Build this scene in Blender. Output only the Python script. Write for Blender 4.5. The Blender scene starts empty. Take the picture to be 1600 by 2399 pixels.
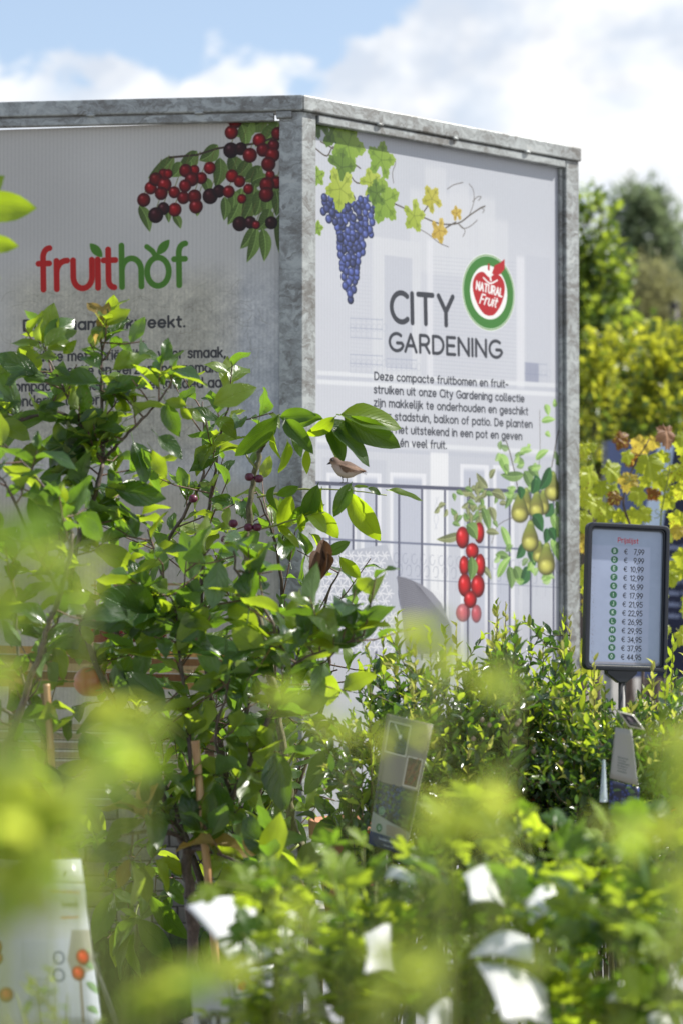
import bpy, math, random
import numpy as np
from mathutils import Vector, Matrix, noise as mnoise
R = math.radians
random.seed(7)
rng = np.random.default_rng(7)
scene = bpy.context.scene
COL = scene.collection

# ------------------------------------------------------------------ camera, light, exposure
FPX, CX, CY, HOR = 5300.0, 800.0, 1199.5, 1330.0     # focal length in pixels of the 1600 px wide photograph
CAMZ = 1.5
PITCH = math.atan((HOR - CY) / FPX)
cam_data = bpy.data.cameras.new('camera')
cam = bpy.data.objects.new('camera', cam_data)
COL.objects.link(cam)
cam.location = (0, 0, CAMZ)
cam.rotation_euler = (R(90) + PITCH, 0, 0)
cam_data.sensor_fit = 'HORIZONTAL'
cam_data.sensor_width = 24.0
cam_data.lens = FPX / 1600 * 24.0
cam_data.clip_start = 0.1
cam_data.clip_end = 3000
cam_data.dof.use_dof = True
cam_data.dof.focus_distance = 5.75
cam_data.dof.aperture_fstop = 3.0
cam_data.dof.aperture_blades = 9
scene.camera = cam

SUN_AZ = 97.0      # degrees from the direction towards the camera, turning to the right
SUN_EL = 47.0
sun_dir = Vector((math.sin(R(SUN_AZ)) * math.cos(R(SUN_EL)), -math.cos(R(SUN_AZ)) * math.cos(R(SUN_EL)), math.sin(R(SUN_EL))))
sd = bpy.data.lights.new('sun', 'SUN')
sd.energy = 5.0
sd.angle = R(0.5)
sd.color = (1.0, 0.955, 0.88)
sun = bpy.data.objects.new('sun', sd)
COL.objects.link(sun)
sun.rotation_euler = sun_dir.to_track_quat('Z', 'Y').to_euler()

world = bpy.data.worlds.new('World')
scene.world = world
world.use_nodes = True
wt = world.node_tree
wt.nodes.clear()
def wn(t, **k):
    n = wt.nodes.new(t)
    for a, b in k.items():
        setattr(n, a, b)
    return n
def wlink(a, b):
    wt.links.new(a, b)
def wmath(op, a, b=None, clamp=False):
    n = wn('ShaderNodeMath', operation=op)
    n.use_clamp = clamp
    for i, v in enumerate((a, b)):
        if v is None:
            continue
        if isinstance(v, (int, float)):
            n.inputs[i].default_value = v
        else:
            wlink(v, n.inputs[i])
    return n.outputs[0]
w_out = wn('ShaderNodeOutputWorld')
w_bg = wn('ShaderNodeBackground')
w_bg.inputs['Strength'].default_value = 0.115
sky = wn('ShaderNodeTexSky', sky_type='NISHITA')
sky.sun_disc = False
sky.sun_elevation = R(SUN_EL)
sky.sun_rotation = math.atan2(sun_dir.x, sun_dir.y)
sky.air_density = 1.0
sky.dust_density = 0.6
sky.ozone_density = 1.6
tc = wn('ShaderNodeTexCoord')
sep = wn('ShaderNodeSeparateXYZ')
wlink(tc.outputs['Generated'], sep.inputs[0])
hx = wmath('MULTIPLY', sep.outputs[0], sep.outputs[0])
hy = wmath('MULTIPLY', sep.outputs[1], sep.outputs[1])
hl = wmath('MAXIMUM', wmath('SQRT', wmath('ADD', hx, hy)), 0.001)
s_az = wmath('DIVIDE', sep.outputs[0], hl)
el = wmath('DIVIDE', sep.outputs[2], hl)
mp = wn('ShaderNodeMapping')
mp.inputs['Scale'].default_value = (1, 1, 1.5)
mp.inputs['Location'].default_value = (0.37, 0.1, 0.2)
wlink(tc.outputs['Generated'], mp.inputs[0])
def wnoise(scale, detail, rough, dist=0.0):
    n = wn('ShaderNodeTexNoise')
    n.inputs['Scale'].default_value = scale
    n.inputs['Detail'].default_value = detail
    n.inputs['Roughness'].default_value = rough
    n.inputs['Distortion'].default_value = dist
    wlink(mp.outputs[0], n.inputs['Vector'])
    return n.outputs['Fac']
n1 = wnoise(26.0, 6.0, 0.58, 0.25)
n2 = wnoise(9.0, 3.0, 0.5)
n3 = wnoise(2.2, 5.0, 0.55)
# a bank of cumulus whose top climbs to the right
rise = wmath('MINIMUM', wmath('MAXIMUM', wmath('MULTIPLY', wmath('ADD', s_az, 0.008), 0.95), 0.0), 0.40)
edge = wmath('ADD', wmath('ADD', 0.222, rise), wmath('MULTIPLY', wmath('SUBTRACT', n1, 0.5), 0.085))
edge = wmath('ADD', edge, wmath('MULTIPLY', wmath('SUBTRACT', n2, 0.5), 0.03))
m1 = wn('ShaderNodeMapRange', interpolation_type='SMOOTHSTEP')
wlink(wmath('SUBTRACT', edge, el), m1.inputs['Value'])
m1.inputs['From Min'].default_value = -0.004
m1.inputs['From Max'].default_value = 0.007
m2 = wn('ShaderNodeMapRange', interpolation_type='SMOOTHSTEP')   # broken cloud over the rest of the sky
wlink(wmath('ADD', n3, wmath('MULTIPLY', wmath('SUBTRACT', n1, 0.5), 0.12)), m2.inputs['Value'])
m2.inputs['From Min'].default_value = 0.53
m2.inputs['From Max'].default_value = 0.62
m2up = wn('ShaderNodeMapRange')
wlink(el, m2up.inputs['Value'])
m2up.inputs['From Min'].default_value = 0.27
m2up.inputs['From Max'].default_value = 0.40
m2f = wmath('MULTIPLY', m2.outputs[0], m2up.outputs[0])
mask = wmath('MAXIMUM', m1.outputs[0], m2f)
# thin veils inside the bank where the blue shows through a little
nv = wnoise(14.0, 4.0, 0.55, 0.4)
mv = wn('ShaderNodeMapRange', interpolation_type='SMOOTHSTEP')
wlink(nv, mv.inputs['Value'])
mv.inputs['From Min'].default_value = 0.38
mv.inputs['From Max'].default_value = 0.60
mv.inputs['To Min'].default_value = 0.72
mv.inputs['To Max'].default_value = 1.0
mask = wmath('MULTIPLY', mask, mv.outputs[0])
ccol = wn('ShaderNodeMixRGB')
ccol.inputs[1].default_value = (4.1, 4.4, 4.9, 1)
ccol.inputs[2].default_value = (6.0, 6.0, 6.0, 1)
mc = wn('ShaderNodeMapRange')
wlink(wnoise(18.0, 5.0, 0.55), mc.inputs['Value'])
mc.inputs['From Min'].default_value = 0.40
mc.inputs['From Max'].default_value = 0.56
wlink(mc.outputs[0], ccol.inputs[0])
wmix = wn('ShaderNodeMixRGB')
wlink(mask, wmix.inputs[0])
hazy = wn('ShaderNodeMixRGB')
hazy.inputs[0].default_value = 0.34
hazy.inputs[2].default_value = (4.0, 4.5, 5.1, 1)
wlink(sky.outputs[0], hazy.inputs[1])
wlink(hazy.outputs[0], wmix.inputs[1])
wlink(ccol.outputs[0], wmix.inputs[2])
wlink(wmix.outputs[0], w_bg.inputs['Color'])
wlink(w_bg.outputs[0], w_out.inputs[0])
scene.view_settings.view_transform = 'Standard'
scene.view_settings.look = 'None'
scene.view_settings.exposure = 0.68
scene.view_settings.gamma = 1.0
scene.view_settings.use_curve_mapping = False
scene.render.engine = 'CYCLES'
scene.cycles.max_bounces = 8
scene.cycles.transparent_max_bounces = 8
scene.cycles.use_denoising = True

# ------------------------------------------------------------------ pixel <-> world (the photograph is 1600 x 2399)
FW = Vector((0, math.cos(PITCH), math.sin(PITCH)))
UPV = Vector((0, -math.sin(PITCH), math.cos(PITCH)))
def ray(x, y):
    return Vector((1, 0, 0)) * ((x - CX) / FPX) + UPV * ((CY - y) / FPX) + FW
def P(x, y, d):
    """world point that stands at depth d (world Y) behind photo pixel x, y"""
    r = ray(x, y)
    return Vector((0, 0, CAMZ)) + r * (d / r.y)
def pix(p):
    q = p - Vector((0, 0, CAMZ))
    z = q.dot(FW)
    return CX + FPX * q.x / z, CY - FPX * q.dot(UPV) / z, z

# ------------------------------------------------------------------ object helpers
def link(o, parent=None):
    COL.objects.link(o)
    if parent is not None:
        o.parent = parent
    return o
def thing(name, label, cat, loc=(0, 0, 0), rz=0.0, group=None):
    o = bpy.data.objects.new(name, None)
    o.empty_display_size = 0.1
    link(o)
    o.location = loc
    o.rotation_euler = (0, 0, rz)
    o['label'] = label
    o['category'] = cat
    if group:
        o['group'] = group
    return o
def mesh_from(name, verts, faces, uvs=None, smooth=True, mats=(), midx=None):
    me = bpy.data.meshes.new(name)
    me.from_pydata([tuple(v) for v in verts], [], faces)
    if uvs is not None:
        uvl = me.uv_layers.new(name='UVMap')
        li = np.empty(len(me.loops), dtype=np.int32)
        me.loops.foreach_get('vertex_index', li)
        uvl.data.foreach_set('uv', np.asarray(uvs, dtype=np.float32)[li].ravel())
    for m in mats:
        me.materials.append(m)
    if midx is not None:
        me.polygons.foreach_set('material_index', np.asarray(midx, dtype=np.int32))
    if smooth:
        me.polygons.foreach_set('use_smooth', [True] * len(me.polygons))
    me.update()
    return me
def part(name, me, parent=None, kind=None, label=None, loc=None):
    o = bpy.data.objects.new(name, me)
    link(o, parent)
    if loc is not None:
        o.location = loc
    if kind:
        o['kind'] = kind
    if label:
        o['label'] = label
    return o
class MB:
    """collects boxes, prisms and tubes into one mesh"""
    def __init__(s):
        s.v, s.f = [], []
    def add(s, vs, fs):
        b = len(s.v)
        s.v += [Vector(v) for v in vs]
        s.f += [tuple(i + b for i in f) for f in fs]
        return s
    def box(s, lo, hi, M=None):
        x0, y0, z0 = lo
        x1, y1, z1 = hi
        vs = [Vector(c) for c in ((x0, y0, z0), (x1, y0, z0), (x1, y1, z0), (x0, y1, z0), (x0, y0, z1), (x1, y0, z1), (x1, y1, z1), (x0, y1, z1))]
        if M is not None:
            vs = [M @ v for v in vs]
        return s.add(vs, [(0, 3, 2, 1), (4, 5, 6, 7), (0, 1, 5, 4), (1, 2, 6, 5), (2, 3, 7, 6), (3, 0, 4, 7)])
    def prism(s, poly, axis_from, axis_to, M=None):
        """poly: list of 2D points (x, z) swept from y=axis_from to y=axis_to"""
        n = len(poly)
        vs = [Vector((p[0], axis_from, p[1])) for p in poly] + [Vector((p[0], axis_to, p[1])) for p in poly]
        if M is not None:
            vs = [M @ v for v in vs]
        fs = [tuple(range(n)), tuple(range(2 * n - 1, n - 1, -1))] + [(i, i + n, (i + 1) % n + n, (i + 1) % n) for i in range(n)]
        return s.add(vs, fs)
    def tube(s, pts, radii, sides=7, cap=True):
        pts = [Vector(p) for p in pts]
        n = len(pts)
        if not hasattr(radii, '__len__'):
            radii = [radii] * n
        b = len(s.v)
        ref = None
        for i, p in enumerate(pts):
            t = (pts[min(i + 1, n - 1)] - pts[max(i - 1, 0)])
            if t.length < 1e-9:
                t = Vector((0, 0, 1))
            t.normalize()
            if ref is None:
                ref = Vector((0, 0, 1)) if abs(t.z) < 0.9 else Vector((1, 0, 0))
            a = (ref - t * ref.dot(t)).normalized()
            ref = a
            c = t.cross(a)
            for k in range(sides):
                ang = 2 * math.pi * k / sides
                s.v.append(p + (a * math.cos(ang) + c * math.sin(ang)) * radii[i])
        for i in range(n - 1):
            for k in range(sides):
                s.f.append((b + i * sides + k, b + i * sides + (k + 1) % sides, b + (i + 1) * sides + (k + 1) % sides, b + (i + 1) * sides + k))
        if cap:
            s.f.append(tuple(b + k for k in range(sides - 1, -1, -1)))
            s.f.append(tuple(b + (n - 1) * sides + k for k in range(sides)))
        return s
    def lathe(s, prof, sides=24, M=None, close=True):
        b = len(s.v)
        for r, z in prof:
            for k in range(sides):
                a = 2 * math.pi * k / sides
                v = Vector((r * math.cos(a), r * math.sin(a), z))
                s.v.append(M @ v if M is not None else v)
        for i in range(len(prof) - 1):
            for k in range(sides):
                s.f.append((b + i * sides + k, b + i * sides + (k + 1) % sides, b + (i + 1) * sides + (k + 1) % sides, b + (i + 1) * sides + k))
        if close:
            s.f.append(tuple(b + k for k in range(sides - 1, -1, -1)))
            s.f.append(tuple(b + (len(prof) - 1) * sides + k for k in range(sides)))
        return s
    def mesh(s, name, mat, smooth=False, origin=None):
        vs = s.v if origin is None else [v - Vector(origin) for v in s.v]
        return mesh_from(name, vs, s.f, smooth=smooth, mats=[mat])
def bevel(o, w=0.002, seg=2):
    m = o.modifiers.new('edge', 'BEVEL')
    m.width = w
    m.segments = seg
    m.limit_method = 'ANGLE'
    m.angle_limit = R(40)
    return o
def catmull(pts, n=6):
    pts = [Vector(p) for p in pts]
    if len(pts) < 3:
        return pts
    q = [pts[0] * 2 - pts[1]] + pts + [pts[-1] * 2 - pts[-2]]
    out = []
    for i in range(1, len(q) - 2):
        for k in range(n):
            t = k / n
            a, b, c, d = q[i - 1], q[i], q[i + 1], q[i + 2]
            out.append(0.5 * ((2 * b) + (c - a) * t + (2 * a - 5 * b + 4 * c - d) * t * t + (3 * b - a - 3 * c + d) * t ** 3))
    out.append(pts[-1])
    return out

# ------------------------------------------------------------------ material helpers
class NT:
    def __init__(s, name):
        s.m = bpy.data.materials.new(name)
        s.m.use_nodes = True
        s.t = s.m.node_tree
        s.t.nodes.clear()
        s.out = s.t.nodes.new('ShaderNodeOutputMaterial')
    def n(s, typ, ins=None, **k):
        nd = s.t.nodes.new(typ)
        for a, b in k.items():
            setattr(nd, a, b)
        for a, b in (ins or {}).items():
            if isinstance(b, bpy.types.NodeSocket):
                s.t.links.new(b, nd.inputs[a])
            else:
                nd.inputs[a].default_value = b
        return nd
    def math(s, op, a, b=None, clamp=False):
        ins = {0: a}
        if b is not None:
            ins[1] = b
        nd = s.n('ShaderNodeMath', ins, operation=op)
        nd.use_clamp = clamp
        return nd.outputs[0]
    def mix(s, f, a, b, typ='MIX'):
        return s.n('ShaderNodeMixRGB', {0: f, 1: a, 2: b}, blend_type=typ).outputs[0]
    def ramp(s, f, stops):
        nd = s.n('ShaderNodeValToRGB', {0: f})
        e = nd.color_ramp.elements
        while len(e) < len(stops):
            e.new(0.5)
        for i, (p, c) in enumerate(stops):
            e[i].position = p
            e[i].color = (*c[:3], 1)
        return nd.outputs[0]
    def noise(s, vec, scale, detail=4, rough=0.5, dist=0.0):
        return s.n('ShaderNodeTexNoise', {'Vector': vec, 'Scale': scale, 'Detail': detail, 'Roughness': rough, 'Distortion': dist}).outputs['Fac']
    def done(s, shader):
        s.t.links.new(shader, s.out.inputs['Surface'])
        return s.m
def c4(c):
    return (c[0], c[1], c[2], 1.0)
def simple(name, col, rough=0.5, metal=0.0, spec=0.5, var=0.25, scale=8.0, bump=0.0, stretch=(1, 1, 1)):
    t = NT(name)
    tcn = t.n('ShaderNodeTexCoord')
    mpn = t.n('ShaderNodeMapping', {'Vector': tcn.outputs['Object'], 'Scale': stretch})
    f = t.noise(mpn.outputs[0], scale, 5, 0.6)
    a = [max(0, x * (1 - var)) for x in col]
    b = [min(1, x * (1 + var)) for x in col]
    cc = t.ramp(f, [(0.3, a), (0.7, b)])
    p = t.n('ShaderNodeBsdfPrincipled', {'Base Color': cc, 'Roughness': rough, 'Metallic': metal, 'Specular IOR Level': spec})
    if bump:
        bn = t.n('ShaderNodeBump', {'Height': f, 'Strength': bump, 'Distance': 0.01})
        t.t.links.new(bn.outputs[0], p.inputs['Normal'])
    return t.done(p.outputs[0])
def galvanised():
    t = NT('galvanised_steel')
    tcn = t.n('ShaderNodeTexCoord')
    ob = tcn.outputs['Object']
    warp = t.n('ShaderNodeTexNoise', {'Vector': ob, 'Scale': 9.0, 'Detail': 4.0, 'Roughness': 0.6})
    wv = t.n('ShaderNodeVectorMath', {0: ob, 1: t.n('ShaderNodeVectorMath', {0: warp.outputs['Color'], 3: 0.16}, operation='SCALE').outputs[0]}, operation='ADD').outputs[0]
    st = t.n('ShaderNodeMapping', {'Vector': wv, 'Scale': (1, 1, 1.9)}).outputs[0]
    vor = t.n('ShaderNodeTexVoronoi', {'Vector': st, 'Scale': 34.0, 'Randomness': 1.0})
    vc = t.n('ShaderNodeSeparateColor', {0: vor.outputs['Color']}).outputs[0]
    big = t.noise(ob, 7.0, 5, 0.62, 0.5)
    fine = t.noise(st, 60.0, 5, 0.7)
    cst = t.n('ShaderNodeMapping', {'Vector': wv, 'Scale': (6, 6, 30)}).outputs[0]
    drag = t.noise(cst, 2.0, 4, 0.6, 0.6)
    f = t.math('ADD', t.math('ADD', t.math('MULTIPLY', vc, 0.09), t.math('MULTIPLY', big, 0.42)), t.math('ADD', t.math('MULTIPLY', fine, 0.20), t.math('MULTIPLY', drag, 0.29)))
    col = t.ramp(f, [(0.34, (0.10, 0.095, 0.085)), (0.43, (0.17, 0.17, 0.165)), (0.50, (0.25, 0.265, 0.265)), (0.58, (0.36, 0.385, 0.385)), (0.70, (0.42, 0.42, 0.40))])
    rg = t.n('ShaderNodeMapRange', {'Value': f, 'From Min': 0.3, 'From Max': 0.7, 'To Min': 0.62, 'To Max': 0.38}).outputs[0]
    bn = t.n('ShaderNodeBump', {'Height': fine, 'Strength': 0.12, 'Distance': 0.004})
    p = t.n('ShaderNodeBsdfPrincipled', {'Base Color': col, 'Roughness': rg, 'Metallic': 0.25, 'Normal': bn.outputs[0]})
    return t.done(p.outputs[0])
def bark(name, col, scale=30.0):
    t = NT(name)
    tcn = t.n('ShaderNodeTexCoord')
    m = t.n('ShaderNodeMapping', {'Vector': tcn.outputs['Object'], 'Scale': (1, 1, 0.45)}).outputs[0]
    f = t.noise(m, scale, 6, 0.65)
    g = t.noise(m, scale * 4, 3, 0.6)
    cc = t.ramp(t.math('ADD', t.math('MULTIPLY', f, 0.7), t.math('MULTIPLY', g, 0.3)), [(0.35, [x * 0.45 for x in col]), (0.5, col), (0.68, [min(1, x * 1.9) for x in col])])
    bn = t.n('ShaderNodeBump', {'Height': f, 'Strength': 0.5, 'Distance': 0.004})
    p = t.n('ShaderNodeBsdfPrincipled', {'Base Color': cc, 'Roughness': 0.62, 'Normal': bn.outputs[0]})
    return t.done(p.outputs[0])
def leafmat(name, dark, light, trans, tfac=0.42, rough=0.42, veins=7.0, spec=0.5, under=None, bump=0.5, spots=0.0):
    """leaf: darker glossy face, paler back, light coming through, veins from the leaf's own UV"""
    t = NT(name)
    oi = t.n('ShaderNodeObjectInfo')
    geo = t.n('ShaderNodeNewGeometry')
    rnd = t.math('FRACT', t.math('ADD', oi.outputs['Random'], t.math('MULTIPLY', geo.outputs['Random Per Island'], 3.7)))
    uv = t.n('ShaderNodeUVMap').outputs[0]
    sp = t.n('ShaderNodeSeparateXYZ', {0: uv})
    u, v = sp.outputs[0], sp.outputs[1]
    au = t.math('ABSOLUTE', t.math('SUBTRACT', u, 0.5))
    # side veins sweep forward from the midrib
    ph = t.math('SUBTRACT', t.math('MULTIPLY', v, veins), t.math('MULTIPLY', au, veins * 0.75))
    fr = t.math('ABSOLUTE', t.math('SUBTRACT', t.math('FRACT', ph), 0.5))
    side = t.n('ShaderNodeMapRange', {'Value': fr, 'From Min': 0.0, 'From Max': 0.10, 'To Min': 1.0, 'To Max': 0.0}).outputs[0]
    mid = t.n('ShaderNodeMapRange', {'Value': au, 'From Min': 0.006, 'From Max': 0.035, 'To Min': 1.0, 'To Max': 0.0}).outputs[0]
    vein = t.math('MAXIMUM', t.math('MULTIPLY', side, 0.6), mid)
    base = t.ramp(rnd, [(0.0, dark), (0.55, [(a + b) / 2 for a, b in zip(dark, light)]), (1.0, light)])
    tcn = t.n('ShaderNodeTexCoord')
    blot = t.noise(tcn.outputs['Object'], 3.0, 3, 0.6)
    base = t.mix(t.math('MULTIPLY', blot, 0.35), base, c4([x * 0.6 for x in dark]), 'MIX')
    base = t.mix(t.math('MULTIPLY', vein, 0.75), base, c4([min(1, x * 1.9 + 0.03) for x in light]))
    if under is None:
        under = [min(1, x * 1.25 + 0.045) for x in light]
    base2 = t.mix(geo.outputs['Backfacing'], base, c4(under))
    tr = t.mix(rnd, c4([x * 0.7 for x in trans]), c4(trans))
    tr = t.mix(t.math('MULTIPLY', vein, 0.5), tr, c4([x * 0.55 for x in trans]))
    if spots:
        sn = t.noise(tcn.outputs['Object'], 9.0, 3, 0.6)
        sf = t.n('ShaderNodeMapRange', {'Value': t.math('ADD', sn, t.math('MULTIPLY', rnd, spots)), 'From Min': 0.80, 'From Max': 0.86}).outputs[0]
        base2 = t.mix(sf, base2, c4((0.16, 0.07, 0.02)))
        tr = t.mix(sf, tr, c4((0.28, 0.10, 0.02)))
    bn = t.n('ShaderNodeBump', {'Height': t.math('SUBTRACT', 1.0, vein), 'Strength': bump, 'Distance': 0.01})
    p = t.n('ShaderNodeBsdfPrincipled', {'Base Color': base2, 'Roughness': rough, 'Specular IOR Level': spec, 'Normal': bn.outputs[0]})
    tl = t.n('ShaderNodeBsdfTranslucent', {'Color': tr})
    mx = t.n('ShaderNodeMixShader', {0: tfac, 1: p.outputs[0], 2: tl.outputs[0]})
    return t.done(mx.outputs[0])
M_GALV = galvanised()

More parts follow.
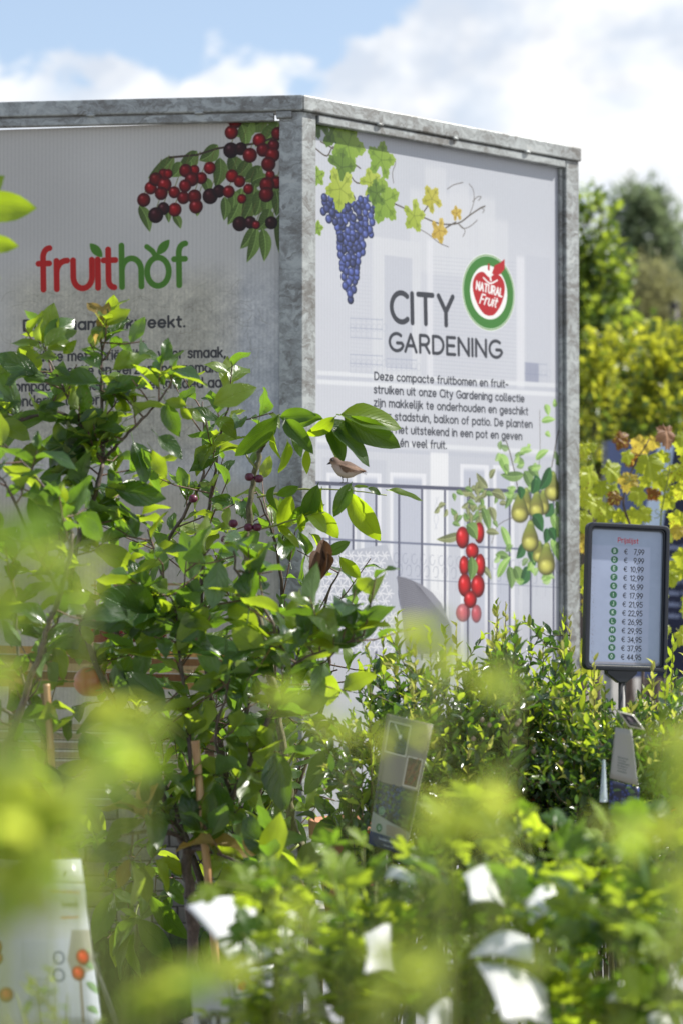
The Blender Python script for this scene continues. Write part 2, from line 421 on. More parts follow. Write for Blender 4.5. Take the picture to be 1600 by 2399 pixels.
# ------------------------------------------------------------------ printed artwork: a small painter that fills numpy arrays
def _arc(cx, cy, rx, ry, a0, a1, n=14):
    return [(cx + rx * math.cos(R(a0 + (a1 - a0) * i / n)), cy + ry * math.sin(R(a0 + (a1 - a0) * i / n))) for i in range(n + 1)]
def _sp(*pts):
    return [(p.x, p.y) for p in catmull([(a, b, 0) for a, b in pts], 5)]
def _el(cx=2.2, cy=2.5, rx=2.2, ry=2.5):
    return _arc(cx, cy, rx, ry, 0, 360, 26)
G = {
 'a': (4.4, [_el(), [(4.4, 5), (4.4, 0)]]), 'b': (4.4, [_el(), [(0, 7.3), (0, 0)]]),
 'c': (3.9, [_arc(2.2, 2.5, 2.2, 2.5, 42, 318)]), 'd': (4.4, [_el(), [(4.4, 7.3), (4.4, 0)]]),
 'e': (4.4, [[(0, 2.5), (4.4, 2.5)] , _arc(2.2, 2.5, 2.2, 2.5, 0, 318)]), 'f': (2.5, [[(0.9, 0), (0.9, 5.6)] + _arc(2.3, 5.7, 1.4, 1.6, 180, 90, 6), [(-0.1, 4.6), (2.2, 4.6)]]),
 'g': (4.4, [_el(), [(4.4, 5), (4.4, -0.2)] + _arc(2.3, -0.2, 2.1, 1.9, 0, -145, 9)]), 'h': (4.1, [[(0, 0), (0, 7.3)], [(0, 2.6)] + _arc(2.05, 2.9, 2.05, 2.1, 180, 0) + [(4.1, 0)]]),
 'i': (0.0, [[(0, 0), (0, 5)], [(0, 6.7), (0, 6.72)]]), 'ı': (0.0, [[(0, 0), (0, 5)]]), 'j': (0.5, [[(0.5, 5), (0.5, -0.9)] + _arc(-0.7, -0.9, 1.2, 1.2, 0, -90, 5), [(0.5, 6.7), (0.5, 6.72)]]),
 'k': (3.6, [[(0, 0), (0, 7.3)], [(0, 1.7), (3.3, 4.8)], [(1.4, 3.0), (3.6, 0)]]), 'l': (0.9, [[(0, 7.3), (0, 1)] + _arc(1.0, 1.0, 1.0, 1.0, 180, 270, 4)]),
 'm': (6.6, [[(0, 0), (0, 5)], [(0, 3.2)] + _arc(1.65, 3.3, 1.65, 1.7, 180, 0, 9) + [(3.3, 0)], [(3.3, 3.2)] + _arc(4.95, 3.3, 1.65, 1.7, 180, 0, 9) + [(6.6, 0)]]),
 'n': (4.0, [[(0, 0), (0, 5)], [(0, 2.8)] + _arc(2.0, 2.95, 2.0, 2.05, 180, 0) + [(4.0, 0)]]), 'o': (4.6, [_el(2.3, 2.5, 2.3, 2.5)]),
 'p': (4.4, [_el(), [(0, 5), (0, -2.1)]]), 'q': (4.4, [_el(), [(4.4, 5), (4.4, -2.1)]]),
 'r': (2.3, [[(0, 0), (0, 5)], [(0, 2.9)] + _arc(2.1, 2.9, 2.1, 2.1, 180, 85, 6)]),
 's': (3.2, [_sp((3.1, 4.2), (2.4, 4.85), (1.4, 5.0), (0.4, 4.5), (0.3, 3.4), (1.6, 2.65), (2.9, 2.0), (3.1, 0.9), (2.2, 0.1), (1.1, 0.0), (0.0, 0.7))]),
 't': (2.6, [[(1.0, 6.7), (1.0, 1.3)] + _arc(2.2, 1.3, 1.2, 1.3, 180, 270, 5), [(0, 4.8), (2.5, 4.8)]]),
 'u': (4.0, [[(0, 5), (0, 2.0)] + _arc(2.0, 2.05, 2.0, 2.05, 180, 360) + [(4.0, 5)]]), 'v': (4.0, [[(0, 5), (2, 0), (4, 5)]]),
 'w': (6.2, [[(0, 5), (1.55, 0), (3.1, 5), (4.65, 0), (6.2, 5)]]), 'x': (3.8, [[(0, 0), (3.8, 5)], [(0, 5), (3.8, 0)]]),
 'y': (4.0, [[(0, 5), (2.1, 0.1)], [(4.0, 5), (1.6, -1.4), (0.8, -2.0), (0.2, -2.0)]]), 'z': (3.6, [[(0.1, 5), (3.6, 5), (0, 0), (3.7, 0)]]),
 'A': (5.4, [[(0, 0), (2.7, 7), (5.4, 0)], [(1.0, 2.4), (4.4, 2.4)]]), 'B': (4.4, [[(0, 0), (0, 7), (2.2, 7)] + _arc(2.4, 5.3, 1.7, 1.7, 90, -90, 8) + [(0, 3.6)], [(2.4, 3.6)] + _arc(2.6, 1.8, 1.8, 1.8, 90, -90, 8) + [(0, 0)]]),
 'C': (4.9, [_arc(3.3, 3.5, 3.3, 3.5, 52, 308, 20)]), 'D': (5.2, [[(0, 0), (0, 7), (1.9, 7)] + _arc(1.9, 3.5, 3.3, 3.5, 90, -90) + [(0, 0)]]),
 'E': (4.0, [[(4.0, 7), (0, 7), (0, 0), (4.0, 0)], [(0, 3.6), (3.5, 3.6)]]), 'F': (3.9, [[(3.9, 7), (0, 7), (0, 0)], [(0, 3.5), (3.4, 3.5)]]),
 'G': (5.7, [_arc(3.4, 3.5, 3.4, 3.5, 52, 340, 20) + [(5.9, 3.2), (3.6, 3.2)]]), 'H': (5.0, [[(0, 0), (0, 7)], [(5, 0), (5, 7)], [(0, 3.6), (5, 3.6)]]),
 'I': (0.0, [[(0, 0), (0, 7)]]), 'J': (3.0, [[(3.0, 7), (3.0, 1.9)] + _arc(1.4, 1.9, 1.6, 1.9, 0, -140, 8)]), 'K': (4.6, [[(0, 0), (0, 7)], [(0, 2.6), (4.3, 7)], [(1.5, 4.1), (4.6, 0)]]),
 'L': (3.7, [[(0, 7), (0, 0), (3.7, 0)]]), 'M': (6.2, [[(0, 0), (0, 7), (3.1, 2.6), (6.2, 7), (6.2, 0)]]), 'N': (5.2, [[(0, 0), (0, 7), (5.2, 0), (5.2, 7)]]),
 'O': (6.4, [_arc(3.2, 3.5, 3.2, 3.5, 0, 360, 30)]), 'P': (4.5, [[(0, 0), (0, 7), (2.4, 7)] + _arc(2.5, 5.0, 2.0, 2.0, 90, -90, 9) + [(0, 3.0)]]),
 'R': (4.6, [[(0, 0), (0, 7), (2.4, 7)] + _arc(2.5, 5.1, 1.9, 1.9, 90, -90, 9) + [(0, 3.2)], [(2.5, 3.2), (4.6, 0)]]),
 'S': (4.2, [_sp((4.0, 5.9), (3.2, 6.8), (2.0, 7.0), (0.6, 6.4), (0.3, 5.0), (1.6, 3.9), (3.2, 3.1), (4.2, 1.8), (3.4, 0.3), (2.0, 0), (0.7, 0.3), (0, 1.2))]),
 'T': (5.0, [[(0, 7), (5, 7)], [(2.5, 7), (2.5, 0)]]), 'U': (5.0, [[(0, 7), (0, 2.5)] + _arc(2.5, 2.5, 2.5, 2.5, 180, 360) + [(5, 7)]]),
 'V': (5.2, [[(0, 7), (2.6, 0), (5.2, 7)]]), 'W': (7.6, [[(0, 7), (1.9, 0), (3.8, 6), (5.7, 0), (7.6, 7)]]), 'Y': (5.0, [[(0, 7), (2.5, 3.2), (5, 7)], [(2.5, 3.2), (2.5, 0)]]), 'Z': (4.6, [[(0, 7), (4.6, 7), (0, 0), (4.6, 0)]]),
 '0': (4.2, [_arc(2.1, 3.5, 2.1, 3.5, 0, 360, 24)]), '1': (2.0, [[(0, 5.6), (1.6, 7), (1.6, 0)]]), '2': (4.0, [_arc(2.0, 5.1, 1.9, 1.9, 165, -20, 10) + [(0.1, 0), (4.1, 0)]]),
 '3': (3.9, [_arc(1.9, 5.3, 1.8, 1.7, 150, -90, 9), _arc(1.9, 1.8, 2.0, 1.8, 90, -150, 10)]), '4': (4.3, [[(3.1, 0), (3.1, 7), (0, 2.1), (4.3, 2.1)]]),
 '5': (3.9, [[(3.6, 7), (0.7, 7), (0.4, 4.0)] + _arc(1.8, 2.2, 2.1, 2.2, 120, -150, 12)]), '6': (4.1, [_arc(2.05, 2.2, 2.05, 2.2, 0, 360, 20), [(0.05, 2.6), (0.9, 4.6), (2.8, 7)]]),
 '7': (3.9, [[(0, 7), (3.9, 7), (1.2, 0)]]), '9': (4.1, [_arc(2.05, 4.8, 2.05, 2.2, 0, 360, 20), [(4.05, 4.4), (3.2, 2.4), (1.3, 0)]]), '8': (4.1, [_arc(2.05, 5.3, 1.7, 1.7, 0, 360, 18), _arc(2.05, 1.8, 2.05, 1.8, 0, 360, 18)]),
 ',': (0.5, [[(0.5, 0.2), (0, -1.3)]]), '.': (0.0, [[(0, 0.1), (0, 0.12)]]), '-': (2.6, [[(0, 2.8), (2.6, 2.8)]]), '+': (3.0, [[(0, 3), (3, 3)], [(1.5, 1.5), (1.5, 4.5)]]),
 '€': (4.4, [_arc(2.9, 3.5, 2.4, 3.5, 55, 305, 16), [(-0.1, 4.3), (3.6, 4.3)], [(-0.1, 2.8), (3.2, 2.8)]]), ' ': (1.6, []),
}
G['é'] = (4.4, G['e'][1] + [[(1.9, 6.1), (3.0, 7.2)]])
G['ë'] = (4.4, G['e'][1] + [[(1.2, 6.5), (1.2, 6.52)], [(3.2, 6.5), (3.2, 6.52)]])
class Canvas:
    """u to the right, v upward, both in metres; s pixels per metre"""
    def __init__(c, w, h, s, col=(1, 1, 1)):
        c.s, c.W, c.H = s, int(w * s), int(h * s)
        c.a = np.ones((c.H, c.W, 3), dtype=np.float32) * np.array(col, dtype=np.float32)
        c.tf = None
    def bb(c, x0, y0, x1, y1, pad=2):
        i0, i1 = max(0, int(x0 - pad)), min(c.W, int(x1 + pad) + 1)
        j0, j1 = max(0, int(y0 - pad)), min(c.H, int(y1 + pad) + 1)
        if i1 <= i0 or j1 <= j0:
            return None
        X, Y = np.meshgrid(np.arange(i0, i1) + 0.5, np.arange(j0, j1) + 0.5)
        return i0, i1, j0, j1, X, Y
    def blend(c, b, cov, col):
        i0, i1, j0, j1 = b[:4]
        cov = np.clip(cov, 0, 1)[..., None]
        col = np.asarray(col, dtype=np.float32)
        c.a[j0:j1, i0:i1] = c.a[j0:j1, i0:i1] * (1 - cov) + col * cov
    def q(c, p):
        if c.tf:
            p = c.tf(*p)
        return p[0] * c.s, p[1] * c.s
    def lines(c, polys, w, col, al=1.0, raw=False):
        pp = [np.array([(x * c.s, y * c.s) if raw else c.q((x, y)) for x, y in pl]) for pl in polys if len(pl)]
        if not pp:
            return
        al_ = np.concatenate(pp)
        w = w * c.s
        b = c.bb(al_[:, 0].min() - w, al_[:, 1].min() - w, al_[:, 0].max() + w, al_[:, 1].max() + w)
        if b is None:
            return
        X, Y = b[4], b[5]
        D = np.full(X.shape, 1e9)
        for pl in pp:
            for k in range(max(1, len(pl) - 1)):
                x0, y0 = pl[k]
                x1, y1 = pl[min(k + 1, len(pl) - 1)]
                dx, dy = x1 - x0, y1 - y0
                L = dx * dx + dy * dy + 1e-9
                t = np.clip(((X - x0) * dx + (Y - y0) * dy) / L, 0, 1)
                D = np.minimum(D, (X - x0 - t * dx) ** 2 + (Y - y0 - t * dy) ** 2)
        c.blend(b, (0.5 + w / 2 - np.sqrt(D)) * al, col)
    def poly(c, pts, col, col2=None, al=1.0, soft=1.0, dirv=(1, 0), raw=False):
        pl = np.array([(x * c.s, y * c.s) if raw else c.q((x, y)) for x, y in pts])
        x0, y0, x1, y1 = pl[:, 0].min(), pl[:, 1].min(), pl[:, 0].max(), pl[:, 1].max()
        b = c.bb(x0, y0, x1, y1, 3)
        if b is None:
            return
        X, Y = b[4], b[5]
        ins = np.zeros(X.shape, bool)
        D = np.full(X.shape, 1e9)
        n = len(pl)
        for k in range(n):
            ax, ay = pl[k]
            bx, by = pl[(k + 1) % n]
            if ay != by:
                ins ^= ((ay > Y) != (by > Y)) & (X < (bx - ax) * (Y - ay) / (by - ay) + ax)
            dx, dy = bx - ax, by - ay
            L = dx * dx + dy * dy + 1e-9
            t = np.clip(((X - ax) * dx + (Y - ay) * dy) / L, 0, 1)
            D = np.minimum(D, (X - ax - t * dx) ** 2 + (Y - ay - t * dy) ** 2)
        D = np.sqrt(D)
        cov = np.clip(0.5 + np.where(ins, D, -D) / soft, 0, 1) * al
        if col2 is not None:
            g = ((X - x0) / (x1 - x0 + 1e-6) * dirv[0] + (Y - y0) / (y1 - y0 + 1e-6) * dirv[1])
            g = np.clip(g if sum(dirv) > 0 else 1 + g, 0, 1)[..., None]
            colr = np.array(col) * (1 - g) + np.array(col2) * g
            c.blend(b, cov, colr)
        else:
            c.blend(b, cov, col)
    def ball(c, x, y, rx, ry, col, hi=0.5, al=1.0, soft=1.0):
        """a printed photograph of a round fruit: dark rim and a small glint"""
        x, y = c.q((x, y))
        rx, ry = rx * c.s, ry * c.s
        b = c.bb(x - rx, y - ry, x + rx, y + ry, 2)
        if b is None:
            return
        u, v = (b[4] - x) / rx, (b[5] - y) / ry
        r = np.sqrt(u * u + v * v)
        cov = np.clip((1 - r) * min(rx, ry) / soft + 0.5, 0, 1) * al
        sh = np.clip(1.25 - 0.75 * r ** 2 - 0.25 * (u * 0.5 - v * 0.6), 0.25, 1.5)[..., None]
        gl = np.exp(-((u + 0.3) ** 2 + (v - 0.38) ** 2) / 0.045)[..., None] * hi
        cc = np.clip(np.array(col) * sh + gl, 0, 1)
        c.blend(b, cov, cc)
    def leaf(c, x0, y0, x1, y1, w, col, col2, al=1.0):
        p0, p1 = np.array(c.q((x0, y0))), np.array(c.q((x1, y1)))
        d = p1 - p0
        nrm = np.array([-d[1], d[0]]) / (np.hypot(*d) + 1e-6) * w * c.s / 2
        L, Rr = [], []
        for k in range(11):
            t = k / 10
            ww = math.sin(math.pi * t ** 0.8) ** 0.85
            bend = nrm * 0.35 * math.sin(math.pi * t)
            L.append(p0 + d * t + nrm * ww + bend)
            Rr.append(p0 + d * t - nrm * ww + bend)
        mid = [p0 + d * (k / 10) + nrm * 0.35 * math.sin(math.pi * k / 10) for k in range(11)]
        sc = 1 / c.s
        c.poly([tuple(p * sc) for p in L + mid[::-1]], col, col2, al, raw=True)
        c.poly([tuple(p * sc) for p in Rr + mid[::-1]], [k * 0.78 for k in col], col, al, raw=True)
        c.lines([[tuple(p * sc) for p in mid]], 0.0016, [min(1, k * 1.25 + 0.08) for k in col2], 0.7 * al, raw=True)
        for k in range(2, 9):
            for e in (L, Rr):
                c.lines([[tuple(mid[k] * sc), tuple((mid[k] * 0.25 + e[min(10, k + 1)] * 0.75) * sc)]], 0.0009, [min(1, j * 1.2 + 0.05) for j in col2], 0.4 * al, raw=True)
    def vine_leaf(c, x, y, r, rot, col, col2, al=1.0):
        x, y = c.q((x, y))
        pts = []
        for k in range(60):
            a = 2 * math.pi * k / 60
            lob = 0.82 + 0.17 * math.cos(5 * a) + 0.055 * math.cos(21 * a + rot) + 0.04 * math.sin(2 * a + rot * 3)
            if abs(((a + math.pi) % (2 * math.pi)) - math.pi) > 2.9:
                lob *= 0.5
            pts.append(((x + r * c.s * lob * math.cos(a + rot) * 0.95) / c.s, (y + r * c.s * lob * math.sin(a + rot)) / c.s))
        c.poly(pts, col, col2, al, raw=True, dirv=(0.6, 0.4))
        for k in range(5):
            a = rot + 2 * math.pi * k / 5
            c.lines([[(x / c.s, y / c.s), (x / c.s + r * 0.85 * math.cos(a), y / c.s + r * 0.85 * math.sin(a))]], 0.0022, [j * 0.72 for j in col], 0.6 * al, raw=True)
            mx, my = x / c.s + r * 0.42 * math.cos(a), y / c.s + r * 0.42 * math.sin(a)
            for sgn in (-0.7, 0.7):
                c.poly([(mx, my), (mx + r * 0.3 * math.cos(a + sgn), my + r * 0.3 * math.sin(a + sgn)), (mx + r * 0.3 * math.cos(a), my + r * 0.3 * math.sin(a))], [j * 0.8 for j in col], None, 0.5 * al, raw=True)
    def text(c, s, p0, p1, h, w, col, track=1.7, al=1.0, cols=None, slant=0.0):
        """one line from p0 to p1 (baseline ends), capital height h and stroke w in metres"""
        a, b = np.array(c.q(p0)) / c.s, np.array(c.q(p1)) / c.s
        adv = [G[ch][0] + track for ch in s]
        tot = sum(adv) - track
        d = (b - a)
        kx = np.hypot(*d) / max(tot, 1e-3)
        ex = d / np.hypot(*d)
        ey = np.array([-ex[1], ex[0]])
        ky = h / 7.0
        x = 0.0
        for i, ch in enumerate(s):
            pl = [[tuple(a + ex * (x + px) * kx + (ey + ex * slant) * py * ky) for px, py in q] for q in G[ch][1]]
            c.lines(pl, w, cols[i] if cols else col, al, raw=True)
            x += adv[i]
    def grain(c, amp, cells, tint=(1, 1, 1), mask=None):
        g = np.zeros((c.H, c.W), dtype=np.float32)
        for n, k in cells:
            gy, gx = max(2, int(c.H / n) + 2), max(2, int(c.W / n) + 2)
            r = rng.random((gy, gx)).astype(np.float32)
            yy, xx = np.linspace(0, gy - 1.001, c.H), np.linspace(0, gx - 1.001, c.W)
            y0, x0 = yy.astype(int), xx.astype(int)
            fy, fx = (yy - y0)[:, None], (xx - x0)[None, :]
            fy, fx = fy * fy * (3 - 2 * fy), fx * fx * (3 - 2 * fx)
            g += k * (r[y0][:, x0] * (1 - fy) * (1 - fx) + r[y0 + 1][:, x0] * fy * (1 - fx) + r[y0][:, x0 + 1] * (1 - fy) * fx + r[y0 + 1][:, x0 + 1] * fy * fx - 0.5)
        if mask is not None:
            g = g * mask
        c.a = np.clip(c.a + amp * g[..., None] * np.array(tint, dtype=np.float32), 0, 1)
        return g
    def image(c, name):
        im = bpy.data.images.new(name, c.W, c.H, alpha=False)
        buf = np.ones((c.H, c.W, 4), dtype=np.float32)
        buf[..., :3] = np.clip(c.a, 0, 1)
        im.pixels.foreach_set(buf.ravel())
        im.update()
        im.pack()
        return im
def printmat(name, im, rough=0.35, spec=0.5, trans=0.0, scratch=0.0, ribs=0.0):
    t = NT(name)
    uv = t.n('ShaderNodeUVMap').outputs[0]
    ti = t.n('ShaderNodeTexImage', {'Vector': uv}, interpolation='Cubic', extension='EXTEND')
    ti.image = im
    col = ti.outputs[0]
    ins = {'Base Color': col, 'Roughness': rough, 'Specular IOR Level': spec}
    if ribs:
        tcn = t.n('ShaderNodeTexCoord')
        sp = t.n('ShaderNodeSeparateXYZ', {0: tcn.outputs['UV']})
        w = t.math('SINE', t.math('MULTIPLY', sp.outputs[0], ribs))
        wob = t.noise(tcn.outputs['Object'], 3.0, 2, 0.5)
        bn = t.n('ShaderNodeBump', {'Height': t.math('ADD', t.math('MULTIPLY', w, 0.02), wob), 'Strength': 0.25, 'Distance': 0.01})
        ins['Normal'] = bn.outputs[0]
    p = t.n('ShaderNodeBsdfPrincipled', ins)
    if trans:
        tl = t.n('ShaderNodeBsdfTranslucent', {'Color': col})
        mx = t.n('ShaderNodeMixShader', {0: trans, 1: p.outputs[0], 2: tl.outputs[0]})
        return t.done(mx.outputs[0])
    return t.done(p.outputs[0])
def crop(ox, oy, s):
    return lambda x, y: (ox + x / s, oy + y / s)
C1, C2, C3, C4 = crop(0, 200, 1.96), crop(640, 200, 2.063), crop(700, 800, 2.24), crop(0, 650, 2.24)

# ------------------------------------------------------------------ ground
gmat = simple('paving_grit', (0.20, 0.19, 0.175), 0.9, var=0.3, scale=5.0, bump=0.3)
gv = [(-600, -40, 0), (600, -40, 0), (600, 1500, 0), (-600, 1500, 0)]
part('ground', mesh_from('ground', gv, [(0, 1, 2, 3)], smooth=False, mats=[gmat]), kind='structure')

# ------------------------------------------------------------------ display enclosure of galvanised steel with two printed panels
AL, AR = R(6.5), R(43.0)
DC = 6.5
Cc = Vector(((708 - CX) / FPX * DC, DC, 0))
eR, nR = Vector((math.cos(AR), math.sin(AR), 0)), Vector((math.sin(AR), -math.cos(AR), 0))
eL, nL = Vector((-math.cos(AL), math.sin(AL), 0)), Vector((-math.sin(AL), -math.cos(AL), 0))
def frameM(o, e, n):
    return Matrix(((e.x, n.x, 0, o.x), (e.y, n.y, 0, o.y), (0, 0, 1, 0), (0, 0, 0, 1)))
MR, ML = frameM(Cc, eR, nR), frameM(Cc, eL, nL)
def on_face(x, y, e, n, off=-0.02):
    """photo pixel -> (distance along the face, height)"""
    r = ray(x, y)
    o = Cc + n * off
    c0 = Vector((0, 0, CAMZ))
    k = (o - c0).dot(n) / r.dot(n)
    p = c0 + r * k
    return (p - o).dot(e), p.z
ZB, ZT = 0.12, 2.80
TL_, TR_ = 1.34, 1.14
S = 820
# ---- left print: a shaded garden terrace, cherries, the shop's name
cl = Canvas(TL_, ZT - ZB, S, (0.750, 0.743, 0.730))
def tfl(x, y):
    t, z = on_face(x, y, eL, nL)
    return TL_ - t, z - ZB
cl.tf = tfl
H, W = cl.H, cl.W
yy = np.linspace(0, 1, H)[:, None]
xx = np.linspace(0, 1, W)[None, :]
def smooth01(x):
    x = np.clip(x, 0, 1)
    return x * x * (3 - 2 * x)
# bluish wash to the lower right, warmer haze of olive trees in the middle
u0, v0 = tfl(0, 650)
def pxmask(x0, y0, x1, y1, sx=0.05, sy=0.08):
    a, b = tfl(x0, y1)
    c_, d = tfl(x1, y0)
    U = xx * TL_
    V = yy * (ZT - ZB)
    return smooth01((U - a) / sx + 0.5) * smooth01((c_ - U) / sx + 0.5) * smooth01((V - b) / sy + 0.5) * smooth01((d - V) / sy + 0.5)
def tint(c, m, col, k):
    c.a = c.a * (1 - m[..., None] * k) + np.array(col, dtype=np.float32) * m[..., None] * k
tint(cl, pxmask(560, 620, 700, 1500, 0.04, 0.25), (0.69, 0.71, 0.74), 0.5)
tint(cl, pxmask(470, 850, 700, 1500, 0.05, 0.3), (0.66, 0.70, 0.75), 0.3)
tint(cl, pxmask(20, 640, 530, 1060, 0.16, 0.12), (0.62, 0.60, 0.50), 0.42)
cl.grain(0.14, ((34, 0.5), (16, 0.4), (7, 0.5), (3, 0.6)), (1, 0.97, 0.85), pxmask(20, 640, 700, 1150, 0.2, 0.2))
cl.grain(0.04, ((220, 1.0), (90, 0.5)))
# bare twigs of the printed trees
for k in range(240):
    x, y = random.uniform(20, 620), random.uniform(680, 1080)
    a = random.uniform(0, 6.28)
    pts = [(x, y)]
    for j in range(4):
        a += random.uniform(-0.7, 0.7)
        x += math.cos(a) * 11
        y += math.sin(a) * 11
        pts.append((x, y))
    cl.lines([pts], 0.0011, (0.36, 0.34, 0.27), 0.30)
# terrace: wall, glass door frames, table with a bowl, bench, paving and lawn
tint(cl, pxmask(-200, 1130, 700, 1900, 0.02, 0.10), (0.70, 0.67, 0.61), 0.65)
def rect(c, x0, y0, x1, y1, col, al=1.0, col2=None, soft=1.5):
    c.poly([(x0, y0), (x1, y0), (x1, y1), (x0, y1)], col, col2, al, soft=soft, dirv=(0, 1))
for x in (222, 300, 388, 470):
    cl.lines([[(x, 1362), (x + 2, 1560)]], 0.004, (0.55, 0.43, 0.27), 0.6)
cl.lines([[(215, 1372), (520, 1368)]], 0.007, (0.60, 0.50, 0.34), 0.7)
cl.lines([[(230, 1390), (500, 1386)]], 0.012, (0.66, 0.57, 0.42), 0.6)
cl.poly([(154, 1478), (395, 1476), (380, 1504), (170, 1506)], (0.50, 0.05, 0.03), (0.30, 0.03, 0.02))
for x in (176, 205, 300, 328, 352, 374):
    cl.ball(x, 1480, 0.022, 0.020, (0.72, 0.16, 0.06), 0.3)
cl.poly([(255, 1500), (285, 1500), (300, 1545), (240, 1545)], (0.62, 0.52, 0.33), (0.5, 0.4, 0.25))
for j, (y, col) in enumerate(((1520, (0.66, 0.50, 0.28)), (1541, (0.44, 0.31, 0.17)), (1558, (0.62, 0.52, 0.37)), (1578, (0.38, 0.25, 0.12)), (1596, (0.58, 0.44, 0.26)))):
    cl.poly([(-90, y - 9), (545, y + 6), (545, y + 22), (-90, y + 10)], col, [k * 1.15 for k in col])
for x in (20, 95, 480):
    rect(cl, x, 1600, x + 22, 1900, (0.30, 0.21, 0.13), 0.9, (0.42, 0.32, 0.2))
for y in range(1700, 1900, 22):
    cl.poly([(-90, y - 8), (520, y + 4), (520, y + 16), (-90, y + 6)], (0.60, 0.52, 0.40), (0.50, 0.42, 0.31), 0.75)
    cl.lines([[(-90, y + 8), (520, y + 19)]], 0.003, (0.22, 0.16, 0.10), 0.6)
# printed stone setts with dark joints, moss and grass
rect(cl, -120, 1890, 700, 2700, (0.16, 0.15, 0.13), 1.0)
row = 0
y = 1893
while y < 2560:
    hgt = 30 + (y - 1890) * 0.035
    x = -100 + (row % 2) * 34
    while x < 700:
        w = random.uniform(58, 84)
        g = random.uniform(0.36, 0.50)
        sl = -10 + 8 * math.sin(x / 160)
        cl.poly([(x + 2, y + sl * 0.3), (x + w - 3, y - sl * 0.1), (x + w - 2, y + hgt - 4), (x + 3, y + hgt - 3)], (g * 0.94, g * 0.93, g * 0.90), (g * 1.1, g * 1.08, g * 1.02), soft=3.0, dirv=(0, 1))
        x += w
    y += hgt
    row += 1
gm = pxmask(-100, 2195, 700, 2700, 0.05, 0.06)
tint(cl, gm, (0.16, 0.24, 0.08), 0.95)
for k in range(1500):
    x, y = random.uniform(-20, 660), random.uniform(2190, 2480)
    g = random.uniform(0.6, 1.5)
    cl.lines([[(x, y), (x + random.uniform(-9, 9), y - random.uniform(8, 22))]], 0.0022, (0.20 * g, 0.32 * g, 0.10 * g), 0.8)
for k in range(420):
    x, y = random.gauss(620, 24), random.gauss(1925, 30)
    g = random.uniform(0.7, 1.3)
    a = random.uniform(0, 6.28)
    cl.lines([[(x, y), (x + 10 * math.cos(a), y + 10 * math.sin(a)), (x + 15 * math.cos(a + 0.6), y + 15 * math.sin(a + 0.6))]], 0.0018, (0.42 * g, 0.46 * g, 0.16 * g), 0.75)
cl.grain(0.07, ((40, 0.5), (9, 0.6), (3, 0.6)), (1, 1, 1), pxmask(-200, 1150, 700, 2700, 0.05, 0.3))
# cherry branch
DG, MG, LG = (0.20, 0.27, 0.11), (0.33, 0.42, 0.19), (0.44, 0.54, 0.27)
def cleaf(x0, y0, x1, y1, w, dk=0):
    a, b = C1(x0, y0), C1(x1, y1)
    g = random.uniform(0.85, 1.12) * (1 - 0.2 * dk)
    cl.leaf(*a, *b, w / 1.96 / FPX * DC, [k * g for k in MG], [k * g for k in LG])
br = [C1(1330, 215), C1(1180, 265), C1(1060, 280), C1(1000, 288), C1(905, 318), C1(780, 330)]
for lv in [(1290,120,1190,150,70),(1230,140,1120,200,75),(1280,170,1170,280,90),(1160,150,1085,235,80),(1110,180,1125,290,60),(905,300,815,385,75),(1000,272,915,345,75),(800,325,680,425,70),(830,350,790,420,70),(640,550,688,672,55),(795,590,830,657,38),(760,560,775,630,30),(900,560,905,600,28),(1010,330,990,470,70),(1060,320,1085,440,80),(1150,340,1075,420,70),(1200,370,1120,440,75),(1180,380,1160,480,60),(1110,470,1045,640,80),(1030,510,1028,620,50),(1060,480,1070,560,60),(1170,460,1110,630,85),(1190,480,1170,600,75),(1270,410,1210,520,70),(1220,500,1212,600,60),(1265,480,1268,600,60),(1240,565,1180,665,75),(1170,645,1103,750,55),(1180,655,1133,812,55),(1205,655,1212,808,58),(1285,590,1280,765,75),(1160,440,1240,420,50),(880,350,850,420,60),(930,420,960,500,50)]:
    cleaf(*lv)
cl.lines([br], 0.006, (0.23, 0.18, 0.14))
CH = [(660,525,29,0),(750,405,22,0),(772,405,20,0),(692,470,27,0),(715,430,29,0),(755,455,31,0),(740,495,28,0),(800,490,25,0),(893,388,22,0),(852,390,28,0),(925,425,25,0),(880,430,30,0),(850,460,27,0),(842,515,27,0),(893,510,30,0),(900,555,30,0),(803,570,29,0),(750,565,27,1),(715,595,33,1),(963,378,26,0),(965,508,33,1),(1005,485,27,1),(1050,487,26,0),(1065,415,27,0),(1100,440,25,0),(1080,165,29,0),(1062,215,29,0),(1060,297,33,1),(1105,290,27,1),(1147,320,31,0),(1190,250,28,0),(1255,275,26,0),(1208,295,29,0),(1250,318,31,0),(1232,360,31,0),(1275,220,28,0),(1270,445,26,0),(1240,410,20,0),(1225,455,32,0),(1222,500,32,0),(1140,475,22,0),(1110,520,20,0),(1100,635,31,1),(1148,628,26,1),(1245,630,27,1),(1175,640,18,0)]
for x, y, r, d in CH:
    cl.lines([[C1(x, y - r * 0.7), C1(x + 14, y - r - 30), C1(x + 26, y - r - 62)]], 0.0022, (0.42, 0.42, 0.22), 0.8)
for x, y, r, d in CH:
    a = C1(x, y)
    rr = r / 1.96 / FPX * DC * 1.08
    cl.ball(*a, rr, rr * 1.04, [k * random.uniform(0.8, 1.2) for k in ((0.15, 0.025, 0.04) if d else (0.42, 0.03, 0.045))], random.uniform(0.15, 0.38))
    cl.poly([(a[0] + random.uniform(-4, 4), a[1] - r / 1.96 * 1.0), (a[0] + 5, a[1] - r / 1.96 * 0.72), (a[0] - 5, a[1] - r / 1.96 * 0.72)], (0.20, 0.05, 0.05), al=0.6)
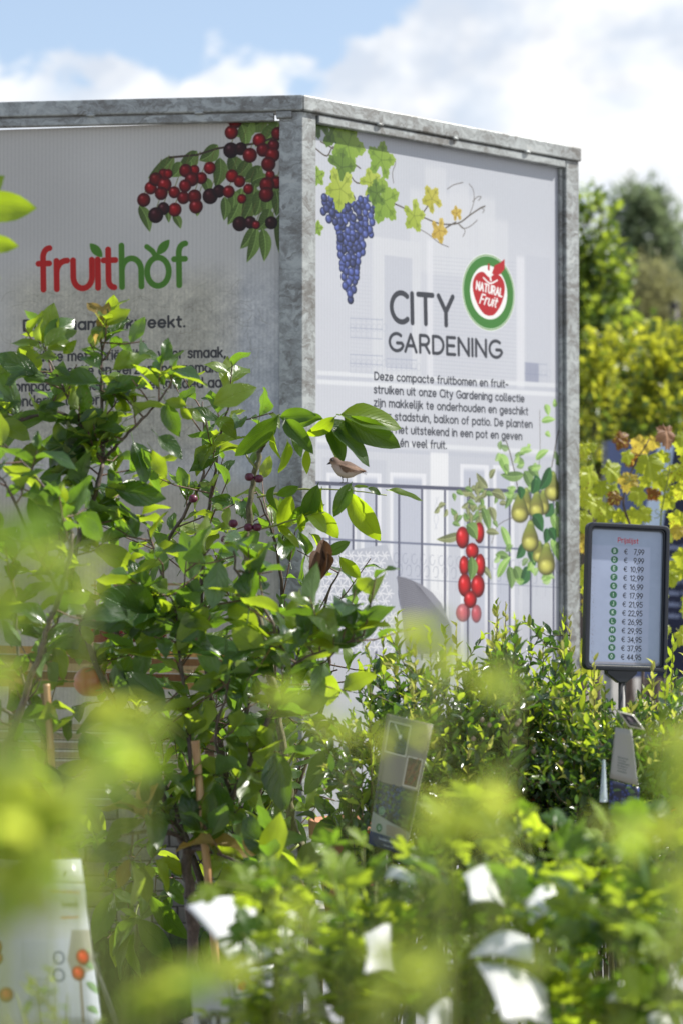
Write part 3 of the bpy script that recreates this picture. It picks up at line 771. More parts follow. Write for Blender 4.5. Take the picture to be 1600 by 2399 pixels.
# the name, in red and green
RED, GRN = (0.70, 0.085, 0.07), (0.28, 0.48, 0.13)
SX = 1 / 1.96 / FPX * DC
cl.text('fruıthof', C1(180, 938), C1(858, 916), 186 * SX, 27 * SX, RED, track=1.25, cols=[RED] * 5 + [GRN] * 3)
def blade(p0, p1, w, col):
    a, b = np.array(cl.q(C1(*p0))) / S, np.array(cl.q(C1(*p1))) / S
    d = b - a
    nn = np.array([-d[1], d[0]]) / np.hypot(*d) * w * SX
    up = [tuple(a + d * t / 10 + nn * math.sin(math.pi * t / 10) ** 0.8) for t in range(11)]
    dn = [tuple(a + d * t / 10 - nn * math.sin(math.pi * t / 10) ** 0.8) for t in range(10, -1, -1)]
    cl.poly(up + dn, col, raw=True)
blade((412, 725), (470, 788), 21, GRN)
blade((720, 778), (778, 708), 21, GRN)
cl.lines([[C1(674, 740), C1(700, 760), C1(716, 786)]], 24 * SX, GRN)
GT = (0.22, 0.22, 0.23)
cl.text('Duurzaam gekweekt.', C1(110, 1127), C1(846, 1107), 48 * SX, 10.5 * SX, GT, track=1.9)
cl.text('en andere met variëteiten voor smaak,', C1(35, 1270), C1(1033, 1246), 43 * SX, 8.4 * SX, GT, track=1.9)
cl.text('ziekteresistentie en verzorgingsgemak.', C1(20, 1337), C1(1004, 1315), 43 * SX, 8.4 * SX, GT, track=1.9)
cl.text('Compacte bomen met veel invloed aan', C1(32, 1405), C1(1045, 1384), 43 * SX, 8.4 * SX, GT, track=1.9)
cl.text('wonderlijk lekker fruit.', C1(30, 1473), C1(590, 1460), 43 * SX, 8.4 * SX, GT, track=1.9)
for i in range(16):  # light through the edge perforations, painted as a row of white dots
    cl.ball(*C1(8 + i * 20, 198 - i * 0.95), 0.003, 0.003, (0.93, 0.94, 0.95), 0)
stripe = 0.5 + 0.5 * np.sin(np.arange(cl.W) / S * 2 * math.pi / 0.0115)
cl.a *= (1 - 0.045 * stripe ** 3)[None, :, None]
cl.grain(0.02, ((2, 1.0), (600, 1.4)))

# ---- right print: pale city balcony, grapes, the balcony fruit trees
cr = Canvas(TR_, ZT - ZB, S, (0.775, 0.785, 0.825))
def tfr(x, y):
    t, z = on_face(x, y, eR, nR)
    return t, z - ZB
cr.tf = tfr
H, W = cr.H, cr.W
yy = np.linspace(0, 1, H)[:, None]
xx = np.linspace(0, 1, W)[None, :]
def pxr(x0, y0, x1, y1, sx=0.03, sy=0.03):
    a, b = tfr(x0, (y0 + y1) / 2)[0], tfr(x1, (y0 + y1) / 2)[0]
    xm = (x0 + x1) / 2
    lo, hi = tfr(xm, y1)[1], tfr(xm, y0)[1]
    U, V = xx * TR_, yy * (ZT - ZB)
    return smooth01((U - a) / sx + 0.5) * smooth01((b - U) / sx + 0.5) * smooth01((V - lo) / sy + 0.5) * smooth01((hi - V) / sy + 0.5)
FC, FD, FB = (0.83, 0.835, 0.865), (0.745, 0.755, 0.805), (0.64, 0.66, 0.74)
tint(cr, pxr(740, 540, 1330, 2400, 0.02, 0.3), (0.80, 0.805, 0.845), 0.8)
# stepped pale patches across the upper print
for x0, y0, x1 in ((995, 390, 1045), (1052, 428, 1098), (960, 450, 1110), (1105, 460, 1160), (1120, 512, 1190)):
    tint(cr, pxr(x0, y0, x1, 640, 0.015, 0.03), FC, 0.7)
# upper storey: window bays, louvred shutters, balconies
for x0, x1 in ((872, 985),):
    tint(cr, pxr(x0, 560, x1, 900, 0.008, 0.008), FC, 0.9)
    tint(cr, pxr(x0 + 28, 600, x1 - 20, 860, 0.006, 0.006), FD, 0.75)
for y in range(600, 890, 9):
    cr.lines([[(1010, y), (1218, y + 16)]], 0.0016, FB, 0.35)
    if y > 640:
        cr.lines([[(820, y - 4), (868, y)]], 0.0016, FB, 0.2)
tint(cr, pxr(1000, 560, 1014, 905, 0.012, 0.02), (0.88, 0.88, 0.91), 0.7)
tint(cr, pxr(1210, 600, 1228, 910, 0.012, 0.02), (0.88, 0.88, 0.91), 0.7)
tint(cr, pxr(1232, 600, 1290, 905, 0.006, 0.01), FD, 0.4)
for (x0, y0, x1, y1) in ((820, 745, 895, 790), (820, 830, 895, 872), (905, 840, 975, 880), (1228, 850, 1280, 900)):
    for j in range(3):
        f = j / 2
        cr.lines([[(x0, y0 + (y1 - y0) * f), (x1, y0 + (y1 - y0) * f + 4)]], 0.003, FB, 0.55)
    n = int((x1 - x0) / 11)
    for k in range(n + 1):
        x = x0 + (x1 - x0) * k / n
        cr.lines([[(x, y0), (x, y1)]], 0.0016, FB, 0.5)
        cr.lines([_arc(x + 5, (y0 + y1) / 2, 5, 9, 0, 360, 12)], 0.0016, FB, 0.45)
tint(cr, pxr(1230, 850, 1262, 895, 0.01, 0.01), (0.52, 0.54, 0.64), 0.6)
# cornices between the storeys
for y, k, w in ((882, 0.55, 0.012), (893, 0.4, 0.004), (903, 0.5, 0.014), (1040, 0.4, 0.014), (1056, 0.4, 0.005)):
    for q_ in range(-3, 4):
        cr.lines([[(745, y - 9 + q_ * 1.3), (1322, y + 22 + q_ * 1.3)]], w * 0.6, (0.88, 0.885, 0.91) if w > 0.008 else FB, k * 0.28)
# tall doors behind the balcony
for (x0, y0, x1, y1) in ((755, 1075, 905, 1600), (1050, 1060, 1215, 1650), (1224, 1075, 1290, 1650)):
    tint(cr, pxr(x0, y0, x1, y1, 0.01, 0.01), FD, 0.55)
for (x0, y0, x1, y1) in ((765, 1108, 835, 1500), (845, 1108, 893, 1500), (913, 1108, 998, 1650), (1078, 1088, 1145, 1650), (1155, 1090, 1205, 1650)):
    tint(cr, pxr(x0, y0, x1, y1, 0.004, 0.004), (0.90, 0.90, 0.93), 0.85)
    tint(cr, pxr(x0 + 8, y0 + 12, x1 - 10, y1, 0.008, 0.02), FB, 0.6)
tint(cr, pxr(1008, 1060, 1050, 1700, 0.006, 0.01), (0.91, 0.91, 0.93), 0.85)
cr.lines([_sp((1020, 1165), (1024, 1190), (1016, 1215), (1023, 1240)), _sp((1026, 1165), (1018, 1190), (1026, 1215), (1018, 1240))], 0.002, FB, 0.5)
# scrollwork of the far rail
cr.lines([[(745, 1262), (1325, 1292)]], 0.007, (0.46, 0.48, 0.57), 0.55)
for k in range(27):
    x = 760 + k * 21
    y = 1305 + k * 1.3
    cr.lines([_arc(x, y - 8, 6, 12, 0, 300, 12), _arc(x + 8, y + 20, 6, 13, 180, 480, 12)], 0.002, (0.48, 0.50, 0.59), 0.5)
    cr.lines([[(x - 8, y - 22), (x - 8, y + 60)]], 0.0016, (0.5, 0.52, 0.6), 0.4)
cr.lines([[(745, 1345), (1325, 1378)]], 0.003, (0.46, 0.48, 0.57), 0.45)
tint(cr, pxr(745, 1450, 1330, 2400, 0.02, 0.1), (0.70, 0.70, 0.74), 0.4)
# near railing
RC = (0.33, 0.34, 0.42)
cr.lines([[C3(60, 742), C3(1420, 797)]], 0.011, RC, 0.95)
for x in (165, 285, 405, 525, 645, 765, 885, 995, 1105, 1215, 1335):
    yb = 742 + (x - 60) / 1360 * 55
    cr.lines([[C3(x, yb), C3(x, yb + 900)]], 0.009, RC, 0.85)
    cr.lines([[C3(x + 2.5, yb + 4), C3(x + 2.5, yb + 900)]], 0.002, (0.6, 0.61, 0.68), 0.6)
# patterned cushion and wicker chair
cush = [C3(130, 1120), C3(460, 1065), C3(500, 1180), C3(560, 1620), C3(110, 1640)]
cr.poly(cush, (0.69, 0.70, 0.76), (0.73, 0.74, 0.79))
wick = [C3(512, 1232), C3(560, 1240), C3(640, 1275), C3(700, 1320), C3(745, 1375), C3(790, 1480), C3(820, 1640), C3(565, 1640)]
cr.poly(wick, (0.50, 0.50, 0.55), (0.60, 0.60, 0.64))
for j in range(14):                      # pale leaf lattice woven into the cushion cloth
    for i in range(10):
        x = 120 + i * 44 + (j % 2) * 22
        y = 1085 + j * 40
        if x > 448 + (y - 1065) * 0.13 or y < 1135 - (x - 130) * 0.16:
            continue
        for a_ in (0.0, 1.05, 2.1, 3.14, 4.2, 5.25):
            p0 = C3(x + 4 * math.cos(a_), y + 4 * math.sin(a_))
            p1 = C3(x + 24 * math.cos(a_), y + 24 * math.sin(a_))
            cr.lines([[p0, ((p0[0] + p1[0]) / 2 + 1.5 * math.sin(a_), (p0[1] + p1[1]) / 2 - 1.5 * math.cos(a_)), p1]], 0.0040, (0.88, 0.88, 0.91), 0.8)
for j in range(38):
    y = 1240 + j * 11
    cr.lines([[C3(520 + j * 1.2, y), C3(600 + j * 4, y + 24), C3(min(800, 640 + j * 9), y + 60)]], 0.0016, (0.24, 0.24, 0.28), 0.8)
for j in range(26):
    cr.lines([[C3(525 + j * 10, 1236 + j * 4), C3(560 + j * 10, 1640)]], 0.0014, (0.62, 0.62, 0.66), 0.5)
# vine with grapes
GS = 1 / 2.063 / FPX * DC
vl = [(300,205,95,0.3,0),(225,190,60,2.0,1),(360,290,100,1.2,2),(330,395,85,0.2,0),(215,440,45,0.5,2),(215,690,34,0.2,2),(520,360,86,1.4,2),(470,470,66,0.6,3),(325,500,92,4.6,3),(535,560,100,5.5,2),(500,520,60,3.0,0),(680,630,72,5.2,3),(765,548,64,2.2,4),(885,618,36,1.8,5),(800,700,56,5.0,5)]
vc = [((0.30,0.42,0.13),(0.44,0.56,0.20)),((0.25,0.36,0.12),(0.40,0.52,0.2)),((0.44,0.58,0.18),(0.60,0.70,0.28)),((0.58,0.66,0.20),(0.72,0.77,0.34)),((0.66,0.66,0.22),(0.80,0.76,0.36)),((0.74,0.62,0.24),(0.84,0.74,0.38))]
vb = (0.33, 0.30, 0.27)
cr.lines([_sp(C2(200, 300), C2(260, 340), C2(300, 300), C2(390, 460), C2(450, 470), C2(520, 540), C2(612, 583), C2(720, 635), C2(808, 668), C2(892, 665), C2(950, 625), C2(1000, 592), C2(1022, 583)),
          _sp(C2(230, 270), C2(290, 305), C2(420, 400)), _sp(C2(880, 660), C2(830, 690), C2(800, 720)), _sp(C2(720, 620), C2(740, 590), C2(760, 560))], 0.0042, vb, 0.95)
cr.lines([_sp(C2(948, 622), C2(968, 560), C2(965, 505), C2(945, 475)), _sp(C2(962, 560), C2(985, 538), C2(1003, 538), C2(990, 555)), _sp(C2(1000, 590), C2(1018, 600), C2(1010, 615)), _sp(C2(890, 665), C2(915, 690), C2(950, 680), C2(985, 650)),
          _sp(C2(895, 668), C2(925, 700), C2(915, 730)), _sp(C2(570, 340), C2(590, 370), C2(575, 420), C2(580, 470)), _sp(C2(700, 690), C2(750, 720), C2(800, 760), C2(845, 780)), _sp(C2(840, 500), C2(870, 480), C2(915, 468))], 0.0022, vb, 0.85)
for x, y, r, a, k in vl[:3] + vl[4:8]:
    cr.vine_leaf(*C2(x, y), r * GS * 1.22, a, vc[k][0], vc[k][1])
gr = []
for k in range(9000):
    y = random.uniform(540, 1045)
    f = (y - 540) / 505
    lo = 240 + 60 * smooth01(np.float64(f * 3)) + 60 * f ** 1.5
    hi = 500 - 40 * f - 60 * f ** 1.4 - (0 if y < 720 else 25)
    x = random.uniform(lo, hi)
    if all((x - a) ** 2 + ((y - b) * 0.93) ** 2 > 21 ** 2 for a, b in gr):
        gr.append((x, y))
gr += [(243, 608), (285, 612), (270, 645)]
random.shuffle(gr)
for x, y in gr:
    g = random.uniform(0.75, 1.2)
    rr = random.uniform(20, 24) * GS
    cr.ball(*C2(x, y), rr, rr * 1.0, (0.25 * g, 0.29 * g, 0.50 * g), 0.22)
for x, y, r, a, k in [vl[3]] + vl[8:]:
    cr.vine_leaf(*C2(x, y), r * GS * 1.22, a, vc[k][0], vc[k][1])
# words
DK = (0.225, 0.235, 0.27)
cr.text('CITY', C2(572, 1140), C2(868, 1160), 142 * GS * 1.04, 27 * GS, DK, track=2.1)
cr.text('GARDENING', C2(562, 1280), C2(1096, 1316), 82 * GS * 1.06, 17 * GS, DK, track=1.9)
T3 = 1 / 2.24 / FPX * 6.9
for s, a, b in (('Deze compacte fruitbomen en fruit-', (397, 200), (1095, 242)), ('struiken uit onze City Gardening collectie', (394, 270), (1180, 318)),
                ('zijn makkelijk te onderhouden en geschikt', (394, 339), (1200, 385)), ('voor stadstuin, balkon of patio. De planten', (394, 407), (1222, 453)),
                ('doen het uitstekend in een pot en geven', (394, 475), (1168, 516)), ('lekker én veel fruit.', (394, 544), (772, 563))):
    cr.text(s, C3(*a), C3(*b), 38 * T3, 7.6 * T3, DK, track=1.9)
# round emblem with apple
lc = np.array(tfr(*C2(1040, 1000)))
lr = 0.5 * (tfr(1144, 595)[1] - tfr(1144, 776)[1])
def disc(x, y, r, col, al=1.0):
    cr.poly([(x + r * math.cos(k * math.pi / 36), y + r * math.sin(k * math.pi / 36)) for k in range(72)], col, None, al, raw=True)
disc(*lc, lr, (0.93, 0.95, 0.94))
disc(*lc, lr * 0.975, GRN)
disc(*lc, lr * 0.955, (0.93, 0.95, 0.94))
disc(*lc, lr * 0.935, (0.25, 0.50, 0.20))
disc(*lc, lr * 0.70, (0.95, 0.95, 0.95))
AP = (0.72, 0.10, 0.13)
ap = [(0, -0.62), (0.22, -0.56), (0.46, -0.30), (0.60, 0.02), (0.60, 0.28), (0.46, 0.46), (0.24, 0.50), (0.02, 0.40), (-0.22, 0.52), (-0.46, 0.44), (-0.60, 0.22), (-0.58, -0.06), (-0.42, -0.36), (-0.2, -0.57)]
cr.poly([tuple(lc + np.array(p) * lr * 0.98) for p in _sp(*(ap + [ap[0]]))], AP, raw=True)
cr.poly([tuple(lc + np.array(p) * lr) for p in ((0.12, 0.50), (0.22, 0.72), (0.45, 0.82), (0.60, 0.92), (0.60, 0.66), (0.45, 0.52), (0.28, 0.46))], AP, raw=True)
cr.lines([[tuple(lc + np.array(p) * lr) for p in ((0.0, 0.70), (0.02, 0.5), (0.08, 0.32))]], 0.008, (0.95, 0.95, 0.95), raw=True)
cr.lines([[tuple(lc + np.array(p) * lr) for p in ((0.0, 0.72), (0.0, 0.6))]], 0.008, AP, raw=True)
cr.lines([_sp(*[tuple(lc + np.array(p) * lr) for p in ((-0.2, 0.36), (0.05, 0.24), (0.32, 0.34))])], 0.006, (0.95, 0.95, 0.95), raw=True)
cr.tf = None
cr.text('NATURAL', lc + np.array((-0.47, 0.05)) * lr, lc + np.array((0.49, -0.07)) * lr, 0.20 * lr, 0.052 * lr, (0.95, 0.95, 0.95), track=2.2)
cr.text('Fruit', lc + np.array((-0.34, -0.30)) * lr, lc + np.array((0.27, -0.36)) * lr, 0.24 * lr, 0.05 * lr, (0.95, 0.95, 0.95), track=2.0, slant=0.30)
cr.tf = tfr
# printed fruit: little apple tree and pear espalier
T4 = 1 / 2.24 / FPX * 7.0
def prl(x0, y0, x1, y1, w, kind=0, al=1.0):
    c1, c2 = (((0.36, 0.50, 0.24), (0.50, 0.62, 0.34)), ((0.44, 0.47, 0.30), (0.60, 0.62, 0.42)), ((0.12, 0.33, 0.15), (0.20, 0.42, 0.20)), ((0.55, 0.74, 0.33), (0.70, 0.84, 0.50)))[kind]
    cr.leaf(*C3(x0, y0), *C3(x1, y1), w * T4 * 1.25, c1, c2, al)
for pl, w in (([(1085, 520), (1110, 600), (1145, 760), (1160, 900)], 0.004), ([(1388, 300), (1375, 400), (1350, 520), (1325, 660)], 0.004), ([(1262, 360), (1262, 620), (1230, 800)], 0.002), ([(895, 720), (893, 960)], 0.005), ([(1300, 860), (1225, 920), (1240, 1030), (1290, 1080)], 0.004), ([(960, 860), (900, 940)], 0.003), ([(1190, 900), (1050, 960), (1010, 1060)], 0.002)):
    cr.lines([_sp(*[C3(*p) for p in pl])], w, (0.30, 0.27, 0.22), 0.8)
for k in range(60):
    x, y = random.gauss(900, 62), random.uniform(770, 960)
    a = random.uniform(0, 6.28)
    prl(x, y, x + 44 * math.cos(a), y + 44 * math.sin(a), 24, random.choice((1, 1, 0)), 0.9)
for lv in [(990,770,930,690,40,1),(1000,720,1030,670,30,1),(1010,790,1085,830,44,1),(860,1010,720,1040,38,1),(960,870,1000,1000,50,0),(1000,870,1030,950,40,1),(980,1000,1050,1010,30,1),(960,1180,1010,1250,30,1),(1180,700,1055,700,44,0),(1050,590,1090,700,60,3),(1130,600,1185,590,20,0),(1240,620,1310,570,34,3),(1290,330,1310,390,40,3),(1330,330,1355,330,36,3),(1270,420,1345,410,30,3),(1290,480,1320,500,26,3),(1370,490,1380,590,50,0),(1345,640,1400,625,40,0),(1200,560,1215,540,20,3),(1180,680,1220,780,60,0),(1200,660,1260,720,44,0),(1390,700,1360,720,30,0),(1120,760,1080,880,40,0),(1060,970,1110,1110,44,3),(1030,1120,1110,1140,36,0),(1040,1240,1110,1130,44,3),(1100,1180,1115,1300,60,0),(1130,1180,1160,1280,60,0),(1345,840,1390,950,44,0),(1320,900,1370,1040,60,3),(1320,1040,1370,1160,50,3),(1200,1180,1160,1280,60,2),(1320,1200,1270,1250,50,3),(1200,1160,1230,1220,40,3),(1180,1060,1140,1140,50,2),(1200,1090,1240,1180,50,2),(1330,850,1290,920,50,2),(1240,700,1250,800,50,2)]:
    prl(*lv[:5], kind=lv[5], al=0.92)
for k in range(46):
    x, y = random.uniform(1040, 1390), random.uniform(560, 1280)
    a = random.uniform(0, 6.28)
    prl(x, y, x + 50 * math.cos(a), y + 50 * math.sin(a), 30, random.choice((0, 3, 3)), 0.7)
def pear(x, y, r, h, rus=0.4):
    cx_, cy_ = tfr(*C3(x, y))
    r, h = r * T4 * 1.5, h * T4 * 1.12
    cr.tf = None
    cr.ball(cx_ + r * 0.05, cy_ + h * 0.42, r * 0.50, h * 0.55, (0.68, 0.75, 0.36), 0.12, soft=3)
    for k in range(7):
        f = k / 6
        cr.ball(cx_, cy_ + h * (0.30 - 0.62 * f), r * (0.60 + 0.40 * math.sin(min(1, f * 1.15) * 1.57)), h * 0.46, (0.66, 0.73 - 0.20 * f * rus, 0.32), 0.05 if k < 6 else 0.12, soft=4)
    cr.tf = tfr
for p in ((1190, 850, 34, 78), (1280, 850, 32, 70), (1245, 862, 38, 78), (1158, 880, 44, 84), (1330, 768, 42, 84), (1258, 1110, 32, 62), (1212, 1030, 44, 88), (1297, 1150, 46, 92)):
    pear(*p)
for lv in [(1320,660,1260,780,60,2),(1240,720,1220,800,56,2),(1155,760,1165,830,50,2),(1225,910,1280,1000,66,2),(1300,980,1290,1060,54,2),(1310,980,1345,1050,50,2)]:
    prl(*lv[:5], kind=lv[5])
def apl(x, y, rx, ry, al=1.0):
    cr.ball(*C3(x, y), rx * T4 * 1.30, ry * T4, (0.66, 0.07, 0.09), 0.34, al)
for a in ((945, 1005, 30, 56), (857, 1030, 38, 58), (908, 1100, 38, 42), (865, 1178, 28, 52), (950, 1175, 30, 60), (868, 1280, 38, 60), (938, 1285, 40, 60), (898, 1355, 38, 46)):
    apl(*a)
apl(860, 1425, 42, 48, 0.55)
apl(930, 1430, 30, 48, 0.6)
for lv in [(880,960,935,1040,64,0),(905,1130,900,1255,62,0)]:
    prl(*lv[:5], kind=lv[5])
stripe = 0.5 + 0.5 * np.sin(np.arange(cr.W) / S * 2 * math.pi / 0.0115)
cr.a *= (1 - 0.03 * stripe ** 3)[None, :, None]
cr.grain(0.018, ((2, 1.0), (500, 1.2)))
cr.a *= np.array((0.865, 0.872, 0.868), dtype=np.float32)

encl = thing('display_enclosure', 'galvanised steel enclosure clad with two printed fruit posters, its corner post in the middle', 'display stand', Cc)
def wpart(name, mb, mat, parent=encl, smooth=False, bev=0.0, label=None):
    o = part(name, mb.mesh(name, mat, smooth, origin=parent_origin(parent)), parent, label=label)
    if bev:
        bevel(o, bev)
    return o
def parent_origin(p):
    v = Vector((0, 0, 0))
    while p is not None:
        v += Vector(p.location)
        p = p.parent
    return v
def printed_panel(name, e, n, T, quad, im, mat, label, flip):
    """quad: (t, z) corners bl, br, tr, tl on the face; thickness 10 mm, closed"""
    off = -0.02
    vs, uvs = [], []
    for dn in (0, -0.010):
        for t, z in quad:
            p = Cc + e * t + n * (off + dn)
            vs.append(Vector((p.x, p.y, z)) - Cc)
            uvs.append((((T - t) if flip else t) / T, (z - ZB) / (ZT - ZB)))
    fs = [(0, 1, 2, 3), (7, 6, 5, 4), (0, 4, 5, 1), (1, 5, 6, 2), (2, 6, 7, 3), (3, 7, 4, 0)]
    return part(name, mesh_from(name, vs, fs, uvs, smooth=False, mats=[mat]), encl, label=label)
ribs = 2 * math.pi / 0.0115
m_left = printmat('printed_twinwall_terrace', cl.image('terrace_print'), 0.42, 0.35, 0.10, ribs=ribs * TL_)
m_right = printmat('printed_twinwall_balcony', cr.image('balcony_print'), 0.30, 0.5, 0.06, ribs=ribs * TR_)
t0, z0 = on_face(0, 291, eL, nL)
t1, z1 = on_face(226, 277, eL, nL)
zl = z0 - (z1 - z0) / (t0 - t1) * 0 + 0
slope = (z1 - z0) / (t0 - t1)
printed_panel('panel', eL, nL, TL_, [(TL_, ZB), (0.068, ZB), (0.068, 2.797), (t1, 2.797), (t0, z0), (TL_, z0 - slope * (TL_ - t0))][:0] or [(TL_, ZB), (0.064, ZB), (0.064, z1 + slope * (t1 - 0.064)) if False else (0.064, 2.797), (TL_, z0 - 0.02)], None, m_left,
              'shaded panel printed with cherries and a terrace', True)
printed_panel('panel', eR, nR, TR_, [(0.052, ZB), (TR_, ZB), (TR_, 2.795), (0.052, 2.795)], None, m_right, 'sunlit panel printed with grapes, a balcony and small fruit trees', False)
def plan(poly, z0, z1):
    mb = MB()
    n = len(poly)
    vs = [Vector((p.x, p.y, z0)) for p in poly] + [Vector((p.x, p.y, z1)) for p in poly]
    return mb.add(vs, [tuple(range(n - 1, -1, -1)), tuple(range(n, 2 * n))] + [(i, (i + 1) % n, (i + 1) % n + n, i + n) for i in range(n)])
ZR = P(708, 222, DC).z
# posts
pc = [Cc, Cc + eR * 0.054, Cc + eR * 0.054 - nR * 0.045, Cc + eL * 0.067 - nL * 0.045, Cc + eL * 0.067]
wpart('post', plan(pc, 0, ZR - 0.046), M_GALV, bev=0.003)
b = MB().box((1.143, -0.06, 0), (1.206, 0.003, ZR - 0.0455), MR)
wpart('post', b, M_GALV, bev=0.003)
b = MB().box((1.345, -0.06, 0), (1.41, 0.003, ZR - 0.0455), ML)
wpart('post', b, M_GALV, bev=0.003)
# top rail, mitred over the corner
def isect(p, d, q, e):
    den = d.x * e.y - d.y * e.x
    t = ((q.x - p.x) * e.y - (q.y - p.y) * e.x) / den
    return p + d * t
def offs(k):
    return isect(Cc + nL * k, eL, Cc + nR * k, eR)
o1, o2 = offs(0.012), offs(-0.062)
wpart('top_rail', plan([o1, Cc + eR * 1.209 + nR * 0.012, Cc + eR * 1.209 - nR * 0.062, o2], ZR - 0.045, ZR), M_GALV, bev=0.004)
wpart('top_rail', plan([o1 + Vector((-0.0006, 0, 0)), o2 + Vector((-0.0006, 0, 0)), Cc + eL * 1.42 - nL * 0.062, Cc + eL * 1.42 + nL * 0.012], ZR - 0.045, ZR), M_GALV, bev=0.004)
# clamping strip under the rail
wpart('clamp_strip', MB().box((0.060, -0.016, ZR - 0.073), (1.138, 0.006, ZR - 0.0485), MR), M_GALV, bev=0.003)
wpart('clamp_strip', MB().box((0.082, -0.016, ZR - 0.073), (1.34, 0.006, ZR - 0.0485), ML), M_GALV, bev=0.003)
for M_, ts in ((MR, (0.30, 0.62, 0.95)), (ML, (0.30, 0.62, 0.93, 1.2))):
    for t in ts:
        wpart('weld_bead', MB().lathe([(0.001, -0.004), (0.007, -0.002), (0.008, 0.002), (0.002, 0.006)], 10, M_ @ Matrix.Translation((t, 0.010, ZR - 0.047)) @ Matrix.Scale(1.8, 4, (1, 0, 0))), M_GALV, smooth=True)
# side strip and base rail that hold the right panel
wpart('side_strip', MB().box((1.128, -0.019, 0.2), (1.1405, -0.010, ZR - 0.075), MR), M_GALV)
wpart('base_rail', MB().box((0.056, -0.055, 0.06), (1.142, 0.001, 0.118), MR), M_GALV, bev=0.003)
wpart('base_rail', MB().box((0.070, -0.055, 0.06), (1.343, 0.001, 0.118), ML), M_GALV, bev=0.003)
# corner tab with its torn foil at the top of the post
wpart('corner_tab', MB().box((0.030, -0.012, ZR - 0.066), (0.075, 0.010, ZR - 0.0462), ML), M_GALV, bev=0.002)

# ------------------------------------------------------------------ leaves
def leaf_geo(w=0.5, seg=7, cols=(-1, -0.5, 0, 0.5, 1), curl=0.25, fold=0.25, wave=0.03, peak=0.42, tipp=1.0, petiole=0.0, seed=0, twist=0.0, ser=0.0):
    """a leaf one unit long along +Y, face up +Z; returns verts, faces, uvs"""
    r = random.Random(seed)
    vs, fs, uv = [], [], []
    ph = r.uniform(0, 6)
    k = len(cols)
    for i in range(seg + 1):
        t = i / seg
        # width profile, widest at peak
        if t < peak:
            ww = math.sin(0.5 * math.pi * t / peak) ** 0.8
        else:
            ww = math.cos(0.5 * math.pi * (t - peak) / (1 - peak)) ** tipp
        ww = max(ww, 0.012) * w * 0.5
        tw = twist * t
        for c in cols:
            e = 1 + ser * ((i % 2) * 2 - 1) * (abs(c) == 1)
            x = c * ww * e
            z = abs(c) * ww * fold * 2 * (0.6 + 0.4 * math.cos(t * 3)) - curl * t * t + wave * abs(c) * math.sin(t * 11 + ph + (c > 0) * 1.7)
            x2, z2 = x * math.cos(tw) - (z + curl * t * t) * math.sin(tw), x * math.sin(tw) + (z + curl * t * t) * math.cos(tw) - curl * t * t
            vs.append((x2, t * (1 - 0.25 * curl * t), z2))
            uv.append((0.5 + 0.5 * c, t))
    for i in range(seg):
        for j in range(k - 1):
            a = i * k + j
            fs.append((a, a + 1, a + k + 1, a + k))
    if petiole:
        b = len(vs)
        q = 0.011
        for y, z in ((0.01, 0.0), (-petiole, petiole * 0.25)):
            for dx, dz in ((-q, 0), (q, 0), (0, -q * 1.6)):
                vs.append((dx, y, z + dz))
                uv.append((0.5, 0.0))
        fs += [(b, b + 1, b + 4, b + 3), (b + 1, b + 2, b + 5, b + 4), (b + 2, b, b + 3, b + 5)]
    return vs, fs, uv
def lobed_geo(lobes, rad, cup=0.15, seed=0, petiole=0.3, ser=0.08, fill=0.0):
    """vine-like or currant-like leaf: lobes around the petiole joint, folded a little along each vein"""
    r = random.Random(seed)
    n = 44
    vs, fs, uv = [(0, 0.30, 0)], [], [(0.5, 0.3)]
    for ring in (0.5, 1.0):
        for k in range(n):
            a = 2 * math.pi * k / n + math.pi / 2
            da = math.atan2(math.sin(a + math.pi / 2), math.cos(a + math.pi / 2))   # 0 at petiole side
            rr = 0
            for la, lr, lw in lobes:
                dd = abs(math.atan2(math.sin(a - math.pi / 2 - la), math.cos(a - math.pi / 2 - la)))
                rr = max(rr, lr * (fill + (1 - fill) * max(0, 1 - (dd / lw) ** 1.6)) if dd < 1.0 else 0)
            rr = max(rr, 0.12) * rad
            rr *= 1 + ser * ((k % 2) * 2 - 1)
            rr *= ring
            x, y = rr * math.cos(a), 0.30 + rr * math.sin(a)
            z = -cup * (rr / rad) ** 2 + 0.05 * math.sin(5 * a + seed) * ring + r.uniform(-0.012, 0.012)
            vs.append((x, y, z))
            uv.append((0.5 + x * 0.5, max(0, y)))
    for k in range(n):
        fs.append((0, 1 + k, 1 + (k + 1) % n))
        fs.append((1 + k, 1 + n + k, 1 + n + (k + 1) % n, 1 + (k + 1) % n))
    if petiole:
        b = len(vs)
        q = 0.012
        for y, z in ((0.30, 0.0), (-petiole + 0.3, -petiole * 0.3)):
            for dx, dz in ((-q, -0.003), (q, -0.003), (0, -q * 1.8)):
                vs.append((dx, y, z + dz))
                uv.append((0.5, 0.0))
        fs += [(b, b + 1, b + 4, b + 3), (b + 1, b + 2, b + 5, b + 4), (b + 2, b, b + 3, b + 5)]
    return vs, fs, uv
VINE = [(0, 1.0, 0.75), (1.05, 0.86, 0.62), (-1.05, 0.86, 0.62), (2.1, 0.62, 0.62), (-2.1, 0.62, 0.62)]
CURR = [(0, 1.0, 0.7), (1.1, 0.8, 0.65), (-1.1, 0.8, 0.65), (2.2, 0.45, 0.6), (-2.2, 0.45, 0.6)]
POTE = [(0, 1.0, 0.42), (0.75, 0.92, 0.40), (-0.75, 0.92, 0.40), (1.7, 0.7, 0.42), (-1.7, 0.7, 0.42)]
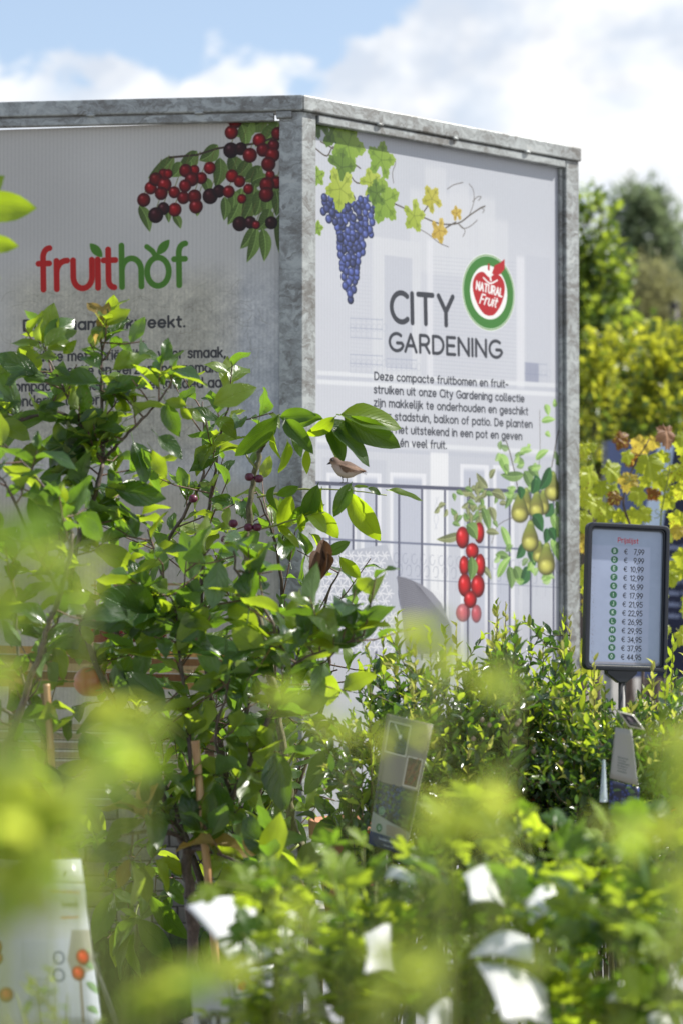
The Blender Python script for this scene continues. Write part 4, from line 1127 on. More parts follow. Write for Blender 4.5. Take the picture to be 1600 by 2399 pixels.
class Kind:
    def __init__(s, geos, mats):
        s.geos, s.mats, s.me = geos, mats, {}
        s.np = [(np.array(g[0], dtype=np.float64), g[1], np.array(g[2], dtype=np.float32)) for g in geos]
    def mesh(s, gi, mi):
        if (gi, mi) not in s.me:
            g = s.geos[gi]
            s.me[(gi, mi)] = mesh_from('leaf', g[0], g[1], g[2], mats=[s.mats[mi]])
        return s.me[(gi, mi)]
# apple
m_ap = leafmat('apple_leaf', (0.012, 0.036, 0.010), (0.030, 0.075, 0.016), (0.27, 0.50, 0.02), 0.40, 0.30, veins=6, under=(0.13, 0.20, 0.10), spec=0.7, spots=0.16)
m_ap2 = leafmat('apple_leaf_young', (0.035, 0.08, 0.015), (0.08, 0.14, 0.02), (0.52, 0.70, 0.025), 0.52, 0.32, veins=6, under=(0.20, 0.26, 0.10), spec=0.7)
m_ap3 = leafmat('apple_leaf_tip', (0.16, 0.10, 0.03), (0.24, 0.19, 0.05), (0.72, 0.50, 0.12), 0.5, 0.45, veins=6)
APPLE = Kind([leaf_geo(0.51, 7, curl=c, fold=f, wave=wv, petiole=0.28, seed=i, twist=tw, tipp=0.8, ser=0.02) for i, (c, f, wv, tw) in enumerate(((0.2, 0.25, 0.03, 0.2), (0.45, 0.35, 0.05, -0.4), (0.05, 0.15, 0.05, 0.5), (0.6, 0.2, 0.04, 0.1), (-0.1, 0.45, 0.03, -0.3), (0.3, 0.5, 0.06, 0.7)))], [m_ap, m_ap2, m_ap3])
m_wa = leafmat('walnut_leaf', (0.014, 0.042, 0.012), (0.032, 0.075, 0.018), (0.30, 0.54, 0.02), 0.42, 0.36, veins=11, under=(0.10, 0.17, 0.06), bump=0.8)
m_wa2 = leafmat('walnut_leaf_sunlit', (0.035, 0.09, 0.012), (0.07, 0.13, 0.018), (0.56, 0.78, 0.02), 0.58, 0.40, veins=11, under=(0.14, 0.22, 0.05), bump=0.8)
m_dead = leafmat('withered_leaf', (0.05, 0.025, 0.012), (0.12, 0.06, 0.03), (0.2, 0.09, 0.03), 0.25, 0.7, veins=11)
WALNUT = Kind([leaf_geo(0.42, 9, curl=c, fold=f, wave=0.02, petiole=0.05, seed=20 + i, twist=tw, tipp=0.75, peak=0.45) for i, (c, f, tw) in enumerate(((0.2, 0.3, 0.2), (0.4, 0.25, -0.3), (0.05, 0.2, 0.1), (0.5, 0.5, 0.6)))], [m_wa, m_wa2, m_dead])
m_bl = leafmat('blueberry_leaf', (0.009, 0.030, 0.010), (0.024, 0.062, 0.018), (0.18, 0.38, 0.02), 0.32, 0.24, veins=5, under=(0.11, 0.18, 0.08), spec=0.9)
m_bl2 = leafmat('blueberry_leaf_young', (0.07, 0.14, 0.02), (0.15, 0.22, 0.03), (0.60, 0.78, 0.04), 0.52, 0.30, veins=5, under=(0.24, 0.30, 0.08))
m_bl3 = leafmat('blueberry_tip', (0.26, 0.27, 0.05), (0.38, 0.37, 0.09), (0.80, 0.84, 0.14), 0.45, 0.4, veins=5)
m_bl4 = leafmat('blueberry_leaf_autumn', (0.22, 0.06, 0.02), (0.34, 0.12, 0.03), (0.6, 0.2, 0.04), 0.4, 0.4, veins=5)
BLUE = Kind([leaf_geo(0.40, 4, cols=(-1, 0, 1), curl=c, fold=f, wave=0.02, seed=40 + i, twist=tw, tipp=0.8) for i, (c, f, tw) in enumerate(((0.1, 0.3, 0.1), (0.3, 0.5, -0.4), (-0.1, 0.2, 0.3), (0.4, 0.6, 0.5)))], [m_bl, m_bl2, m_bl3, m_bl4])
m_vi = leafmat('vine_leaf', (0.17, 0.24, 0.02), (0.28, 0.33, 0.03), (0.82, 0.90, 0.06), 0.52, 0.45, veins=5, under=(0.24, 0.30, 0.10), spots=0.25)
m_vi2 = leafmat('vine_leaf_turning', (0.36, 0.28, 0.06), (0.46, 0.35, 0.08), (0.90, 0.72, 0.10), 0.48, 0.5, veins=5, spots=0.5)
m_vi3 = leafmat('vine_leaf_brown', (0.17, 0.08, 0.04), (0.24, 0.13, 0.07), (0.5, 0.25, 0.10), 0.35, 0.6, veins=5)
GRAPE = Kind([lobed_geo(VINE, 0.62, cup=0.22, seed=i, petiole=0.35, ser=0.08, fill=0.62) for i in range(3)] + [lobed_geo(VINE, 0.62, cup=-0.15, seed=7, ser=0.08, fill=0.62)], [m_vi, m_vi2, m_vi3])
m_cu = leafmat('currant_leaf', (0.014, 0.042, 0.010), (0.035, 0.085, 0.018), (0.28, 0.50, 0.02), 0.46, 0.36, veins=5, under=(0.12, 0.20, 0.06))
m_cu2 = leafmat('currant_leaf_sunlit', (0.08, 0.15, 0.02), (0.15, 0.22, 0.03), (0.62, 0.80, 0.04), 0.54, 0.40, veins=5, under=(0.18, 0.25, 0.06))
CURRANT = Kind([lobed_geo(CURR, 0.6, cup=0.25, seed=i + 30, petiole=0.5, ser=0.07, fill=0.5) for i in range(2)] + [lobed_geo(POTE, 0.62, cup=0.2, seed=34 + i, petiole=0.4, ser=0.07, fill=0.2) for i in range(2)], [m_cu, m_cu2])
m_ne = leafmat('shoot_leaf', (0.12, 0.19, 0.03), (0.22, 0.30, 0.05), (0.84, 0.94, 0.12), 0.66, 0.5, veins=6, under=(0.20, 0.28, 0.05))
m_ne2 = leafmat('shoot_leaf_green', (0.07, 0.15, 0.03), (0.13, 0.23, 0.04), (0.60, 0.82, 0.08), 0.62, 0.5, veins=6, under=(0.14, 0.24, 0.07))
NEAR = Kind([leaf_geo(0.62, 6, curl=c, fold=f, wave=0.03, petiole=0.2, seed=60 + i, twist=0.2 * i) for i, (c, f) in enumerate(((0.2, 0.2), (0.4, 0.3), (0.0, 0.2)))], [m_ne, m_ne2])
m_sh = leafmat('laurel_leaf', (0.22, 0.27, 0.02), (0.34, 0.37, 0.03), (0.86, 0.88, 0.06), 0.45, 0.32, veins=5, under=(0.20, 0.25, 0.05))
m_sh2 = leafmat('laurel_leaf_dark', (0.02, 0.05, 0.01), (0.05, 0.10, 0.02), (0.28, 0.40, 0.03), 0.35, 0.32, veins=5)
LAUREL = Kind([leaf_geo(0.45, 3, cols=(-1, 0, 1), curl=c, fold=0.3, wave=0.0, seed=80 + i) for i, c in enumerate((0.1, 0.35, -0.1))], [m_sh, m_sh2])

def leafmatrix(base, d, nrm, L):
    y = d.normalized()
    z = (nrm - y * nrm.dot(y))
    if z.length < 1e-4:
        z = Vector((1, 0, 0)) - y * y.x
    z.normalize()
    x = y.cross(z)
    return Matrix(((x.x * L, y.x * L, z.x * L, base.x), (x.y * L, y.y * L, z.y * L, base.y), (x.z * L, y.z * L, z.z * L, base.z), (0, 0, 0, 1)))
class Plant:
    def __init__(s, name, label, cat, base, kind, group=None, leafname='leaf', cap=300):
        s.root = thing(name, label, cat, base, group=group)
        s.o = Vector(base)
        s.kind, s.leaves, s.leafname, s.cap = kind, [], leafname, cap
        s.twigs = MB()
    def add(s, base, d, nrm, L, gi, mi, force=False):
        s.leaves.append((leafmatrix(base, d, nrm, L), gi, mi, L, force, d.normalized(), nrm))
    def limb(s, name, pts, radii, mat, sides=8):
        mb = MB().tube(pts, radii, sides)
        return part(name, mb.mesh(name, mat, True, origin=s.o), s.root)
    def finish(s, twigmat=None, twigname='twig'):
        def score(l):
            p = l[0].translation
            x, y, z = pix(p)
            inside = -60 < x < 1660 and -60 < y < 2460
            face = abs(l[0].col[2].xyz.normalized().dot((p - Vector((0, 0, CAMZ))).normalized()))
            return (10 if l[4] else 0) + (2 if inside else 0) + (l[3] / p.y) * (0.35 + face) * 10
        order = sorted(range(len(s.leaves)), key=lambda i: -score(s.leaves[i]))
        own = order[:s.cap]
        T = Matrix.Translation(-s.o)
        for i in own:
            M_, gi, mi = s.leaves[i][:3]
            o = bpy.data.objects.new(s.leafname, s.kind.mesh(gi, mi))
            COL.objects.link(o)
            o.parent = s.root
            o.matrix_basis = T @ M_
        rest = order[s.cap:]
        if rest:
            part('foliage', merged(s.kind, [s.leaves[i] for i in rest], s.o), s.root, kind='stuff')
        if s.twigs.v:
            part('twigs', s.twigs.mesh('twigs', twigmat, True, origin=s.o), s.root, kind='stuff')
def merged(kind, leaves, origin):
    V, F, U, MI, b = [], [], [], [], 0
    for l in leaves:
        M_, gi, mi = l[:3]
        v, f, u = kind.np[gi]
        A = np.array(M_)
        V.append(v @ A[:3, :3].T + A[:3, 3] - np.array(origin))
        F += [tuple(k + b for k in q) for q in f]
        U.append(u)
        MI += [mi] * len(f)
        b += len(v)
    return mesh_from('foliage', np.concatenate(V).tolist(), F, np.concatenate(U), mats=kind.mats, midx=MI)
def rnd_unit():
    v = Vector((random.gauss(0, 1), random.gauss(0, 1), random.gauss(0, 1)))
    return v.normalized()
UP = Vector((0, 0, 1))
def at_px(pts):
    return [P(*p) for p in pts]
def shoot_leaves(pl, pts, step, L, mi, gis, spread=0.9, up=0.35, start=0.15, droop=0.0, jit=0.5, tipmi=None, clump=1):
    """leaves in a spiral along a stem; the last fifth may use another material"""
    pts = [Vector(p) for p in pts]
    ln = [0.0]
    for a, b in zip(pts, pts[1:]):
        ln.append(ln[-1] + (b - a).length)
    tot = ln[-1]
    s = tot * start
    ang = random.uniform(0, 6.28)
    while s <= tot:
        i = max(0, min(len(pts) - 2, next((j for j in range(len(ln) - 1) if ln[j + 1] >= s), len(pts) - 2)))
        f = (s - ln[i]) / max(1e-6, ln[i + 1] - ln[i])
        p = pts[i].lerp(pts[i + 1], f)
        t = (pts[i + 1] - pts[i]).normalized()
        for c in range(clump):
            ang += 2.4
            a = t.orthogonal().normalized()
            b = t.cross(a)
            side = a * math.cos(ang) + b * math.sin(ang)
            frac = s / tot
            d = (side * spread + t * (0.55 + 0.9 * frac ** 4) + UP * (up - droop) + rnd_unit() * 0.3 * jit).normalized()
            nr = (UP * 1.0 + t * 0.3 - d * 0.2 + rnd_unit() * jit).normalized()
            m = tipmi if (tipmi is not None and frac > 0.82) else (mi if isinstance(mi, int) else random.choices(range(len(mi)), mi)[0])
            LL = L * random.uniform(0.65, 1.15) * (1 - 0.45 * max(0, frac - 0.75) / 0.25)
            pl.add(p, d, nr, LL, random.choice(gis), m)
        s += step * random.uniform(0.7, 1.3)
def px_leaf(pl, c, bx, by, tx, ty, d, dz=0.0, mi=0, gi=None, roll=None):
    """one leaf whose stalk end and tip stand at two photo points; dz: how much farther the tip is"""
    b = P(*c(bx, by), d)
    t = P(*c(tx, ty), d + dz)
    v = t - b
    side = Vector((v.z, 0, -v.x))
    side = side if side.length > 1e-6 else Vector((1, 0, 0))
    r = random.uniform(-0.9, 0.9) if roll is None else roll
    toward = Vector((0, -1, 0))
    n = (toward * math.cos(r) + v.cross(toward).normalized() * math.sin(r) + UP * 0.45)
    pl.add(b, v, n, v.length / 0.95, random.choice(range(len(pl.kind.geos))) if gi is None else gi, mi, force=True)
M_BARK = bark('apple_bark', (0.085, 0.062, 0.052), 40)
M_TWIG = bark('apple_twig', (0.13, 0.075, 0.055), 60)
M_WBARK = bark('walnut_bark', (0.12, 0.11, 0.055), 40)
M_GREENSTEM = simple('green_stem', (0.22, 0.26, 0.06), 0.5, var=0.2)
def bamboo(name, label, px_pts, r0, loc_d):
    top, bot = P(*px_pts[0]), P(*px_pts[1])
    d = (top - bot).normalized()
    gz = bot + d * ((0.05 - bot.z) / d.z)
    root = thing(name, label, 'stake', gz)
    t = NT('bamboo_cane')
    tcn = t.n('ShaderNodeTexCoord')
    f = t.noise(t.n('ShaderNodeMapping', {'Vector': tcn.outputs['Object'], 'Scale': (12, 12, 1.2)}).outputs[0], 6, 5, 0.6)
    cc = t.ramp(f, [(0.3, (0.24, 0.13, 0.055)), (0.5, (0.42, 0.25, 0.12)), (0.72, (0.55, 0.38, 0.20))])
    mat = t.done(t.n('ShaderNodeBsdfPrincipled', {'Base Color': cc, 'Roughness': 0.38}).outputs[0])
    L = (top - gz).length
    prev = 0.0
    k = 0
    while prev < L:
        nx = min(L, prev + random.uniform(0.16, 0.2))
        mb = MB()
        a, b = gz + d * prev, gz + d * nx
        pts = [a, a + d * 0.003, a + d * 0.008, a + d * 0.02, b - d * 0.02, b - d * 0.006, b]
        mb.tube(pts, [r0 * 1.10, r0 * 1.14, r0 * 1.02, r0, r0, r0 * 1.04, r0 * 1.10], 12, cap=(nx == L or prev == 0))
        part('segment', mb.mesh('segment', mat, True, origin=gz), root)
        prev = nx
    return root

# ------------------------------------------------------------------ apple trees in front of the shaded panel
def jz(pts, d0, d1=None):
    """pixel polyline with a depth running from d0 to d1"""
    n = len(pts)
    d1 = d0 if d1 is None else d1
    return [P(x, y, d0 + (d1 - d0) * i / (n - 1)) for i, (x, y) in enumerate(pts)]
def branch(pl, px, d0, d1, r0, r1, name='branch', mat=None):
    pts = catmull(jz(px, d0, d1), 4)
    pts = [p + rnd_unit() * r0 * 0.35 if 0 < i < len(pts) - 1 else p for i, p in enumerate(pts)]
    rr = [r0 + (r1 - r0) * i / (len(pts) - 1) for i in range(len(pts))]
    rr = [r * (1.25 if i % 7 == 3 else 1) for i, r in enumerate(rr)]
    pl.limb(name, pts, rr, mat or M_BARK)
    return pts
def spurs(pl, pts, every, L, mi, gis, reach=(0.03, 0.12), n=(3, 6), start=0.1, bias=Vector((0, 0, 0.35)), tipmi=None, tw=0.0022):
    ln = [0.0]
    for a, b in zip(pts, pts[1:]):
        ln.append(ln[-1] + (b - a).length)
    tot = ln[-1]
    s = tot * start
    while s < tot:
        i = max(0, min(len(pts) - 2, next((j for j in range(len(ln) - 1) if ln[j + 1] >= s), 0)))
        p = pts[i].lerp(pts[i + 1], (s - ln[i]) / max(1e-6, ln[i + 1] - ln[i]))
        t = (pts[i + 1] - pts[i]).normalized()
        d = (rnd_unit() + t * 0.4 + bias).normalized()
        r = random.uniform(*reach)
        q = [p, p + d * r * 0.5 + rnd_unit() * 0.006, p + d * r + UP * 0.01]
        pl.twigs.tube(q, [tw, tw * 0.8, tw * 0.6], 5, cap=False)
        m = random.randint(*n)
        tipd = (q[2] - q[1]).normalized()
        shoot_leaves(pl, q, r / m, L, mi, gis, spread=1.0, up=0.15, start=0.35, jit=0.75, tipmi=tipmi)
        s += every * random.uniform(0.6, 1.4)
ALLA = (0, 1, 2, 3, 4, 5)
base = P(462, 2330, 4.85); base.z = 0.36
ta = Plant('apple_tree', 'young apple tree with dark forked trunk tied beside the thick bamboo stake', 'tree', base, APPLE)
tr = branch(ta, [(470, 2420), (462, 2330), (452, 2230), (447, 2120), (440, 2030), (436, 1985)], 4.85, 4.85, 0.0125, 0.0105, 'trunk')
ta.limb('trunk', [base, tr[0]], [0.014, 0.0125], M_BARK)
b1 = branch(ta, [(440, 2000), (413, 1939), (375, 1850), (330, 1775), (290, 1690), (260, 1629), (214, 1530), (188, 1457), (165, 1384)], 4.85, 4.95, 0.0085, 0.0055)
b2 = branch(ta, [(165, 1384), (172, 1320), (188, 1250), (210, 1199), (228, 1145), (241, 1087)], 4.95, 4.98, 0.0055, 0.005)
b3 = branch(ta, [(241, 1087), (241, 1010), (240, 936), (238, 860), (238, 797), (237, 770)], 4.98, 5.0, 0.0045, 0.0022)
b4 = branch(ta, [(243, 1080), (275, 1042), (312, 1003), (355, 960), (402, 900)], 4.98, 4.93, 0.0042, 0.0020)
b5 = branch(ta, [(238, 1080), (215, 1040), (192, 998), (172, 960), (152, 918), (130, 870), (116, 846), (98, 800)], 4.98, 5.03, 0.0042, 0.0018)
b6 = branch(ta, [(192, 998), (140, 968), (92, 971), (40, 988), (-40, 1010)], 5.0, 5.0, 0.0042, 0.003)
b7 = branch(ta, [(445, 2000), (500, 1939), (546, 1867), (584, 1790), (626, 1694), (665, 1618), (680, 1564), (661, 1518), (638, 1461), (603, 1400), (557, 1345), (548, 1290)], 4.85, 4.75, 0.0075, 0.0022)
b8 = branch(ta, [(682, 1564), (720, 1538), (783, 1518), (850, 1490)], 4.78, 4.7, 0.003, 0.0015)
b9 = branch(ta, [(448, 1848), (440, 1675), (429, 1595), (421, 1534), (413, 1476), (413, 1427), (383, 1361), (346, 1239)], 4.87, 4.95, 0.0048, 0.0018)
b10 = branch(ta, [(415, 1440), (430, 1385), (438, 1300)], 4.92, 4.9, 0.0025, 0.0014)
b11 = branch(ta, [(428, 1960), (380, 1946), (330, 1950), (285, 1960)], 4.85, 4.6, 0.006, 0.0022)
b12 = branch(ta, [(545, 1867), (520, 1790), (505, 1720), (528, 1640), (540, 1590)], 4.85, 4.8, 0.0045, 0.0018)
b13 = branch(ta, [(445, 1990), (490, 1995), (560, 2020), (640, 2060), (720, 2080)], 4.85, 4.6, 0.0045, 0.0018)
for b_, e, L in ((b3, 0.030, 0.078), (b4, 0.034, 0.084), (b5, 0.030, 0.078)):
    spurs(ta, b_, e, L, (5, 5, 0), ALLA, start=0.02, n=(2, 4))
spurs(ta, b6, 0.049, 0.123, (6, 5), ALLA)
spurs(ta, b2, 0.055, 0.116, (6, 5), ALLA)
spurs(ta, b1, 0.051, 0.109, (6, 5), ALLA, start=0.08)
spurs(ta, b7, 0.044, 0.116, (6, 5), ALLA, start=0.05, n=(2, 5))
spurs(ta, b8, 0.037, 0.116, (6, 5), ALLA)
spurs(ta, b9, 0.041, 0.102, (6, 5), ALLA, start=0.05, n=(2, 4))
spurs(ta, b10, 0.049, 0.109, (6, 5), ALLA)
spurs(ta, b11, 0.061, 0.131, (6, 4, 1), ALLA, start=0.4, bias=Vector((0, 0, -0.5)))
spurs(ta, b12, 0.055, 0.109, (6, 5), ALLA)
spurs(ta, b13, 0.055, 0.123, (6, 4, 1), ALLA, start=0.2)
for (bx, by, tx, ty, mi, dz) in [(535,290,565,130,2,.0),(540,230,478,105,2,.01),(548,200,668,108,1,.0),(548,250,684,178,1,-.01),(515,330,500,210,1,.01),(520,300,455,350,2,.02),
        (222,345,285,138,1,0),(215,335,152,205,1,.01),(232,350,405,178,0,.02),(240,362,372,225,1,0),(212,372,62,313,1,.01),(250,375,402,312,1,.02),(330,400,396,330,1,0),(300,425,180,390,1,.0),(285,470,365,520,0,0),
        (195,505,-20,400,0,-.02),(190,520,10,510,0,.02),(592,482,790,398,1,0),(522,480,440,360,0,.01),(720,395,835,435,0,.02),(852,440,905,318,0,0),(885,520,1085,515,1,-.02),(905,545,925,415,0,.02),(862,565,795,455,0,0),
        (552,612,740,540,0,0),(530,560,262,562,0,.02),(872,655,925,830,0,-.02),(980,672,868,640,1,0),(1010,745,955,690,1,.02),(1120,668,1342,562,1,0),(832,832,955,930,0,-.03),(700,860,782,1072,0,-.03),(800,905,868,1050,1,0),
        (565,1012,645,1062,0,-.02),(500,1105,312,1165,0,.0),(335,905,235,1000,0,.02),(325,1025,165,1170,0,-.03),(455,905,155,858,0,.02),(262,912,25,982,1,0),(0,760,145,842,1,-.05),(112,650,32,705,0,0),(602,1110,850,1160,0,.02),
        (420,760,540,700,0,0),(690,700,590,650,1,.02),(640,770,560,900,0,.02),(330,880,300,770,1,.03),(470,850,420,1000,0,0),(560,900,620,820,0,0),(700,930,840,1000,1,0),(240,690,340,650,0,0),(200,700,350,690,0,.03)]:
    px_leaf(ta, C4, bx, by, tx, ty, 4.95 + random.uniform(-.04, .04), dz, mi)
CB = crop(0, 1350, 2.613)
for (bx, by, tx, ty, mi, dz) in [(950,150,735,330,0,0),(800,200,830,395,0,.03),(1000,510,715,480,1,0),(1020,340,885,320,0,-.03),(1080,200,1290,300,1,0),(1290,0,1320,90,0,0),(1060,180,910,190,1,.02),(760,195,625,180,1,0),(325,440,410,630,1,0),(320,440,430,560,1,.02),
        (130,690,50,830,0,-.03),(195,720,240,850,0,-.03),(440,880,385,1010,0,0),(50,1090,160,1260,0,-.03),(80,260,270,340,1,0),(100,300,30,430,0,.01),(1165,720,1085,715,1,0),(1310,690,1568,720,0,0),(1210,1010,1330,950,1,0),(945,260,600,120,0,-.12),
        (560,420,510,290,1,0),(1140,480,1568,400,0,-.03),(1390,880,1480,830,0,0),(1110,400,1390,460,0,0),(900,780,1040,810,0,0),(1420,1430,1568,1560,1,0),(960,250,560,150,0,-.15)]:
    px_leaf(ta, CB, bx, by, tx, ty, 4.85 + random.uniform(-.04, .04), dz, mi)
CD = crop(0, 1850, 2.613)
for (bx, by, tx, ty, mi, dz) in [(870,470,900,690,1,0),(880,470,990,600,1,.02),(950,430,1060,620,1,0),(960,440,1130,520,1,.02),(800,430,720,600,2,0),(1280,330,1550,380,2,-.03),(1300,350,1480,460,1,0),(1390,540,1310,700,1,0),(1280,430,1400,560,1,.02),(700,430,590,390,0,0),(1300,50,1370,160,0,0),(1420,120,1568,350,1,0)]:
    px_leaf(ta, CD, bx, by, tx, ty, 4.8 + random.uniform(-.04, .04), dz, mi)
for k in range(26):      # crowded side shoots of the crown's middle
    bsel = random.choice((b1, b2, b7, b9, b12, b8))
    p = random.choice(bsel[len(bsel) // 4:])
    dr = (rnd_unit() + UP * 0.5).normalized() * random.uniform(0.10, 0.24)
    q = [p, p + dr * 0.5 + rnd_unit() * 0.01, p + dr]
    ta.twigs.tube(q, [0.0024, 0.0018, 0.0012], 5, cap=False)
    shoot_leaves(ta, q, 0.030, 0.102, (5, 5), ALLA, start=0.25, jit=0.7)
ta.finish(M_TWIG)

base = P(20, 2500, 4.75); base.z = 0.36
tb = Plant('apple_tree', 'apple tree at the left edge whose crossing branches carry one ripe red apple', 'tree', base, APPLE)
t1_ = branch(tb, [(-30, 2450), (-12, 2150), (0, 1900), (11, 1763), (34, 1694), (73, 1587), (95, 1520), (115, 1453), (142, 1392), (158, 1330), (170, 1250)], 4.75, 4.6, 0.009, 0.004, 'trunk')
tb.limb('trunk', [base, t1_[0]], [0.012, 0.009], M_BARK)
s1 = branch(tb, [(34, 1694), (60, 1640), (95, 1575), (112, 1500), (122, 1450)], 4.7, 4.8, 0.004, 0.0018)
s2 = branch(tb, [(115, 1900), (104, 1720), (85, 1690), (68, 1640), (45, 1540), (38, 1450), (36, 1390), (20, 1330)], 4.7, 4.85, 0.0045, 0.002)
s3 = branch(tb, [(0, 1660), (40, 1682), (85, 1700), (105, 1740)], 4.7, 4.7, 0.004, 0.003)
s4 = branch(tb, [(142, 1392), (90, 1300), (50, 1210), (10, 1130), (-40, 1080)], 4.65, 4.6, 0.004, 0.0018)
s5 = branch(tb, [(-12, 2150), (40, 2020), (110, 1930), (160, 1870)], 4.75, 4.6, 0.005, 0.002)
s6 = branch(tb, [(170, 1250), (130, 1180), (70, 1100), (10, 1040)], 4.62, 4.7, 0.003, 0.0015)
for b_ in (s1, s2, s4, s6):
    spurs(tb, b_, 0.045, 0.092, (6, 4), ALLA, start=0.05, n=(2, 4))
spurs(tb, s5, 0.05, 0.092, (6, 4), ALLA, start=0.05, n=(2, 4))
spurs(tb, t1_, 0.10, 0.092, (6, 4), ALLA, start=0.5, n=(2, 4))
tb.finish(M_TWIG)
# the ripe apple
t = NT('apple_skin')
tcn = t.n('ShaderNodeTexCoord')
f = t.noise(t.n('ShaderNodeMapping', {'Vector': tcn.outputs['Object'], 'Scale': (14, 14, 3)}).outputs[0], 3, 5, 0.6)
m_apple = t.done(t.n('ShaderNodeBsdfPrincipled', {'Base Color': t.ramp(f, [(0.3, (0.40, 0.05, 0.035)), (0.6, (0.50, 0.13, 0.06)), (0.75, (0.55, 0.30, 0.10))]), 'Roughness': 0.28}).outputs[0])
def fruit(name, label, cat, c, r, mat, parent=None, stem=True, sq=0.92, group=None):
    prof = []
    for i in range(15):
        a = math.pi * i / 14
        rr = math.sin(a) * (1 + 0.06 * math.cos(a))
        z = -math.cos(a) * sq - (0.22 * math.exp(-(rr / 0.28) ** 2) if i > 7 else -0.12 * math.exp(-(rr / 0.2) ** 2))
        prof.append((max(0.001, rr) * r, z * r))
    mb = MB().lathe(prof, 20)
    if parent is None:
        root = thing(name, label, cat, c, group=group)
        part('flesh', mb.mesh('flesh', mat, True), root)
        part('stalk', MB().tube([(0, 0, r * 0.65), (0.002, 0, r * 1.0), (0.005, 0.003, r * 1.35)], 0.0016, 6).mesh('stalk', M_TWIG, True), root)
        return root
    o = part(name, mb.mesh(name, mat, True), parent, loc=Vector(c) - parent_origin(parent))
    return o
fruit('apple', '', 'apple', P(213, 1596, 4.95), 0.038, m_apple, parent=tb.root)

bamboo('bamboo_stake', 'thick bamboo cane standing beside the trunk of the dark forked apple tree', ((458, 1736, 4.78), (494, 2118, 4.78)), 0.0088, 4.8)
bamboo('bamboo_stake', 'thin bamboo cane behind the red apple near the left edge', ((109, 1603, 4.7), (126, 1850, 4.7)), 0.0072, 4.7)
# black rubber tie round trunk and cane
tie_c = P(468, 2122, 4.83)
ti = MB()
for k in range(24):
    a0, a1 = 2 * math.pi * k / 24, 2 * math.pi * (k + 1) / 24
    q = []
    for a in (a0, a1):
        q.append(Vector((math.cos(a) * 0.030, math.sin(a) * 0.052, 0)) + tie_c)
    n0, n1 = (q[0] - tie_c).normalized() * 0.002, (q[1] - tie_c).normalized() * 0.002
    ti.add([q[0], q[1], q[1] + UP * 0.016, q[0] + UP * 0.016, q[0] + n0, q[1] + n1, q[1] + n1 + UP * 0.016, q[0] + n0 + UP * 0.016], [(3, 2, 1, 0), (4, 5, 6, 7), (0, 1, 5, 4), (3, 7, 6, 2)])
M_BLACK = simple('black_plastic', (0.012, 0.012, 0.013), 0.45, var=0.2)
tie = thing('tree_tie', 'black rubber strap tying the apple trunk to the thick bamboo cane', 'tie', tie_c)
part('strap', ti.mesh('strap', M_BLACK, True, origin=tie_c), tie)
part('buckle', MB().box((-0.012, -0.058, 0.001), (0.012, -0.050, 0.015)).mesh('buckle', M_BLACK), tie)

# ------------------------------------------------------------------ walnut sapling by the corner post
base = P(735, 2300, 5.55); base.z = 0.36
tw = Plant('walnut_sapling', 'sapling with large ribbed hanging leaflets before the corner post, a sparrow on it', 'sapling', base, WALNUT)
w1 = branch(tw, [(745, 2330), (735, 2200), (722, 2060), (705, 1990), (690, 1950), (681, 1900), (672, 1800), (655, 1690), (630, 1550), (602, 1420), (578, 1300), (583, 1230), (590, 1150), (601, 1090), (612, 1055), (625, 1029)], 5.55, 5.5, 0.013, 0.0052, 'trunk', M_WBARK)
tw.limb('trunk', [base, w1[0]], [0.014, 0.013], M_WBARK)
w2 = branch(tw, [(625, 1029), (636, 1008), (648, 985), (654, 972)], 5.5, 5.48, 0.005, 0.003, 'branch', M_GREENSTEM)
w3 = branch(tw, [(601, 1098), (580, 1070), (565, 1040)], 5.5, 5.5, 0.003, 0.0018, 'branch', M_GREENSTEM)
w4 = branch(tw, [(603, 1165), (650, 1155), (690, 1147), (740, 1146), (800, 1148), (850, 1152), (905, 1160)], 5.5, 5.45, 0.0028, 0.0012, 'branch', M_GREENSTEM)
w5 = branch(tw, [(585, 1245), (640, 1232), (700, 1215), (760, 1200)], 5.5, 5.4, 0.003, 0.0015, 'branch', M_GREENSTEM)
w6 = branch(tw, [(672, 1800), (700, 1745), (740, 1700), (770, 1692), (795, 1715), (803, 1750), (812, 1800)], 5.5, 5.2, 0.0035, 0.0014, 'branch', M_GREENSTEM)
w7 = branch(tw, [(683, 1900), (740, 1890), (790, 1905), (830, 1960), (870, 2020)], 5.5, 5.3, 0.003, 0.0015, 'branch', M_GREENSTEM)
w8 = branch(tw, [(700, 1980), (600, 2050), (480, 2090), (340, 2110), (315, 2170)], 5.5, 5.3, 0.004, 0.0016, 'branch', M_GREENSTEM)
# leaflets, in the crop at (700, 800)
for (bx, by, tx, ty, mi, dz) in [(-110,390,-320,600,0,0),(-100,395,80,385,0,-.04),(-80,400,65,560,0,-.02),(-70,410,35,560,0,-.05),(130,410,-20,400,0,0),(190,395,35,510,1,0),(150,420,240,615,0,-.03),(130,412,395,610,0,-.02),(240,395,500,585,0,-.03),(215,385,555,418,1,.03),(150,470,245,650,1,0),(50,560,38,690,1,0),(-60,520,-80,700,1,.02),(-130,480,-140,620,1,0),
        (100,750,20,960,0,0),(275,745,185,905,0,-.03),(265,790,405,1050,1,-.02),(120,770,100,960,1,.02),(285,765,365,760,1,0),(465,780,645,825,1,0),(105,880,215,1050,1,.01),(215,1130,320,1265,1,.0),(60,1010,160,1130,1,0),(20,900,0,1010,1,0),(360,770,440,790,0,0),(0,760,-120,820,0,0),(-40,800,-100,1000,1,0),(-120,760,-180,900,0,.02),(40,860,-60,960,0,.02),(140,1120,270,1050,0,0)]:
    px_leaf(tw, C3, bx, by, tx, ty, 5.42 + random.uniform(-.03, .03), dz, mi)
C5 = crop(500, 1350, 2.613)
